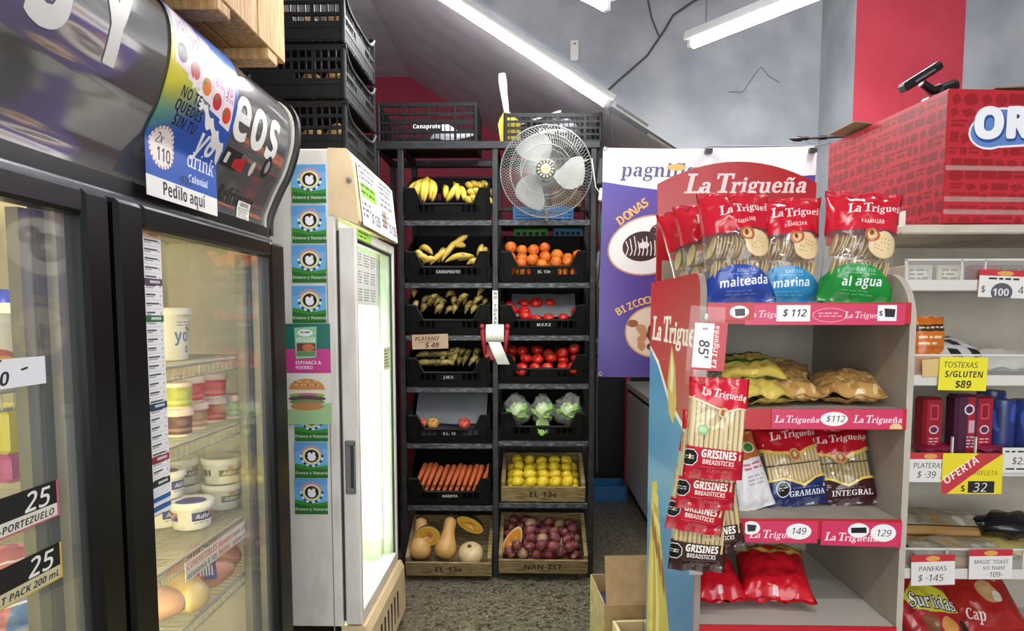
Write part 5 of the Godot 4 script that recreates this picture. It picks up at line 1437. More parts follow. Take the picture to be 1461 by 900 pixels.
	mi(f, "motor", MB.new().lathe([Vector2(0, -0.145), Vector2(0.05, -0.14), Vector2(0.06, -0.1), Vector2(0.055, -0.062), Vector2(0, -0.06)], 20, Transform3D(Basis(Vector3.RIGHT, PI / 2), Vector3.ZERO)), mat("motor_grey", C("7b7c78"), 0.5))
	mi(f, "bracket", MB.new().tube([Vector3(0, -0.03, -0.12), Vector3(0, -0.16, -0.13), Vector3(0, -0.232, -0.135)], 0.011, 8), mat("motor_grey", C("7b7c78"), 0.5))
	# crates behind the fan
	for q in [["blue_crate", "2f6a9c", 0.07, 1.972, 0.34, 0.1, "blue plastic crate on the shelf behind the fan"], ["blue_crate", "3a7fae", 0.215, 1.899, 0.17, 0.066, "small light blue crate under the shelf behind the oranges"], ["green_crate", "3f9a34", 0.0, 1.899, 0.2, 0.064, "bright green plastic crate behind the oranges"]]:
		var t := thing(q[0], q[6], "crate", V(q[2], q[3], 4.26 if q[3] > 1.95 else 4.34))
		var ma := mat("plastic_" + q[1], C(q[1]), 0.45)
		if q[5] > 0.08: plastic_crate(t, q[4], 0.3, q[5], 0.0, true, ma)
		else:
			tray(t, q[4], 0.16, q[5], ma)
			for i in 5: mi(t, "front_slot", MB.new().box(Vector3(-q[4] * 0.36 + i * q[4] * 0.18, q[5] * 0.55, 0.0805), Vector3(q[4] * 0.12, q[5] * 0.3, 0.002)), mat("slot_black", C("14181a"), 0.7))
	one("shelf_board", MB.new().bb(V(-0.17, 1.965, 4.05), V(0.31, 1.971, 4.4)), mat("board_dark", C("241f1c"), 0.7), "dark board laid on the rack under the blue crate", "board")
	one("cardboard_box", MB.new().bb(V(0.12, 2.076, 4.2), V(0.29, 2.17, 4.4), 0.003), mat("brown_card", C("7a5a34"), 0.8), "brown cardboard box behind the lower right of the fan", "box")
	# power adapter and leads beside the fan
	var ad := thing("power_adapter", "black power adapter hanging on the rack post right of the fan", "adapter", V(0.365, 2.13, 3.93), Basis(Vector3(0, 0, 1), -0.12))
	mi(ad, "case", MB.new().box(Vector3(0, 0.09, 0), Vector3(0.06, 0.15, 0.05), 0.01), mat("adapter_black", C("1a1a1c"), 0.4))
	mi(ad, "plug", MB.new().box(Vector3(0.01, -0.03, 0.02), Vector3(0.022, 0.07, 0.02), 0.006), mat("plug_white", C("d2d2ce"), 0.45))
	one("white_lead", MB.new().tube([V(0.27, 2.27, 3.9), V(0.32, 2.28, 3.88), V(0.33, 2.2, 3.87), V(0.34, 2.13, 3.87), V(0.365, 2.1, 3.88)], 0.0035, 6), mat("lead_white", C("d8d8d4"), 0.5), "white lead looping from the fan to the black adapter", "cable")
	one("black_lead", MB.new().tube([V(0.37, 2.07, 3.93), V(0.36, 1.95, 3.92), V(0.375, 1.8, 3.93), V(0.36, 1.6, 3.93), V(0.37, 1.3, 3.94), V(0.365, 1.0, 3.95), V(0.37, 0.6, 3.95)], 0.005, 6), mat("cable_black", C("222226"), 0.5), "black lead hanging down the right side of the rack", "cable")
	var hang := [[0.4, 1.97, "3f7a5a", 0.05, "green plastic bag hanging beside the banner"], [0.395, 1.72, "9a9690", 0.07, "grey plastic bag hanging on the rack side"], [0.39, 1.52, "6a4a30", 0.06, "brown net bag hanging on the rack side"], [0.4, 1.3, "b4b2ac", 0.06, "pale plastic bag lowest on the rack side"]]
	for q in hang:
		one("hanging_bag", MB.new().ball(Vector3(q[3] * 0.5, q[3] * 1.6, q[3] * 0.6), Transform3D(Basis(), V(q[0], q[1], 4.1)), 12, 9, func(d: Vector3) -> float: return 0.12 * sin(d.x * 7.0 + d.y * 9.0)), mat("hang_" + q[2], C(q[2]), 0.45), q[4], "bag")
	# chest freezer under the stairs
	var cf := thing("chest_freezer", "white chest freezer in the dark passage under the stairs", "freezer", V(1.08, 0, 5.1))
	mi(cf, "body", MB.new().bb(Vector3(-0.28, 0.06, -0.85), Vector3(0.24, 0.84, 0.85), 0.015), mat("freezer_white", C("d6d6d2"), 0.4))
	mi(cf, "lid", MB.new().bb(Vector3(-0.29, 0.86, -0.855), Vector3(0.25, 0.92, 0.855), 0.012), mat("freezer_white", C("d6d6d2"), 0.4))
	mi(cf, "lid_seal", MB.new().bb(Vector3(-0.275, 0.838, -0.84), Vector3(0.235, 0.862, 0.84)), mat("seal_dark", C("26262a"), 0.6))
	mi(cf, "plinth", MB.new().bb(Vector3(-0.26, 0.0, -0.82), Vector3(0.22, 0.06, 0.82)), mat("seal_dark", C("26262a"), 0.6))

# ---------------------------------------------------------------- banner
func logo(cv: Canvas, x: float, y: float, size: float, c: Color, rot := 0.0, fat := 0.0) -> void:
	# the maker's name in a slanting serif with tall initials
	var dx := Vector2.RIGHT.rotated(rot)
	var p := Vector2(x, y)
	cv.text("L", p.x, p.y, size * 1.35, c, "Droid Serif", true, 0, 0.22, rot, 1.0, fat)
	p += dx * size * 0.78
	cv.text("a", p.x, p.y, size, c, "Droid Serif", true, 0, 0.22, rot, 1.0, fat)
	p += dx * size * 0.72
	cv.text("T", p.x, p.y, size * 1.35, c, "Droid Serif", true, 0, 0.22, rot, 1.0, fat)
	p += dx * size * 0.8
	cv.text("rigueña", p.x, p.y, size, c, "Droid Serif", true, 0, 0.22, rot, 0.98, fat)

func build_banner() -> void:
	var cv := Canvas.new(768, 832, C("4b3a8c"))
	var k := 768.0 / 303.0
	var P := func(px: float, py: float) -> Vector2: return Vector2((px - 862.0) * k, (py - 208.0) * k)
	cv.poly([Vector2(0, 0), Vector2(768, 0), Vector2(768, 40 * k), Vector2(640, 42 * k), Vector2(500, 70 * k), P.call(960, 268), P.call(905, 262), P.call(862, 256)], C("dddde0"))
	var p: Vector2 = P.call(888, 248)
	cv.text("pagnifique", p.x, p.y, 66, C("4a3f70"), "Droid Serif", true, 0, 0.12)
	p = P.call(968, 234)
	cv.ell(p.x, p.y, 36, 12, C("c9a45c"))
	for i in 5: cv.text("DONAS"[i], (P.call(889 + i * 8.6, 318 - i * 6.5) as Vector2).x, (P.call(889 + i * 8.6, 318 - i * 6.5) as Vector2).y, 44, C("e0a84e"), "Droid Sans", true, 0, 0.0, -0.62 + i * 0.02)
	for i in 9: cv.text("BIZCOCHOS"[i], (P.call(890 + i * 7.6, 447 - i * 4.2 + i * i * 0.2) as Vector2).x, (P.call(890 + i * 7.6, 447 - i * 4.2 + i * i * 0.2) as Vector2).y, 38, C("e0b45e"), "Droid Sans", true, 0, 0.0, -0.6 + i * 0.05)
	p = P.call(932, 345)
	cv.ell(p.x, p.y, 156, 108, C("b98a6a"), -0.25).ell(p.x, p.y, 150, 102, C("e6e6e4"), -0.25)
	p = P.call(922, 347)
	cv.ell(p.x, p.y, 74, 54, C("2c1d20"), -0.15).ell(p.x + 4, p.y - 4, 20, 12, C("e0d8d2"), -0.15)
	for i in 9: cv.line([Vector2(p.x - 62 + i * 15, p.y - 18 - (i % 3) * 9), Vector2(p.x - 52 + i * 14, p.y + 6 + (i % 2) * 12), Vector2(p.x - 60 + i * 15, p.y + 34)], 4, C("e8e2dc"))
	cv.ell(p.x + 70, p.y - 50, 46, 34, C("3a2426")).ell(p.x + 70, p.y - 50, 12, 8, C("e6e6e4"))
	for i in 12: cv.ell(p.x + 44 + (i * 23) % 56, p.y - 70 + (i * 13) % 40, 4, 3, C("d08a9a"))
	p = P.call(942, 470)
	cv.ell(p.x, p.y, 108, 96, C("c59a62")).ell(p.x, p.y, 102, 90, C("d8c6b8"))
	for i in 16: cv.ell(p.x - 80 + (i * 37) % 150, p.y - 30 + (i * 29) % 90, 20, 14, [C("8a5434"), C("b8875a"), C("6a3a26"), C("d9b98c")][i % 4], i * 0.5)
	p = P.call(880, 531)
	cv.fine(p.x, p.y, 260, 1, 14, C("54448f"), 3)
	var t := thing("purple_banner", "purple and white bakery banner with doughnuts hanging behind the biscuit display", "banner", V(0.69, 2.115, 2.9))
	var f := func(z: float) -> Callable: return func(u: float, v: float) -> Vector3: return Vector3(-0.407 + u * 0.825 - (1.0 - v) * 0.014 * (1.0 - u), -0.9 * (1.0 - v) - 0.006 * sin(u * PI) * v, z + 0.012 * sin(u * 7.0 + v * 2.0) * (1.1 - v) + 0.004 * sin(v * 11.0 + u * 3.0))
	var m := MB.new().grid(30, 30, f.call(0.001))
	mi(t, "cloth", m, pic("banner_print", cv, 0.38))
	mi(t, "cloth_back", MB.new().grid(30, 30, f.call(0.0), false, true), mat("banner_back", C("c8c8cc"), 0.5))
	for q in [[-0.4, -0.008], [0.41, -0.008], [-0.41, -0.888]]:
		mi(t, "eyelet", MB.new().lathe([Vector2(0.009, 0), Vector2(0.008, 0.003), Vector2(0.004, 0.003), Vector2(0.004, 0)], 14, Transform3D(Basis(Vector3.RIGHT, PI / 2), Vector3(q[0], q[1], 0.016))), mat("eyelet_steel", C("8f8f8f"), 0.3, 0.8))
	one("banner_cord", MB.new().tube([V(0.36, 2.16, 3.93), V(0.5, 2.125, 3.2), V(0.7, 2.118, 2.905), V(1.1, 2.118, 2.905), V(1.2, 2.15, 3.0), V(1.5, 2.19, 3.5)], 0.0025, 5), mat("cord_grey", C("6a6a6a"), 0.7), "thin cord stretched along the top of the purple banner", "cord")
	for x in [0.69, 1.09]:
		var c := thing("binder_clip", "small dark clip holding the banner %s" % ("at the middle of its top edge" if x < 1.0 else "near its right corner"), "clip", V(x, 2.1, 2.89))
		mi(c, "jaw", MB.new().prism([Vector2(-0.013, -0.012), Vector2(0.013, -0.012), Vector2(0.013, 0.004), Vector2(-0.013, 0.004)], -0.016, 0.016), mat("clip_dark", C("3a3a3c"), 0.35, 0.5))
		mi(c, "wire_arm", MB.new().tube([Vector3(-0.008, 0.003, 0.012), Vector3(-0.006, 0.022, 0.012), Vector3(0.006, 0.022, 0.012), Vector3(0.008, 0.003, 0.012)], 0.0014, 5), mat("eyelet_steel", C("8f8f8f"), 0.3, 0.8))
	var rod := thing("curtain_rod", "thin black rod with a spear tip pointing left above the banner corner", "rod", V(1.19, 2.172, 3.0), Basis(Vector3(0, 0, 1), 0.04))
	var bl := mat("rod_black", C("141416"), 0.35)
	mi(rod, "rod", MB.new().tube([Vector3(-0.1, 0, 0), Vector3(0.5, 0, 0)], 0.0045, 8), bl)
	mi(rod, "finial", MB.new().lathe([Vector2(0, 0), Vector2(0.009, 0.02), Vector2(0.012, 0.045), Vector2(0.006, 0.06), Vector2(0.009, 0.07), Vector2(0.005, 0.08)], 12, Transform3D(Basis(Vector3(0, 0, 1), -PI / 2), Vector3(-0.155, 0, 0))), bl)
	mi(rod, "collar", MB.new().tube([Vector3(-0.035, 0, 0), Vector3(-0.005, 0, 0)], 0.009, 10), bl)

# ---------------------------------------------------------------- biscuit display
func talker(cv: Canvas, big := true) -> void:
	logo(cv, 14, 62, 40, C("f3d4dc"))

func build_display() -> void:
	var o := V(0.605, 0, 1.9)
	var t := thing("biscuit_display", "red cardboard biscuit display with an arched header and greige shelves", "display stand", o)
	var grey := tri("greige_board", noise_tex(0.03, [[0.0, "a89f91"], [0.5, "b2a99b"], [1.0, "bab1a3"]], FastNoiseLite.TYPE_SIMPLEX_SMOOTH, 3, 256, 71), Vector3(1, 1, 1), 0.6)
	var redm := mat("display_red", C("b41822"), 0.35)
	var D := func(x: float, y: float, d: float) -> Vector3: return V(x, y, d) - o
	# side panels with rounded front corners
	var side := func(rr: float) -> Array:
		var pl := [Vector2(-0.35, 0.0), Vector2(0.3, 0.0)]
		for i in 9:
			var a := i / 8.0 * PI / 2.0
			pl.append(Vector2(0.3 - rr + rr * cos(a), 1.555 - rr + rr * sin(a)))
		pl.append(Vector2(-0.35, 1.56))
		return pl
	var SX := Basis(Vector3(0, 0, 1), Vector3(0, 1, 0), Vector3(-1, 0, 0))
	var lp := mi(t, "side_panel", MB.new().prism(side.call(0.05), 0.0, 0.014, Transform3D(SX, Vector3(-0.219, 0, 0))), mat("panel_edge", C("8c8276"), 0.6))
	mi(t, "side_panel", MB.new().prism(side.call(0.11), 0.0, 0.014, Transform3D(SX, Vector3(0.236, 0, 0))), grey)
	var cv := Canvas.new(512, 1228, C("b8121c"))
	cv.poly([Vector2(0, 250), Vector2(120, 300), Vector2(260, 420), Vector2(512, 520), Vector2(512, 1228), Vector2(0, 1228)], C("eee8da"))
	cv.poly([Vector2(0, 262), Vector2(110, 318), Vector2(250, 438), Vector2(512, 540), Vector2(512, 1228), Vector2(0, 1228)], C("4a86c0"))
	cv.poly([Vector2(0, 700), Vector2(512, 640), Vector2(512, 800), Vector2(0, 900)], C("5f9ace"))
	logo(cv, 24, 224, 92, C("f2ece0"), 0.0, 2)
	cv.poly([Vector2(270, 230), Vector2(310, 300), Vector2(330, 420), Vector2(300, 500), Vector2(250, 470), Vector2(230, 360)], C("d9b04e")).poly([Vector2(270, 250), Vector2(295, 320), Vector2(285, 400), Vector2(255, 380)], C("f0e6c0"))
	for i in 5: cv.poly([Vector2(20 + i * 40, 1228), Vector2(60 + i * 12, 790 + i * 34), Vector2(130 + i * 14, 760 + i * 50), Vector2(120 + i * 44, 1228)], [C("d8bb56"), C("e6cf7a"), C("c9a440"), C("ecdc98"), C("d8bb56")][i])
	for i in 4: cv.ell(80 + i * 46, 960 + i * 40, 16, 60, C("8f5a2a"), -0.3)
	var pr := MB.new().prism(side.call(0.05), 0.0, 0.0008, Transform3D(SX, Vector3(-0.2332, 0, 0)))
	for i in pr.uv.size(): pr.uv[i].y = pr.uv[i].y * 1.56 / 0.94
	mi(lp, "panel_print", pr, pic("panel_print", cv, 0.3, {"texture_repeat": false}))
	mi(t, "back_panel", MB.new().bb(D.call(0.385, 0.0, 2.14), D.call(0.828, 1.62, 2.152)), grey)
	# header
	var arch := [Vector2(-0.235, 1.5), Vector2(0.222, 1.5), Vector2(0.222, 1.838)]
	for i in 15:
		var s := 1.0 - i / 7.0
		arch.append(Vector2(-0.0065 + s * 0.2285, 1.842 + 0.062 * (1.0 - s * s)))
	arch.append(Vector2(-0.235, 1.838))
	mi(t, "header", MB.new().prism(arch, -0.012, 0.0, Transform3D(Basis(), Vector3(0, 0, -0.252))), mat("header_back", C("b0141e"), 0.3))
	cv = Canvas.new(768, 680, C("b0141e"))
	logo(cv, 128, 150, 96, C("f0dcd8"), 0.0, 1)
	mi(t, "header_print", MB.new().prism(arch, 0.0, 0.001, Transform3D(Basis(), Vector3(0, 0, -0.252))), pic("header_print", cv, 0.22))
	# shelves
	for y in [1.486, 1.253, 1.005, 0.758, 0.4]:
		mi(t, "shelf", MB.new().bb(D.call(0.386, y - 0.012, 1.6), D.call(0.827, y, 2.14), 0.002), mat("shelf_white", C("cdc8be"), 0.5) if y < 0.8 else grey)
		mi(t, "shelf_lip", MB.new().bb(D.call(0.386, y - 0.044, 1.596), D.call(0.827, y + 0.002, 1.6)), redm)
	# price strips on the shelf lips
	var pk := C("c83258")
	var strips := [[0.64, 1.462, 0.345, 0.045, 0], [0.437, 1.468, 0.1, 0.036, 1], [0.618, 1.233, 0.172, 0.044, 2], [0.76, 1.233, 0.115, 0.044, 3], [0.561, 0.978, 0.161, 0.05, 4], [0.738, 0.975, 0.177, 0.056, 5], [0.76, 0.74, 0.12, 0.03, 6]]
	var sl := ["long pink price strip with two price cards under the bagged crackers", "red strip end with a crossed out oval price at the top shelf", "pink price strip marked 112 under the lying bags", "short pink strip at the right of the second shelf", "pink price strip marked 149 under the egg biscuits", "tilted pink price strip marked 129 with a blotted price", "red price strip at the bottom edge of the display"]
	for q in strips:
		var w := int(q[2] * 2200.0)
		var h := int(q[3] * 2200.0)
		cv = Canvas.new(w, h, pk)
		cv.rect(0, 0, w, h, pk)
		match q[4]:
			0:
				logo(cv, 10, 62, 34, C("f0c4d0")); cv.rect(150, 4, 160, 78, C("eceae8")).text("$ 112", 180, 58, 46, C("1c1a20"), "Droid Sans", false, 0, 0.2, 0.0, 1.0, 1).ell(405, 52, 84, 34, C("e2a0b2")).ell(405, 52, 80, 31, pk).fine(350, 40, 110, 2, 14, C("e2a0b2"), 2)
				logo(cv, 470, 66, 32, C("f0c4d0")); cv.rect(628, 4, 90, 76, C("eceae8")).text("$", 636, 56, 34, C("1c1a20")).poly([Vector2(660, 20), Vector2(712, 24), Vector2(708, 62), Vector2(664, 60)], C("1c1a20"))
			1:
				cv.rect(0, 0, w, h, C("b41822")); cv.ell(150, 40, 46, 30, C("e8e0dc")); cv.poly([Vector2(128, 26), Vector2(176, 24), Vector2(178, 58), Vector2(132, 60)], C("1c1a20"))
			2:
				logo(cv, 14, 66, 35, C("f6dfe4")); cv.ell(300, 48, 66, 34, C("eceae8")).text("$112", 262, 62, 42, C("1c1a20"), "Droid Sans", false, 0, 0.2)
			3:
				logo(cv, 16, 66, 38, C("f6dfe4")); cv.ell(222, 90, 30, 22, C("e2bf86"))
			4:
				logo(cv, 20, 86, 42, C("f3d0d8")); cv.ell(262, 52, 62, 40, C("eceae8")).text("149", 226, 66, 46, C("1c1a20"), "Droid Sans", false, 0, 0.2).ell(30, 36, 44, 34, C("eceae8")).poly([Vector2(10, 18), Vector2(56, 22), Vector2(50, 52), Vector2(14, 54)], C("2a2830"))
			5:
				logo(cv, 16, 98, 42, C("f6dfe4")); cv.ell(180, 44, 52, 36, C("eceae8")).poly([Vector2(142, 32), Vector2(216, 28), Vector2(220, 56), Vector2(146, 58)], C("16141a")).ell(300, 54, 62, 44, C("eceae8")).text("129", 266, 70, 46, C("1c1a20"), "Droid Sans", false, 0, 0.2)
			6:
				cv.rect(0, 0, w, h, C("c02030")); cv.ell(60, 40, 50, 26, C("e8d8d4"))
		one("price_strip", sheet(q[2], q[3], 0.001), pic("strip%d" % q[4], cv, 0.3), sl[q[4]], "price strip", Transform3D(Basis(Vector3(0, 0, 1), -0.02 if q[4] == 5 else 0.0), V(q[0], q[1], 1.5945 - 0.0005 * (q[4] % 2))))
	# tag with 85
	var tg := thing("price_tag", "red framed price tag reading 85 hanging turned on its side", "price tag", V(0.383, 1.394, 1.56), Basis(Vector3(0, 0, 1), -0.06))
	cv = Canvas.new(220, 320, C("b8202a"))
	cv.rect(6, 8, 128, 296, C("e9e6e2")).text("85'", 44, 120, 92, C("1b2030"), "Droid Sans", false, 0, 0.1, PI / 2, 1.0, 2).text("$", 60, 36, 44, C("1b2030"), "Droid Sans", false, 0, 0.0, PI / 2)
	logo(cv, 166, 306, 46, C("f2e4e0"), -PI / 2)
	mi(tg, "card", sheet(0.072, 0.104, 0.0015), pic("tag85", cv, 0.3))
	mi(tg, "clear_holder", MB.new().bb(Vector3(-0.045, -0.085, -0.003), Vector3(0.03, 0.085, -0.002)), mat("tag_film", Color(0.95, 0.93, 0.92, 0.03), 0.05, 0.0, {"transparency": BaseMaterial3D.TRANSPARENCY_ALPHA, "metallic_specular": 0.25}))
	mi(tg, "pin", MB.new().ball(Vector3(0.005, 0.008, 0.005), Transform3D(Basis(), Vector3(-0.012, 0.062, 0.004)), 10, 7), mat("pin_white", C("dcd8d2"), 0.4))
	# wall of biscuits
	crackers()
	grisines()
	rest_of_display()

func cracker_canvas(foot: Color, word: String, sub: String) -> Canvas:
	var cv := Canvas.new(320, 480, Color(0.6, 0.5, 0.4, 0.0))
	var red := C("c4142c")
	cv.poly([Vector2(0, 0), Vector2(320, 0), Vector2(320, 176), Vector2(230, 168), Vector2(120, 182), Vector2(0, 190)], red)
	logo(cv, 76, 110, 44, C("f4e6e2"), -0.1)
	cv.text("FAMILIAR", 190, 146, 22, C("f0c8c4"), "Droid Sans", true, 1, 0.0, -0.1)
	# printed biscuit and emblem over the window
	cv.ell(238, 236, 64, 60, C("c9a878")).ell(238, 236, 60, 56, C("dfc79a"))
	for i in 14: cv.ell(204 + (i * 29) % 72, 204 + (i * 23) % 66, 3, 3, C("b08c5c"))
	cv.ell(190, 196, 34, 30, C("b4603a")).ell(190, 196, 22, 20, C("e0b98a")).ell(186, 190, 10, 12, C("7a4a2a"))
	var arc := [Vector2(320, 480), Vector2(0, 480)]
	for i in 21:
		var s := i / 20.0
		arc.append(Vector2(s * 320, 330 + 80 * pow(absf(s * 2.0 - 0.9), 2.4) - 6))
	cv.poly(arc, foot)
	cv.text("GALLETA", 176, 356, 20, foot.lightened(0.55), "Droid Sans", true, 1).fine(96, 362, 150, 1, 10, foot.lightened(0.4), 4)
	cv.text(word, 170, 412, 50, C("eef0f4"), "Droid Sans", true, 1, 0.0, -0.06).fine(90, 430, 160, 2, 12, foot.lightened(0.25), 6)
	return cv

func crackers() -> void:
	var scis := {"transparency": BaseMaterial3D.TRANSPARENCY_ALPHA_SCISSOR, "alpha_scissor_threshold": 0.5}
	var list := [["malteada", "2f4aa0", Vector3(0.485, 1.487, 1.70), 0.06, 0.04, "bag of crackers with a blue foot reading malteada"], ["marina", "2f8cc0", Vector3(0.618, 1.487, 1.77), -0.05, 0.0, "bag of crackers with a light blue foot reading marina"], ["al agua", "1f8a3a", Vector3(0.748, 1.487, 1.70), -0.12, -0.1, "bag of crackers with a green foot at the right of the top shelf"], ["malteada", "2f4aa0", Vector3(0.472, 1.487, 1.93), 0.2, 0.2, "bag of crackers peeking out behind the blue footed one"], ["malteada", "2f4aa0", Vector3(0.478, 1.487, 1.84), 0.12, 0.12, "bag of crackers squeezed between two others at the left"]]
	for i in list.size():
		var q: Array = list[i]
		var w := 0.172
		var h := 0.262
		var t := thing("cracker_bag", q[5], "cracker bag", V(q[2].x, q[2].y, q[2].z), Basis(Vector3.UP, q[3]) * Basis(Vector3.RIGHT, -0.16) * Basis(Vector3(0, 0, 1), q[4]), "bagged crackers on the top shelf")
		var key := "cracker_" + String(q[0]).replace(" ", "_")
		var ma: StandardMaterial3D = mats[key] if mats.has(key) else pic(key, cracker_canvas(C(q[1]), q[0], ""), 0.2, scis)
		mi(t, "printed_film", bag(w, h, 0.085, 11 + i, 0.05, 0.0065), ma)
		mi(t, "clear_film", bag(w - 0.003, h - 0.003, 0.082, 11 + i, 0.05, 0.0065), glass("clear_film", C("fbf6ee"), 0.06, 0.08))
		var m := MB.new()
		var r := RandomNumberGenerator.new()
		r.seed = 30 + i
		for k in 2:
			for j in 15:
				var a := Basis(Vector3(0, 0, 1), PI / 2 - 0.25 + r.randf_range(-0.1, 0.1)) * Basis(Vector3.RIGHT, r.randf_range(-0.15, 0.15))
				m.lathe([Vector2(0, -0.0022), Vector2(0.026, -0.0022), Vector2(0.028, 0), Vector2(0.026, 0.0022), Vector2(0, 0.0022)], 14, Transform3D(a, Vector3(-0.058 + j * 0.0082, 0.075 + k * 0.058, 0.006)))
		mi(t, "crackers", m, mat("cracker_crust", C("cbb07c"), 0.7))

func stick_canvas(c: Color, word := "GRISINES", head := true) -> Canvas:
	var cv := Canvas.new(288, 448, Color(0.85, 0.8, 0.6, 0.0))
	var red := C("c8142e")
	var foot := [Vector2(0, 300), Vector2(288, 318), Vector2(288, 448), Vector2(0, 448)]
	cv.poly([Vector2(0, 0), Vector2(288, 0), Vector2(288, 140), Vector2(240, 134), Vector2(190, 144), Vector2(150, 138), Vector2(70, 112), Vector2(0, 92)], C("e4cfa8"))
	cv.poly([Vector2(0, 0), Vector2(288, 0), Vector2(288, 132), Vector2(240, 126), Vector2(190, 136), Vector2(150, 130), Vector2(70, 104), Vector2(0, 84)], red)
	logo(cv, 54, 74, 36, C("f6e8e2"), 0.1)
	cv.ell(168, 150, 28, 22, C("d9b98a")).ell(164, 150, 12, 14, C("a8643c")).ell(180, 154, 10, 10, C("f0e0b0"))
	cv.ell(74, 226, 28, 20, C("7fae6a")).ell(74, 226, 20, 13, C("a8c890")).rect(58, 244, 34, 5, C("8aa878"))
	cv.poly(foot, c)
	cv.text(word, 160, 352, 48, C("f4eee6"), "Droid Sans", true, 1, 0.0, 0.05, 0.8, 1).text("BREADSTICKS", 160, 382, 30, C("f4eee6"), "Droid Sans", true, 1, 0.0, 0.05, 0.8)
	cv.rect(70, 392, 180, 2, c.lightened(0.4)).text("CLÁSSICOS", 160, 418, 20, c.lightened(0.5), "Droid Sans", false, 1, 0.0, 0.05)
	var oc := []
	var oc2 := []
	for i in 8:
		oc.append(Vector2(22, 352) + Vector2.from_angle(i * TAU / 8 + TAU / 16) * 36)
		oc2.append(Vector2(22, 352) + Vector2.from_angle(i * TAU / 8 + TAU / 16) * 40)
	cv.poly(oc2, C("e8e8e8")).poly(oc, C("141416")).fine(2, 344, 40, 2, 10, C("d0d0d0"), 2)
	return cv

func sticks_in(t: Node3D, w: float, h: float, n: int, c: Color, key: String) -> void:
	var m := MB.new()
	var r := RandomNumberGenerator.new()
	r.seed = 5
	for k in 2:
		for i in n:
			var x := -w / 2 + w * (i + 0.5) / n
			m.tube([Vector3(x, h * 0.2, 0.003 - k * 0.007), Vector3(x + r.randf_range(-0.001, 0.001), h * 0.5, 0.004 - k * 0.007), Vector3(x, h * 0.82, 0.003 - k * 0.007)], w / n * 0.47, 8)
	mi(t, "breadsticks", m, mat(key, c, 0.65))

func grisines() -> void:
	var scis := {"transparency": BaseMaterial3D.TRANSPARENCY_ALPHA_SCISSOR, "alpha_scissor_threshold": 0.5}
	var rm := pic("stick_red", stick_canvas(C("bb1a30")), 0.22, scis)
	var bm := pic("stick_brown", stick_canvas(C("3a221e")), 0.22, scis)
	one("clip_strip", MB.new().box(V(0.366, 1.14, 1.562), Vector3(0.03, 0.5, 0.002), 0.0), glass("strip_film", C("f0f0f0"), 0.2, 0.1), "clear hanging strip that carries the breadstick packs", "clip strip")
	var list := [[0.372, 1.127, 1.462, -0.05, true, "red pack of breadsticks, topmost and frontmost on the hanging strip"], [0.364, 1.056, 1.492, -0.06, true, "red pack of breadsticks, second on the hanging strip"], [0.346, 1.0, 1.516, -0.16, true, "red pack of breadsticks, tilted third on the hanging strip"], [0.408, 0.945, 1.54, 0.16, false, "brown footed pack of breadsticks tilted to the right on the strip"], [0.36, 0.908, 1.535, -0.05, false, "brown footed pack of breadsticks lowest on the strip"]]
	for i in list.size():
		var q: Array = list[i]
		var w := 0.122
		var h := 0.208
		var t := thing("breadstick_pack", q[5], "breadstick pack", V(q[0], q[1], q[2]), Basis(Vector3(0, 0, 1), q[3]), "breadstick packs on the hanging strip")
		mi(t, "printed_film", bag(w, h, 0.026, 21 + i, 0.07, 0.0025, 0.04), rm if q[4] else bm)
		mi(t, "clear_film", bag(w - 0.002, h - 0.002, 0.0245, 21 + i, 0.07, 0.0025, 0.04), glass("clear_film", C("fbf6ee"), 0.06, 0.08))
		sticks_in(t, w * 0.88, h, 11, C("e2cf9c") if q[4] else C("cdb47c"), "stick_pale" if q[4] else "stick_wheat")

func window_canvas(foot: Color, word: String, size: float) -> Canvas:
	var cv := Canvas.new(320, 400, Color(0.75, 0.65, 0.4, 0.0))
	var top := [Vector2(0, 0), Vector2(320, 0), Vector2(320, 120), Vector2(200, 156), Vector2(160, 160), Vector2(110, 150), Vector2(0, 122)]
	var edge := [Vector2(0, 116), Vector2(110, 146), Vector2(160, 156), Vector2(200, 152), Vector2(320, 114), Vector2(320, 132), Vector2(200, 168), Vector2(160, 172), Vector2(110, 162), Vector2(0, 134)]
	cv.poly(top, C("bb1626")).poly(edge, C("d8b45a"))
	logo(cv, 66, 88, 40, C("f4e6e2"), -0.04)
	cv.ell(166, 168, 30, 30, C("c89a62")).ell(166, 168, 22, 22, C("a8683c")).ell(166, 164, 10, 12, C("e0c090"))
	var fp := [Vector2(0, 278), Vector2(90, 274), Vector2(180, 312), Vector2(250, 280), Vector2(320, 272), Vector2(320, 400), Vector2(0, 400)]
	var fe := [Vector2(0, 268), Vector2(90, 264), Vector2(180, 302), Vector2(250, 270), Vector2(320, 262), Vector2(320, 274), Vector2(250, 282), Vector2(180, 314), Vector2(90, 276), Vector2(0, 280)]
	cv.poly(fp, foot).poly(fe, C("d9c25a"))
	cv.text(word, 196, 356, size, C("eef0f2"), "Droid Serif", true, 1).fine(120, 318, 140, 1, 10, foot.lightened(0.35), 2)
	if word == "GRAMADA":
		cv.ell(76, 318, 32, 36, C("e4e4e4")).ell(76, 318, 28, 32, C("16161a")).fine(56, 310, 38, 2, 10, C("d0d0d0"), 2)
	else: cv.fine(40, 300, 60, 3, 10, C("b8a8a4"), 3)
	return cv

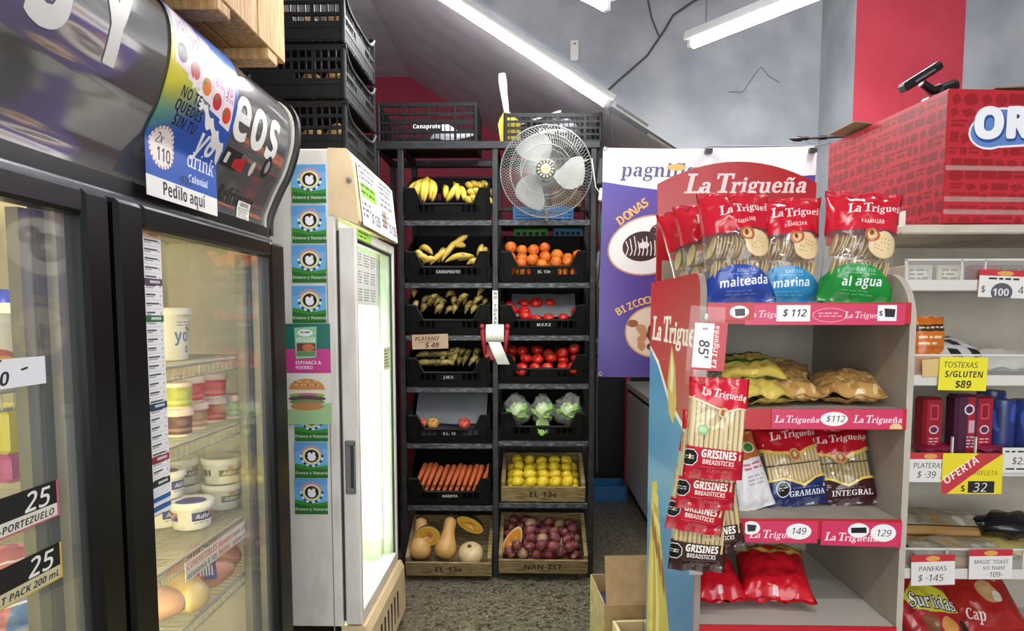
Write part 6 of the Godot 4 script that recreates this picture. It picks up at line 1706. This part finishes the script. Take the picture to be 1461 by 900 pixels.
func rest_of_display() -> void:
	var scis := {"transparency": BaseMaterial3D.TRANSPARENCY_ALPHA_SCISSOR, "alpha_scissor_threshold": 0.5}
	var list := [["GRAMADA", "1d2a5c", 0.645, 1.71, 0.05, "d8bf86", 34.0, "bag of thin egg breadsticks with a navy foot on the third shelf"], ["INTEGRAL", "3a161c", 0.755, 1.72, -0.16, "b09a5e", 36.0, "bag of wholemeal breadsticks with a maroon foot on the third shelf"]]
	for i in 2:
		var q: Array = list[i]
		var t := thing("breadstick_bag", q[7], "breadstick bag", V(q[2], 1.0065, q[3]), Basis(Vector3.UP, q[4]) * Basis(Vector3.RIGHT, -0.35) * Basis(Vector3(0, 0, 1), 0.12), "breadstick bags on the third shelf")
		var h: float = 0.205 if i == 0 else 0.19
		mi(t, "printed_film", bag(0.165, h, 0.06, 41 + i, 0.05, 0.006), pic("bag_" + q[0], window_canvas(C(q[1]), q[0], q[6]), 0.2, scis))
		mi(t, "clear_film", bag(0.162, h - 0.003, 0.058, 41 + i, 0.05, 0.006), glass("clear_film", C("fbf6ee"), 0.06, 0.08))
		var m := MB.new()
		for k in 2:
			for j in 15: m.tube([Vector3(-0.062 + j * 0.0088, 0.04 + k * 0.062, 0.012), Vector3(-0.062 + j * 0.0088, 0.098 + k * 0.056, 0.014)], 0.0042, 7)
		mi(t, "breadsticks", m, mat("thin_sticks%d" % i, C(q[5]), 0.65))
	var cv := Canvas.new(192, 320, C("dad8d8"))
	cv.rect(0, 0, 192, 110, C("b9622c")).ell(130, 66, 34, 24, C("e6e2d8")).ell(130, 66, 28, 19, C("3f7a3a")).fine(70, 130, 100, 2, 18, C("c05a70"), 5).fine(70, 180, 90, 3, 16, C("a8a8b4"), 7)
	one("toast_pack", bag(0.1, 0.18, 0.045, 51, 0.05, 0.005), pic("toast_print", cv, 0.3), "white pack with an orange top leaning behind the hanging breadsticks", "food pack", Transform3D(Basis(Vector3.UP, 0.2) * Basis(Vector3.RIGHT, -0.3) * Basis(Vector3(0, 0, 1), 0.22), V(0.535, 1.0065, 1.68)))
	one("toast_pack", bag(0.16, 0.19, 0.05, 52, 0.05, 0.005), mat("pack_red", C("a8141e"), 0.25), "plain red pack standing behind the egg breadsticks", "food pack", Transform3D(Basis(Vector3.RIGHT, -0.15), V(0.56, 1.0065, 1.86)))
	one("toast_pack", bag(0.17, 0.185, 0.05, 53, 0.05, 0.005), mat("pack_red", C("a8141e"), 0.25), "plain red pack standing behind the wholemeal breadsticks", "food pack", Transform3D(Basis(Vector3.RIGHT, -0.15), V(0.72, 1.0065, 1.9)))
	# lying bags on the second shelf
	cv = Canvas.new(256, 256, C("cdb458"))
	for i in 20: cv.ell((i * 53) % 256, (i * 89) % 256, 16, 10, C("e0cc6a") if i % 2 else C("c8aa3a"), i * 0.7)
	cv.rect(0, 60, 256, 26, C("2f5a2a")).rect(0, 150, 256, 20, C("2f5a2a"))
	var cv2 := Canvas.new(256, 256, C("b98f52"))
	for i in 46: cv2.ell((i * 67) % 256, (i * 101) % 256, 22, 9, [C("c9a066"), C("a87c42"), C("d8b882"), C("97703e")][i % 4], i * 0.9)
	var ym := pic("yellow_bag", cv, 0.22)
	var tm := pic("tan_bag", cv2, 0.2)
	for q in [[0.525, 1.66, 1.256, 0.15, 0.15, ym, "yellow bag with green stripes lying at the left of the second shelf"], [0.525, 1.74, 1.294, -0.1, 0.16, ym, "second yellow bag with green stripes stacked behind the first"], [0.6, 1.69, 1.256, 0.1, 0.17, tm, "tan bag of crackers lying in the middle of the second shelf"], [0.63, 1.86, 1.27, -0.2, 0.18, tm, "tan bag of crackers lying deep in the second shelf"], [0.73, 1.69, 1.256, -0.25, 0.16, tm, "tan bag of crackers lying at the right of the second shelf"], [0.5, 1.9, 1.285, 0.3, 0.17, tm, "tan bag of crackers deep in the left of the second shelf"]]:
		one("lying_bag", bag(q[4], 0.19, 0.055, int(q[1] * 100), 0.05, 0.009), q[5], q[6], "cracker bag", Transform3D(Basis(Vector3.UP, q[3]) * Basis(Vector3.RIGHT, -1.36), V(q[0], q[2] + 0.018, q[1] - 0.04)), "lying bags on the second shelf")
	cv = Canvas.new(256, 192, C("c01424"))
	cv.rect(0, 0, 256, 40, C("a58a3e")).poly([Vector2(0, 30), Vector2(128, 60), Vector2(256, 30), Vector2(256, 44), Vector2(128, 74), Vector2(0, 44)], C("d8b84e")).rect(110, 168, 20, 14, C("d9b0b0"))
	var cm := pic("red_bag", cv, 0.22)
	for q in [[0.585, 1.665, -0.15, 0.175, "red bag lying on the bottom shelf of the display"], [0.455, 1.66, 0.1, 0.13, "red bag lying half behind the side panel on the bottom shelf"]]:
		one("red_bag", bag(q[3], 0.2, 0.075, 61 + int(q[0] * 10), 0.05, 0.009), cm, q[4], "biscuit bag", Transform3D(Basis(Vector3.UP, q[2]) * Basis(Vector3.RIGHT, -1.2), V(q[0], 0.79, q[1])), "red bags on the bottom shelf")
	# cartons beside the display
	var card := tri("carton_card", noise_tex(0.03, [[0.0, "9c8058"], [0.5, "ac9068"], [1.0, "b89c74"]], FastNoiseLite.TYPE_SIMPLEX_SMOOTH, 3, 256, 81), Vector3(2, 2, 2), 0.8)
	var t := thing("open_carton", "open cardboard carton with a raised flap beside the display", "cardboard box", V(0.38, 0, 2.62), Basis(Vector3.UP, 0.08))
	mi(t, "base", MB.new().bb(Vector3(-0.13, 0, -0.15), Vector3(0.13, 0.006, 0.15)), card)
	for s in [-1.0, 1.0]:
		mi(t, "side", MB.new().bb(Vector3(s * 0.13 - 0.002, 0, -0.15), Vector3(s * 0.13 + 0.002, 0.45, 0.15)), card)
		mi(t, "end", MB.new().bb(Vector3(-0.13, 0, s * 0.15 - 0.002), Vector3(0.13, 0.45, s * 0.15 + 0.002)), card)
	mi(t, "flap", MB.new().box(Vector3(0, 0.53, 0.13), Vector3(0.25, 0.17, 0.004), 0.0, Basis(Vector3.RIGHT, -0.25)), card)
	mi(t, "filling", MB.new().bb(Vector3(-0.125, 0.1, -0.145), Vector3(0.125, 0.38, 0.145)), mat("filling_blue", C("2c3a58"), 0.5))
	t = thing("cream_crate", "cream plastic crate with handle slots in front of the cardboard carton", "crate", V(0.35, 0, 2.33), Basis(Vector3.UP, 0.1))
	var cream := mat("cream_plastic", C("c9b88c"), 0.5)
	tray(t, 0.12, 0.16, 0.42, cream)
	for i in 4: mi(t, "handle_slot", MB.new().box(Vector3(-0.0605, 0.3 + i * 0.026, 0.0), Vector3(0.002, 0.014, 0.09), 0.0), mat("slot_black", C("14181a"), 0.7))

# ---------------------------------------------------------------- right gondola
func build_gondola() -> void:
	var cream := tri("gondola_cream", noise_tex(0.03, [[0.0, "beb5a3"], [0.5, "c8bfad"], [1.0, "cfc7b6"]], FastNoiseLite.TYPE_SIMPLEX_SMOOTH, 3, 256, 91), Vector3(1, 1, 1), 0.55)
	var white := mat("gondola_white", C("d8d4cb"), 0.4)
	var o := V(1.5, 0, 2.1)
	var t := thing("shelf_unit", "cream metal shop shelf unit with glass fronted shelves along the right edge", "shelf", o)
	var D := func(x: float, y: float, d: float) -> Vector3: return V(x, y, d) - o
	mi(t, "back_panel", MB.new().bb(D.call(0.96, 0.0, 2.3), D.call(2.05, 1.69, 2.32)), cream)
	for x in [0.96, 2.05]: mi(t, "upright", MB.new().bb(D.call(x - 0.015, 0.0, 2.24), D.call(x + 0.015, 1.69, 2.3), 0.003), white)
	mi(t, "top_board", MB.new().bb(D.call(0.95, 1.668, 1.9), D.call(2.06, 1.692, 2.33), 0.004), cream)
	mi(t, "plinth", MB.new().bb(D.call(0.96, 0.0, 1.95), D.call(2.05, 0.1, 2.3)), cream)
	for y in [1.545, 1.3, 1.085, 0.785, 0.52, 0.2]:
		mi(t, "shelf", MB.new().bb(D.call(0.96, y - 0.016, 1.9), D.call(2.05, y, 2.3), 0.003), white)
		var low: float = y - 0.045 if absf(y - 1.085) < 0.01 else y - 0.022
		mi(t, "price_rail", MB.new().bb(D.call(0.96, low, 1.892), D.call(2.05, y + 0.006, 1.9), 0.002), white)
		if absf(y - 1.085) > 0.01: mi(t, "glass_guard", MB.new().bb(D.call(0.965, y + 0.006, 1.9), D.call(2.045, y + 0.055, 1.904)), glass("guard_glass", C("eef0ea"), 0.1, 0.03))
		if absf(y - 1.085) > 0.01: mi(t, "guard_cap", MB.new().bb(D.call(0.965, y + 0.055, 1.899), D.call(2.045, y + 0.06, 1.905)), white)
		for i in 4: mi(t, "guard_post", MB.new().bb(D.call(0.965 + i * 0.1 + 0.04 * (i % 2), y, 1.899), D.call(0.969 + i * 0.1 + 0.04 * (i % 2), y + 0.058, 1.906)), white)
	# price cards
	var shop := func(w: int, h: int) -> Canvas:
		var c := Canvas.new(w, h, C("e4e0da"))
		c.rect(0, 0, w, h * 0.22, C("c02a34")).ell(w * 0.5, h * 0.12, w * 0.16, h * 0.09, C("d8a04a"))
		return c
	var ink := C("1f1f26")
	var c: Canvas = shop.call(220, 120)
	c.fine(40, 34, 140, 1, 18, ink, 3).ell(100, 96, 46, 40, C("53535a")).text("100", 62, 112, 44, C("e4e0da"), "Droid Sans", true).text("$", 12, 100, 40, ink, "Droid Sans", false).text("4", 170, 100, 44, ink, "Droid Sans", false)
	sign_on(V(1.208, 1.54, 1.886), 0.13, 0.07, Basis(Vector3(0, 0, 1), -0.04), c, "card_100", "price_card", "white price card with a grey circle at the top shelf edge")
	c = Canvas.new(240, 160, C("ece02a"))
	c.text("TOSTEXAS", 20, 50, 38, ink, "Droid Sans", false, 0, 0.1).text("S/GLUTEN", 30, 96, 40, ink, "Droid Sans", true, 0, 0.1).text("$89", 84, 148, 50, ink, "Droid Sans", true, 0, 0.1)
	sign_on(V(1.114, 1.31, 1.884), 0.122, 0.086, Basis(Vector3(0, 0, 1), -0.02), c, "card_89", "price_card", "yellow handwritten price card reading 89")
	c = shop.call(220, 150)
	c.text("PLATERAS", 24, 78, 36, ink, "Droid Sans", false, 0, 0.1).text("$ ·39", 44, 128, 46, ink, "Droid Sans", false, 0, 0.15).text("c/u", 176, 140, 30, ink, "Droid Sans", false, 0, 0.1, -1.0)
	sign_on(V(1.043, 1.065, 1.886), 0.108, 0.078, Basis(Vector3(0, 0, 1), 0.0), c, "card_39", "price_card", "white price card reading plateras 39 beside the yellow offer")
	c = Canvas.new(320, 216, C("e8d422"))
	c.poly([Vector2(0, 216), Vector2(0, 150), Vector2(190, 0), Vector2(320, 0)], C("c0303a")).poly([Vector2(0, 190), Vector2(0, 100), Vector2(150, 0), Vector2(40, 0), Vector2(0, 30)], C("e8d422")).poly([Vector2(0, 200), Vector2(210, 20), Vector2(280, 20), Vector2(30, 216), Vector2(0, 216)], C("c0303a"))
	c.text("OFERTA", 24, 168, 58, C("f0e8e0"), "Droid Sans", true, 0, 0.1, -0.62).rect(140, 148, 140, 62, C("17171a")).text("32", 168, 204, 66, C("e6e6e0"), "Droid Sans Mono", true, 0, 0.15).text("$", 104, 204, 46, ink).text("CHIFLETA", 150, 116, 34, C("6a5a1e"), "Droid Sans", false, 0, 0.1)
	sign_on(V(1.15, 1.05, 1.882), 0.155, 0.107, Basis(Vector3(0, 0, 1), 0.0), c, "card_oferta", "offer_sign", "yellow and red OFERTA sign reading 32")
	c = Canvas.new(220, 130, C("dedcd6"))
	c.fine(14, 16, 150, 1, 20, ink, 4)
	c.text("$25", 50, 86, 50, ink, "Droid Sans", false, 0, 0.1).fine(20, 106, 170, 1, 18, ink, 6)
	sign_on(V(1.283, 1.085, 1.886), 0.112, 0.066, Basis(), c, "card_b25", "price_card", "white handwritten price card reading 25 at the right edge")
	c = shop.call(220, 160)
	c.text("PANERAS", 40, 84, 34, ink, "Droid Sans", false, 0, 0.1).text("$ ·145", 34, 138, 48, ink, "Droid Sans", false, 0, 0.15)
	sign_on(V(1.064, 0.79, 1.886), 0.114, 0.082, Basis(Vector3(0, 0, 1), 0.04), c, "card_145", "price_card", "white price card reading paneras 145 below the trays")
	c = shop.call(220, 160)
	c.text("MAGIC TOAST", 26, 76, 28, ink, "Droid Sans", false, 0, 0.1).text("s/c toast", 70, 108, 30, ink, "Droid Sans", false, 0, 0.1).text("·109-", 94, 148, 36, ink, "Droid Sans", false, 0, 0.15)
	sign_on(V(1.213, 0.807, 1.886), 0.112, 0.08, Basis(Vector3(0, 0, 1), 0.02), c, "card_109", "price_card", "white price card reading magic toast 109")
	c = Canvas.new(64, 80, C("d8b878"))
	sign_on(V(1.035, 1.325, 1.889), 0.045, 0.045, Basis(Vector3(0, 0, 1), 0.06), c, "blank_tag", "blank_tag", "small plain tan tag behind the glass under the orange pouch", "label")
	# top shelf: small boxes and packs behind the glass
	var small := [["b9b2a0", 1.02], ["c8bca0", 1.1], ["9a3a3a", 1.19], ["7a6a5a", 1.26], ["b05040", 1.33]]
	for i in small.size():
		c = Canvas.new(96, 56, C(small[i][0]))
		c.ell(48, 28, 30, 16, C(small[i][0]).lightened(0.35)).fine(14, 12, 66, 3, 14, C(small[i][0]).darkened(0.4), 60 + i)
		var b := thing("sweets_box", ["pale box at the left behind the glass of the top shelf", "cream box second behind the glass of the top shelf", "dark red box behind the glass of the top shelf", "brown box behind the white price card on the top shelf", "rust box at the right behind the glass of the top shelf"][i], "box", V(small[i][1], 1.5455, 1.99), Basis(Vector3.UP, 0.05 * (i - 2)), "boxes on the top shelf")
		mi(b, "box", MB.new().bb(Vector3(-0.035, 0, -0.06), Vector3(0.035, 0.046, 0.06), 0.003), mat("sweet%d" % i, C(small[i][0]), 0.4))
		mi(b, "print", sheet(0.066, 0.042, 0.0006), pic("sweet_print%d" % i, c), Transform3D(Basis(), Vector3(0, 0.023, 0.0602)))
	# second shelf
	c = Canvas.new(192, 224, C("d2711e"))
	c.rect(0, 30, 192, 26, C("3a2a20")).fine(20, 38, 150, 1, 16, C("d8c0a0"), 3).fine(16, 74, 150, 2, 24, C("ecd8b8"), 8).rect(0, 116, 192, 10, C("b85a16")).ell(96, 176, 60, 34, C("d9a25e")).ell(80, 180, 24, 16, C("b9813f"))
	one("orange_pouch", bag(0.1, 0.155, 0.045, 71, 0.05, 0.004), pic("orange_pouch", c, 0.3), "orange stand up pouch on the second shelf", "pouch", Transform3D(Basis(Vector3.UP, 0.2), V(1.083, 1.302, 2.0)))
	c = Canvas.new(256, 128, C("d8d8d8"))
	for i in 5:
		for j in 3:
			if (i + j) % 2: c.poly([Vector2(i * 52, j * 44), Vector2(i * 52 + 44, j * 44 + 6), Vector2(i * 52 + 38, j * 44 + 38), Vector2(i * 52 - 6, j * 44 + 32)], C("242428"))
	one("chequered_pack", bag(0.17, 0.17, 0.05, 72, 0.04, 0.004), pic("chequered", c, 0.25), "white pack with black checks lying on the second shelf", "food pack", Transform3D(Basis(Vector3.UP, 0.25) * Basis(Vector3.RIGHT, -1.2), V(1.19, 1.332, 1.97)))
	one("navy_pack", bag(0.15, 0.16, 0.04, 73, 0.04, 0.005), mat("pack_navy", C("2a3466"), 0.25), "flat navy pack lying at the right of the second shelf", "food pack", Transform3D(Basis(Vector3.UP, -0.2) * Basis(Vector3.RIGHT, -1.4), V(1.34, 1.322, 2.03)))
	one("clear_pack", bag(0.18, 0.1, 0.04, 74, 0.04, 0.005), mat("pack_pale", C("c9c6bc"), 0.2), "pale crumpled pack against the glass of the second shelf", "food pack", Transform3D(Basis(Vector3.RIGHT, -1.1), V(1.29, 1.318, 1.95)))
	# third shelf
	c = Canvas.new(128, 320, C("9a1a2c"))
	c.rect(28, 30, 70, 90, C("c24a58")).rect(38, 40, 50, 70, C("8a1424")).ell(64, 180, 40, 26, C("d8c8cc")).ell(64, 180, 30, 18, C("5a2a48")).fine(24, 230, 80, 3, 18, C("e0a8b0"), 5)
	var rp := pic("red_pack", c, 0.25)
	c = Canvas.new(128, 320, C("4a2038"))
	c.rect(60, 0, 50, 320, C("a01e2e")).ell(70, 70, 34, 30, C("d8d0d8")).ell(70, 70, 24, 20, C("4a2038")).rect(70, 130, 40, 70, C("c8a0a8")).fine(60, 220, 56, 4, 18, C("c8c0d0"), 9)
	var rp2 := pic("plum_pack", c, 0.25)
	for q in [[1.078, 1.97, 0.055, 0.155, 0, "slim dark red pack standing at the left of the third shelf"], [1.155, 1.95, 0.065, 0.165, 1, "plum and red pack standing in the middle of the third shelf"], [1.205, 1.96, 0.055, 0.16, 0, "dark red pack standing right of the plum one"]]:
		var b := thing("biscuit_pack", q[5], "biscuit pack", V(q[0], 1.0865, q[1]), Basis(Vector3.UP, 0.12), "biscuit packs on the third shelf")
		mi(b, "pack", MB.new().box(Vector3(0, q[3] / 2, 0), Vector3(q[2], q[3], 0.05), 0.008), mat("pack_wine" if q[4] == 0 else "pack_plum", C("8a1626") if q[4] == 0 else C("4a2038"), 0.25))
		mi(b, "print", sheet(q[2] - 0.012, q[3] - 0.012, 0.0006), rp if q[4] == 0 else rp2, Transform3D(Basis(), Vector3(0, q[3] / 2, 0.0252)))
	c = Canvas.new(256, 192, C("26346e"))
	for i in 14: c.ell((i * 71) % 256, 40 + (i * 47) % 130, 18, 12, C("3a56a8") if i % 2 else C("1c2650"), i * 0.6)
	c.rect(150, 20, 60, 60, C("c8ccd8")).fine(40, 130, 170, 2, 20, C("8fa0d8"), 4)
	var bp := pic("blue_roll", c, 0.3)
	for q in [[1.272, 1.97, 0.034, 0.15, "dark blue cylindrical pack left of its twin on the third shelf"], [1.34, 1.97, 0.037, 0.15, "bright blue cylindrical pack at the right edge of the third shelf"], [1.3, 2.06, 0.036, 0.165, "dark cylindrical pack behind the blue ones"]]:
		var b := thing("roll_pack", q[4], "biscuit pack", V(q[0], 1.0865, q[1]), Basis(Vector3.UP, 2.0 + q[0] * 5.0), "roll packs on the third shelf")
		mi(b, "wrap", MB.new().lathe([Vector2(q[2] * 0.96, 0.004), Vector2(q[2], 0.012), Vector2(q[2], q[3] - 0.012), Vector2(q[2] * 0.96, q[3] - 0.002)], 22), bp)
		mi(b, "end_fold", MB.new().lathe([Vector2(0, 0), Vector2(q[2] * 0.96, 0.004)], 22), mat("pack_navy", C("2a3466"), 0.25))
		mi(b, "end_fold", MB.new().lathe([Vector2(q[2] * 0.96, q[3] - 0.002), Vector2(0, q[3])], 22), mat("pack_navy", C("2a3466"), 0.25))
	for q in [[1.1, 1.935, 0.2, "flat crimson pack lying at the front of the third shelf"], [1.21, 1.93, -0.1, "second crimson pack lying at the front of the third shelf"]]:
		one("lying_pack", bag(0.13, 0.05, 0.026, 81 + int(q[0] * 10), 0.05, 0.003), mat("pack_crimson", C("7e1836"), 0.25), q[3], "biscuit pack", Transform3D(Basis(Vector3.UP, q[2]) * Basis(Vector3.RIGHT, -1.45), V(q[0], 1.101, q[1] - 0.01)), "lying crimson packs")
	# fourth shelf: trays
	c = Canvas.new(320, 200, C("a29a86"))
	for i in 26: c.ell((i * 83) % 320, (i * 59) % 200, 30, 12, [C("b9ae92"), C("8c8470"), C("b08a5c"), C("c9c2ac")][i % 4], i * 0.4)
	c.rect(230, 80, 40, 22, C("a03a34"))
	var tp := pic("tray_print", c, 0.2)
	for q in [[1.14, 1.98, 0.788, 0.24, 0.05, "clear wrapped tray of biscuits at the front of the fourth shelf"], [1.16, 2.12, 0.83, 0.26, -0.1, "clear wrapped tray of biscuits stacked at the back of the fourth shelf"]]:
		var b := thing("biscuit_tray", q[5], "tray", V(q[0], q[2], q[1]), Basis(Vector3.UP, q[4]), "wrapped biscuit trays")
		mi(b, "tray", MB.new().bb(Vector3(-q[3] / 2, 0, -0.075), Vector3(q[3] / 2, 0.03, 0.075), 0.008), mat("tray_tan", C("a8814c"), 0.4))
		mi(b, "wrapper", MB.new().grid(16, 10, func(u: float, v: float) -> Vector3: return Vector3((u - 0.5) * q[3] * 0.98, 0.036 + 0.007 * sin(u * 9.0) * sin(v * 7.0) + 0.02 * (1.0 - pow(absf(2.0 * v - 1.0), 2.0)), (0.5 - v) * 0.15)), tp)
	one("black_bag", MB.new().ball(Vector3(0.1, 0.035, 0.07), Transform3D(Basis(), V(1.36, 0.87, 2.04)), 20, 12, func(d: Vector3) -> float: return 0.12 * sin(d.x * 9.0 + d.z * 6.0)), mat("bag_black", C("17161a"), 0.22), "glossy black bag lying at the right of the fourth shelf", "bag")
	one("tray_support", MB.new().bb(V(1.04, 0.786, 2.06), V(1.44, 0.829, 2.2), 0.004), mat("card_tan", C("a8763c"), 0.7), "tan cardboard box under the back tray on the fourth shelf", "box")
	one("yellow_pack", bag(0.14, 0.12, 0.035, 91, 0.05, 0.005), mat("pack_mustard", C("c2b06a"), 0.3), "mustard pack lying at the right front of the fourth shelf", "food pack", Transform3D(Basis(Vector3.RIGHT, -1.4), V(1.33, 0.806, 1.96)))
	# bottom: biscuit bags
	c = Canvas.new(384, 288, C("a01a22"))
	c.poly([Vector2(70, 90), Vector2(180, 50), Vector2(330, 110), Vector2(360, 190), Vector2(200, 170), Vector2(90, 140)], C("c9c23a")).text("Surtidas", 84, 130, 64, C("1a1a1e"), "Droid Serif", true, 0, 0.25, 0.2, 1.0, 4).text("Surtidas", 84, 130, 64, C("ecebe6"), "Droid Serif", true, 0, 0.25, 0.2)
	c.ell(150, 200, 46, 34, C("7a4a26")).ell(250, 220, 50, 30, C("c98a44")).ell(340, 240, 26, 26, C("2a1a1e"))
	one("assorted_biscuits", bag(0.2, 0.24, 0.06, 95, 0.05, 0.008), pic("surtidas", c, 0.22), "red bag of assorted biscuits reading Surtidas at the bottom right", "biscuit bag", Transform3D(Basis(Vector3.UP, 0.12) * Basis(Vector3.RIGHT, -0.7) * Basis(Vector3(0, 0, 1), 0.2), V(1.165, 0.53, 1.97)))
	c = Canvas.new(384, 288, C("a8221e"))
	c.poly([Vector2(170, 20), Vector2(330, 10), Vector2(384, 70), Vector2(300, 120), Vector2(180, 80)], C("9cae3a")).ell(230, 150, 60, 36, C("c9a06a"), 0.4).ell(270, 170, 24, 20, C("e8dcc8")).text("Cap", 60, 230, 54, C("efe6dc"), "Droid Serif", true, 0, 0.2, 0.15)
	one("assorted_biscuits", bag(0.22, 0.25, 0.06, 96, 0.05, 0.008), pic("red_green_bag", c, 0.22), "red and green biscuit bag at the bottom right corner", "biscuit bag", Transform3D(Basis(Vector3.UP, -0.05) * Basis(Vector3.RIGHT, -0.75) * Basis(Vector3(0, 0, 1), 0.15), V(1.36, 0.53, 2.07)))
	one("blue_biscuits", bag(0.14, 0.16, 0.05, 97, 0.05, 0.006), mat("pack_blue", C("3a5fa0"), 0.25), "blue bag peeking out behind the display at the bottom shelf", "biscuit bag", Transform3D(Basis(Vector3.RIGHT, -0.8), V(1.02, 0.53, 2.1)))

func doodles(cv: Canvas, c: Color, sd: int) -> void:
	var r := RandomNumberGenerator.new()
	r.seed = sd
	var y := 14.0
	while y < cv.h:
		var x := r.randf_range(0, 20)
		var hh := r.randf_range(30, 52)
		while x < cv.w:
			var w := r.randf_range(26, 70)
			match r.randi() % 4:
				0: cv.ell(x + w / 2, y + hh / 2, w / 2, hh / 2, c)
				1: cv.rect(x, y, w, hh * 0.8, c)
				2: cv.poly([Vector2(x, y + hh * 0.3), Vector2(x + w * 0.6, y), Vector2(x + w, y + hh * 0.6), Vector2(x + w * 0.3, y + hh)], c)
				3:
					cv.rect(x, y, w, hh * 0.25, c); cv.rect(x, y + hh * 0.4, w * 0.8, hh * 0.3, c)
			x += w + r.randf_range(4, 10)
		y += hh + r.randf_range(4, 9)

func build_top_box() -> void:
	var B := Basis(Vector3(0.996, 0, -0.092), Vector3.UP, Vector3(0.092, 0, 0.996))
	var t := thing("red_display_box", "large red printed cookie carton on top of the shelf unit", "cardboard box", V(1.052, 1.694, 1.9), B)
	mi(t, "carton", MB.new().bb(Vector3(0, 0, -0.6), Vector3(0.55, 0.336, 0.0), 0.003), mat("carton_red", C("b3202a"), 0.35))
	var cv := Canvas.new(820, 500, C("b82430"))
	doodles(cv, C("97141f"), 3)
	# wordmark: blue tiles with white letters and a white rim
	for q in [[14.0, "f0eef0"], [6.0, "5f86c4"]]:
		cv.ell(180, 140, 74 + q[0], 52 + q[0], C(q[1]), -0.1).ell(170, 156, 74 + q[0], 52 + q[0], C(q[1]), -0.1)
		cv.poly([Vector2(170, 80 - q[0]), Vector2(620, 60 - q[0]), Vector2(640, 170 + q[0]), Vector2(170, 204 + q[0])], C(q[1]))
	cv.ell(440, 210, 120, 66, C("f0eef0")).ell(440, 206, 108, 56, C("8d9098")).ell(440, 196, 96, 46, C("34323a"))
	cv.text("OREO", 112, 186, 150, C("2c4a8c"), "Droid Sans", true, 0, 0.05, -0.05, 1.1, 12).text("OREO", 110, 180, 150, C("f2f2f4"), "Droid Sans", true, 0, 0.05, -0.05, 1.1, 7)
	cv.text("M", 416, 400, 120, C("f0eef0"), "Droid Sans", true, 0, 0.15, 0.0, 1.0, 16).text("M", 416, 400, 120, C("3a3a52"), "Droid Sans", true, 0, 0.15, 0.0, 1.0, 3)
	mi(t, "front_print", sheet(0.546, 0.332, 0.0008), pic("box_front", cv, 0.3), Transform3D(Basis(), Vector3(0.275, 0.168, 0.0002)))
	cv = Canvas.new(900, 500, C("ad1c28"))
	doodles(cv, C("7c0d18"), 8)
	mi(t, "side_print", sheet(0.596, 0.332, 0.0008), pic("box_side", cv, 0.4), Transform3D(Basis(Vector3(0, 0, 1), Vector3(0, 1, 0), Vector3(-1, 0, 0)), Vector3(-0.0002, 0.168, -0.3)))
	for y in [0.03, 0.062, 0.14]: mi(t, "clear_tape", MB.new().bb(Vector3(0.0, y - 0.006, 0.0012), Vector3(0.5, y + 0.006, 0.0018)), glass("tape_film", C("f4ece0"), 0.12, 0.06))
	mi(t, "clear_tape", MB.new().box(Vector3(-0.0012, 0.03, -0.17), Vector3(0.0006, 0.05, 0.03)), mat("tape_white", C("d8cfc4"), 0.3))
	var kraft := mat("kraft_card", C("9a8468"), 0.8)
	mi(t, "top_flap", MB.new().box(Vector3(0.02, 0.345, -0.45), Vector3(0.12, 0.004, 0.16), 0.0, Basis(Vector3(0, 0, 1), -0.1)), kraft)
	mi(t, "top_flap", MB.new().box(Vector3(0.18, 0.343, -0.04), Vector3(0.12, 0.004, 0.09), 0.0, Basis(Vector3(0, 0, 1), 0.06)), kraft)
	# black bracket lying on the carton
	var br := thing("black_bracket", "black plastic bracket with two pads lying on the red carton", "bracket", V(1.115, 2.05, 2.12), Basis(Vector3.UP, 0.2))
	var bl := mat("bracket_black", C("121214"), 0.3)
	mi(br, "long_pad", MB.new().box(Vector3(-0.032, 0.072, 0.01), Vector3(0.135, 0.024, 0.035), 0.006, Basis(Vector3(0, 0, 1), 0.55)), bl)
	mi(br, "neck", MB.new().tube([Vector3(-0.02, 0.06, 0), Vector3(0.015, 0.04, 0), Vector3(0.04, 0.05, 0)], [0.011, 0.014, 0.012], 9), bl)
	mi(br, "short_pad", MB.new().box(Vector3(0.062, 0.05, 0), Vector3(0.07, 0.034, 0.035), 0.01, Basis(Vector3(0, 0, 1), 0.35)), bl)
	mi(br, "foot", MB.new().box(Vector3(0.028, 0.012, 0), Vector3(0.075, 0.022, 0.035), 0.006, Basis(Vector3(0, 0, 1), 0.12)), bl)
	mi(br, "pad_label", MB.new().box(Vector3(-0.032, 0.071, 0.0285), Vector3(0.07, 0.006, 0.001), 0.0, Basis(Vector3(0, 0, 1), 0.55)), mat("pad_print", C("6a6a6c"), 0.5))

const LAMP := 1.5
const DAY := 10.0
const COOL := 0.7
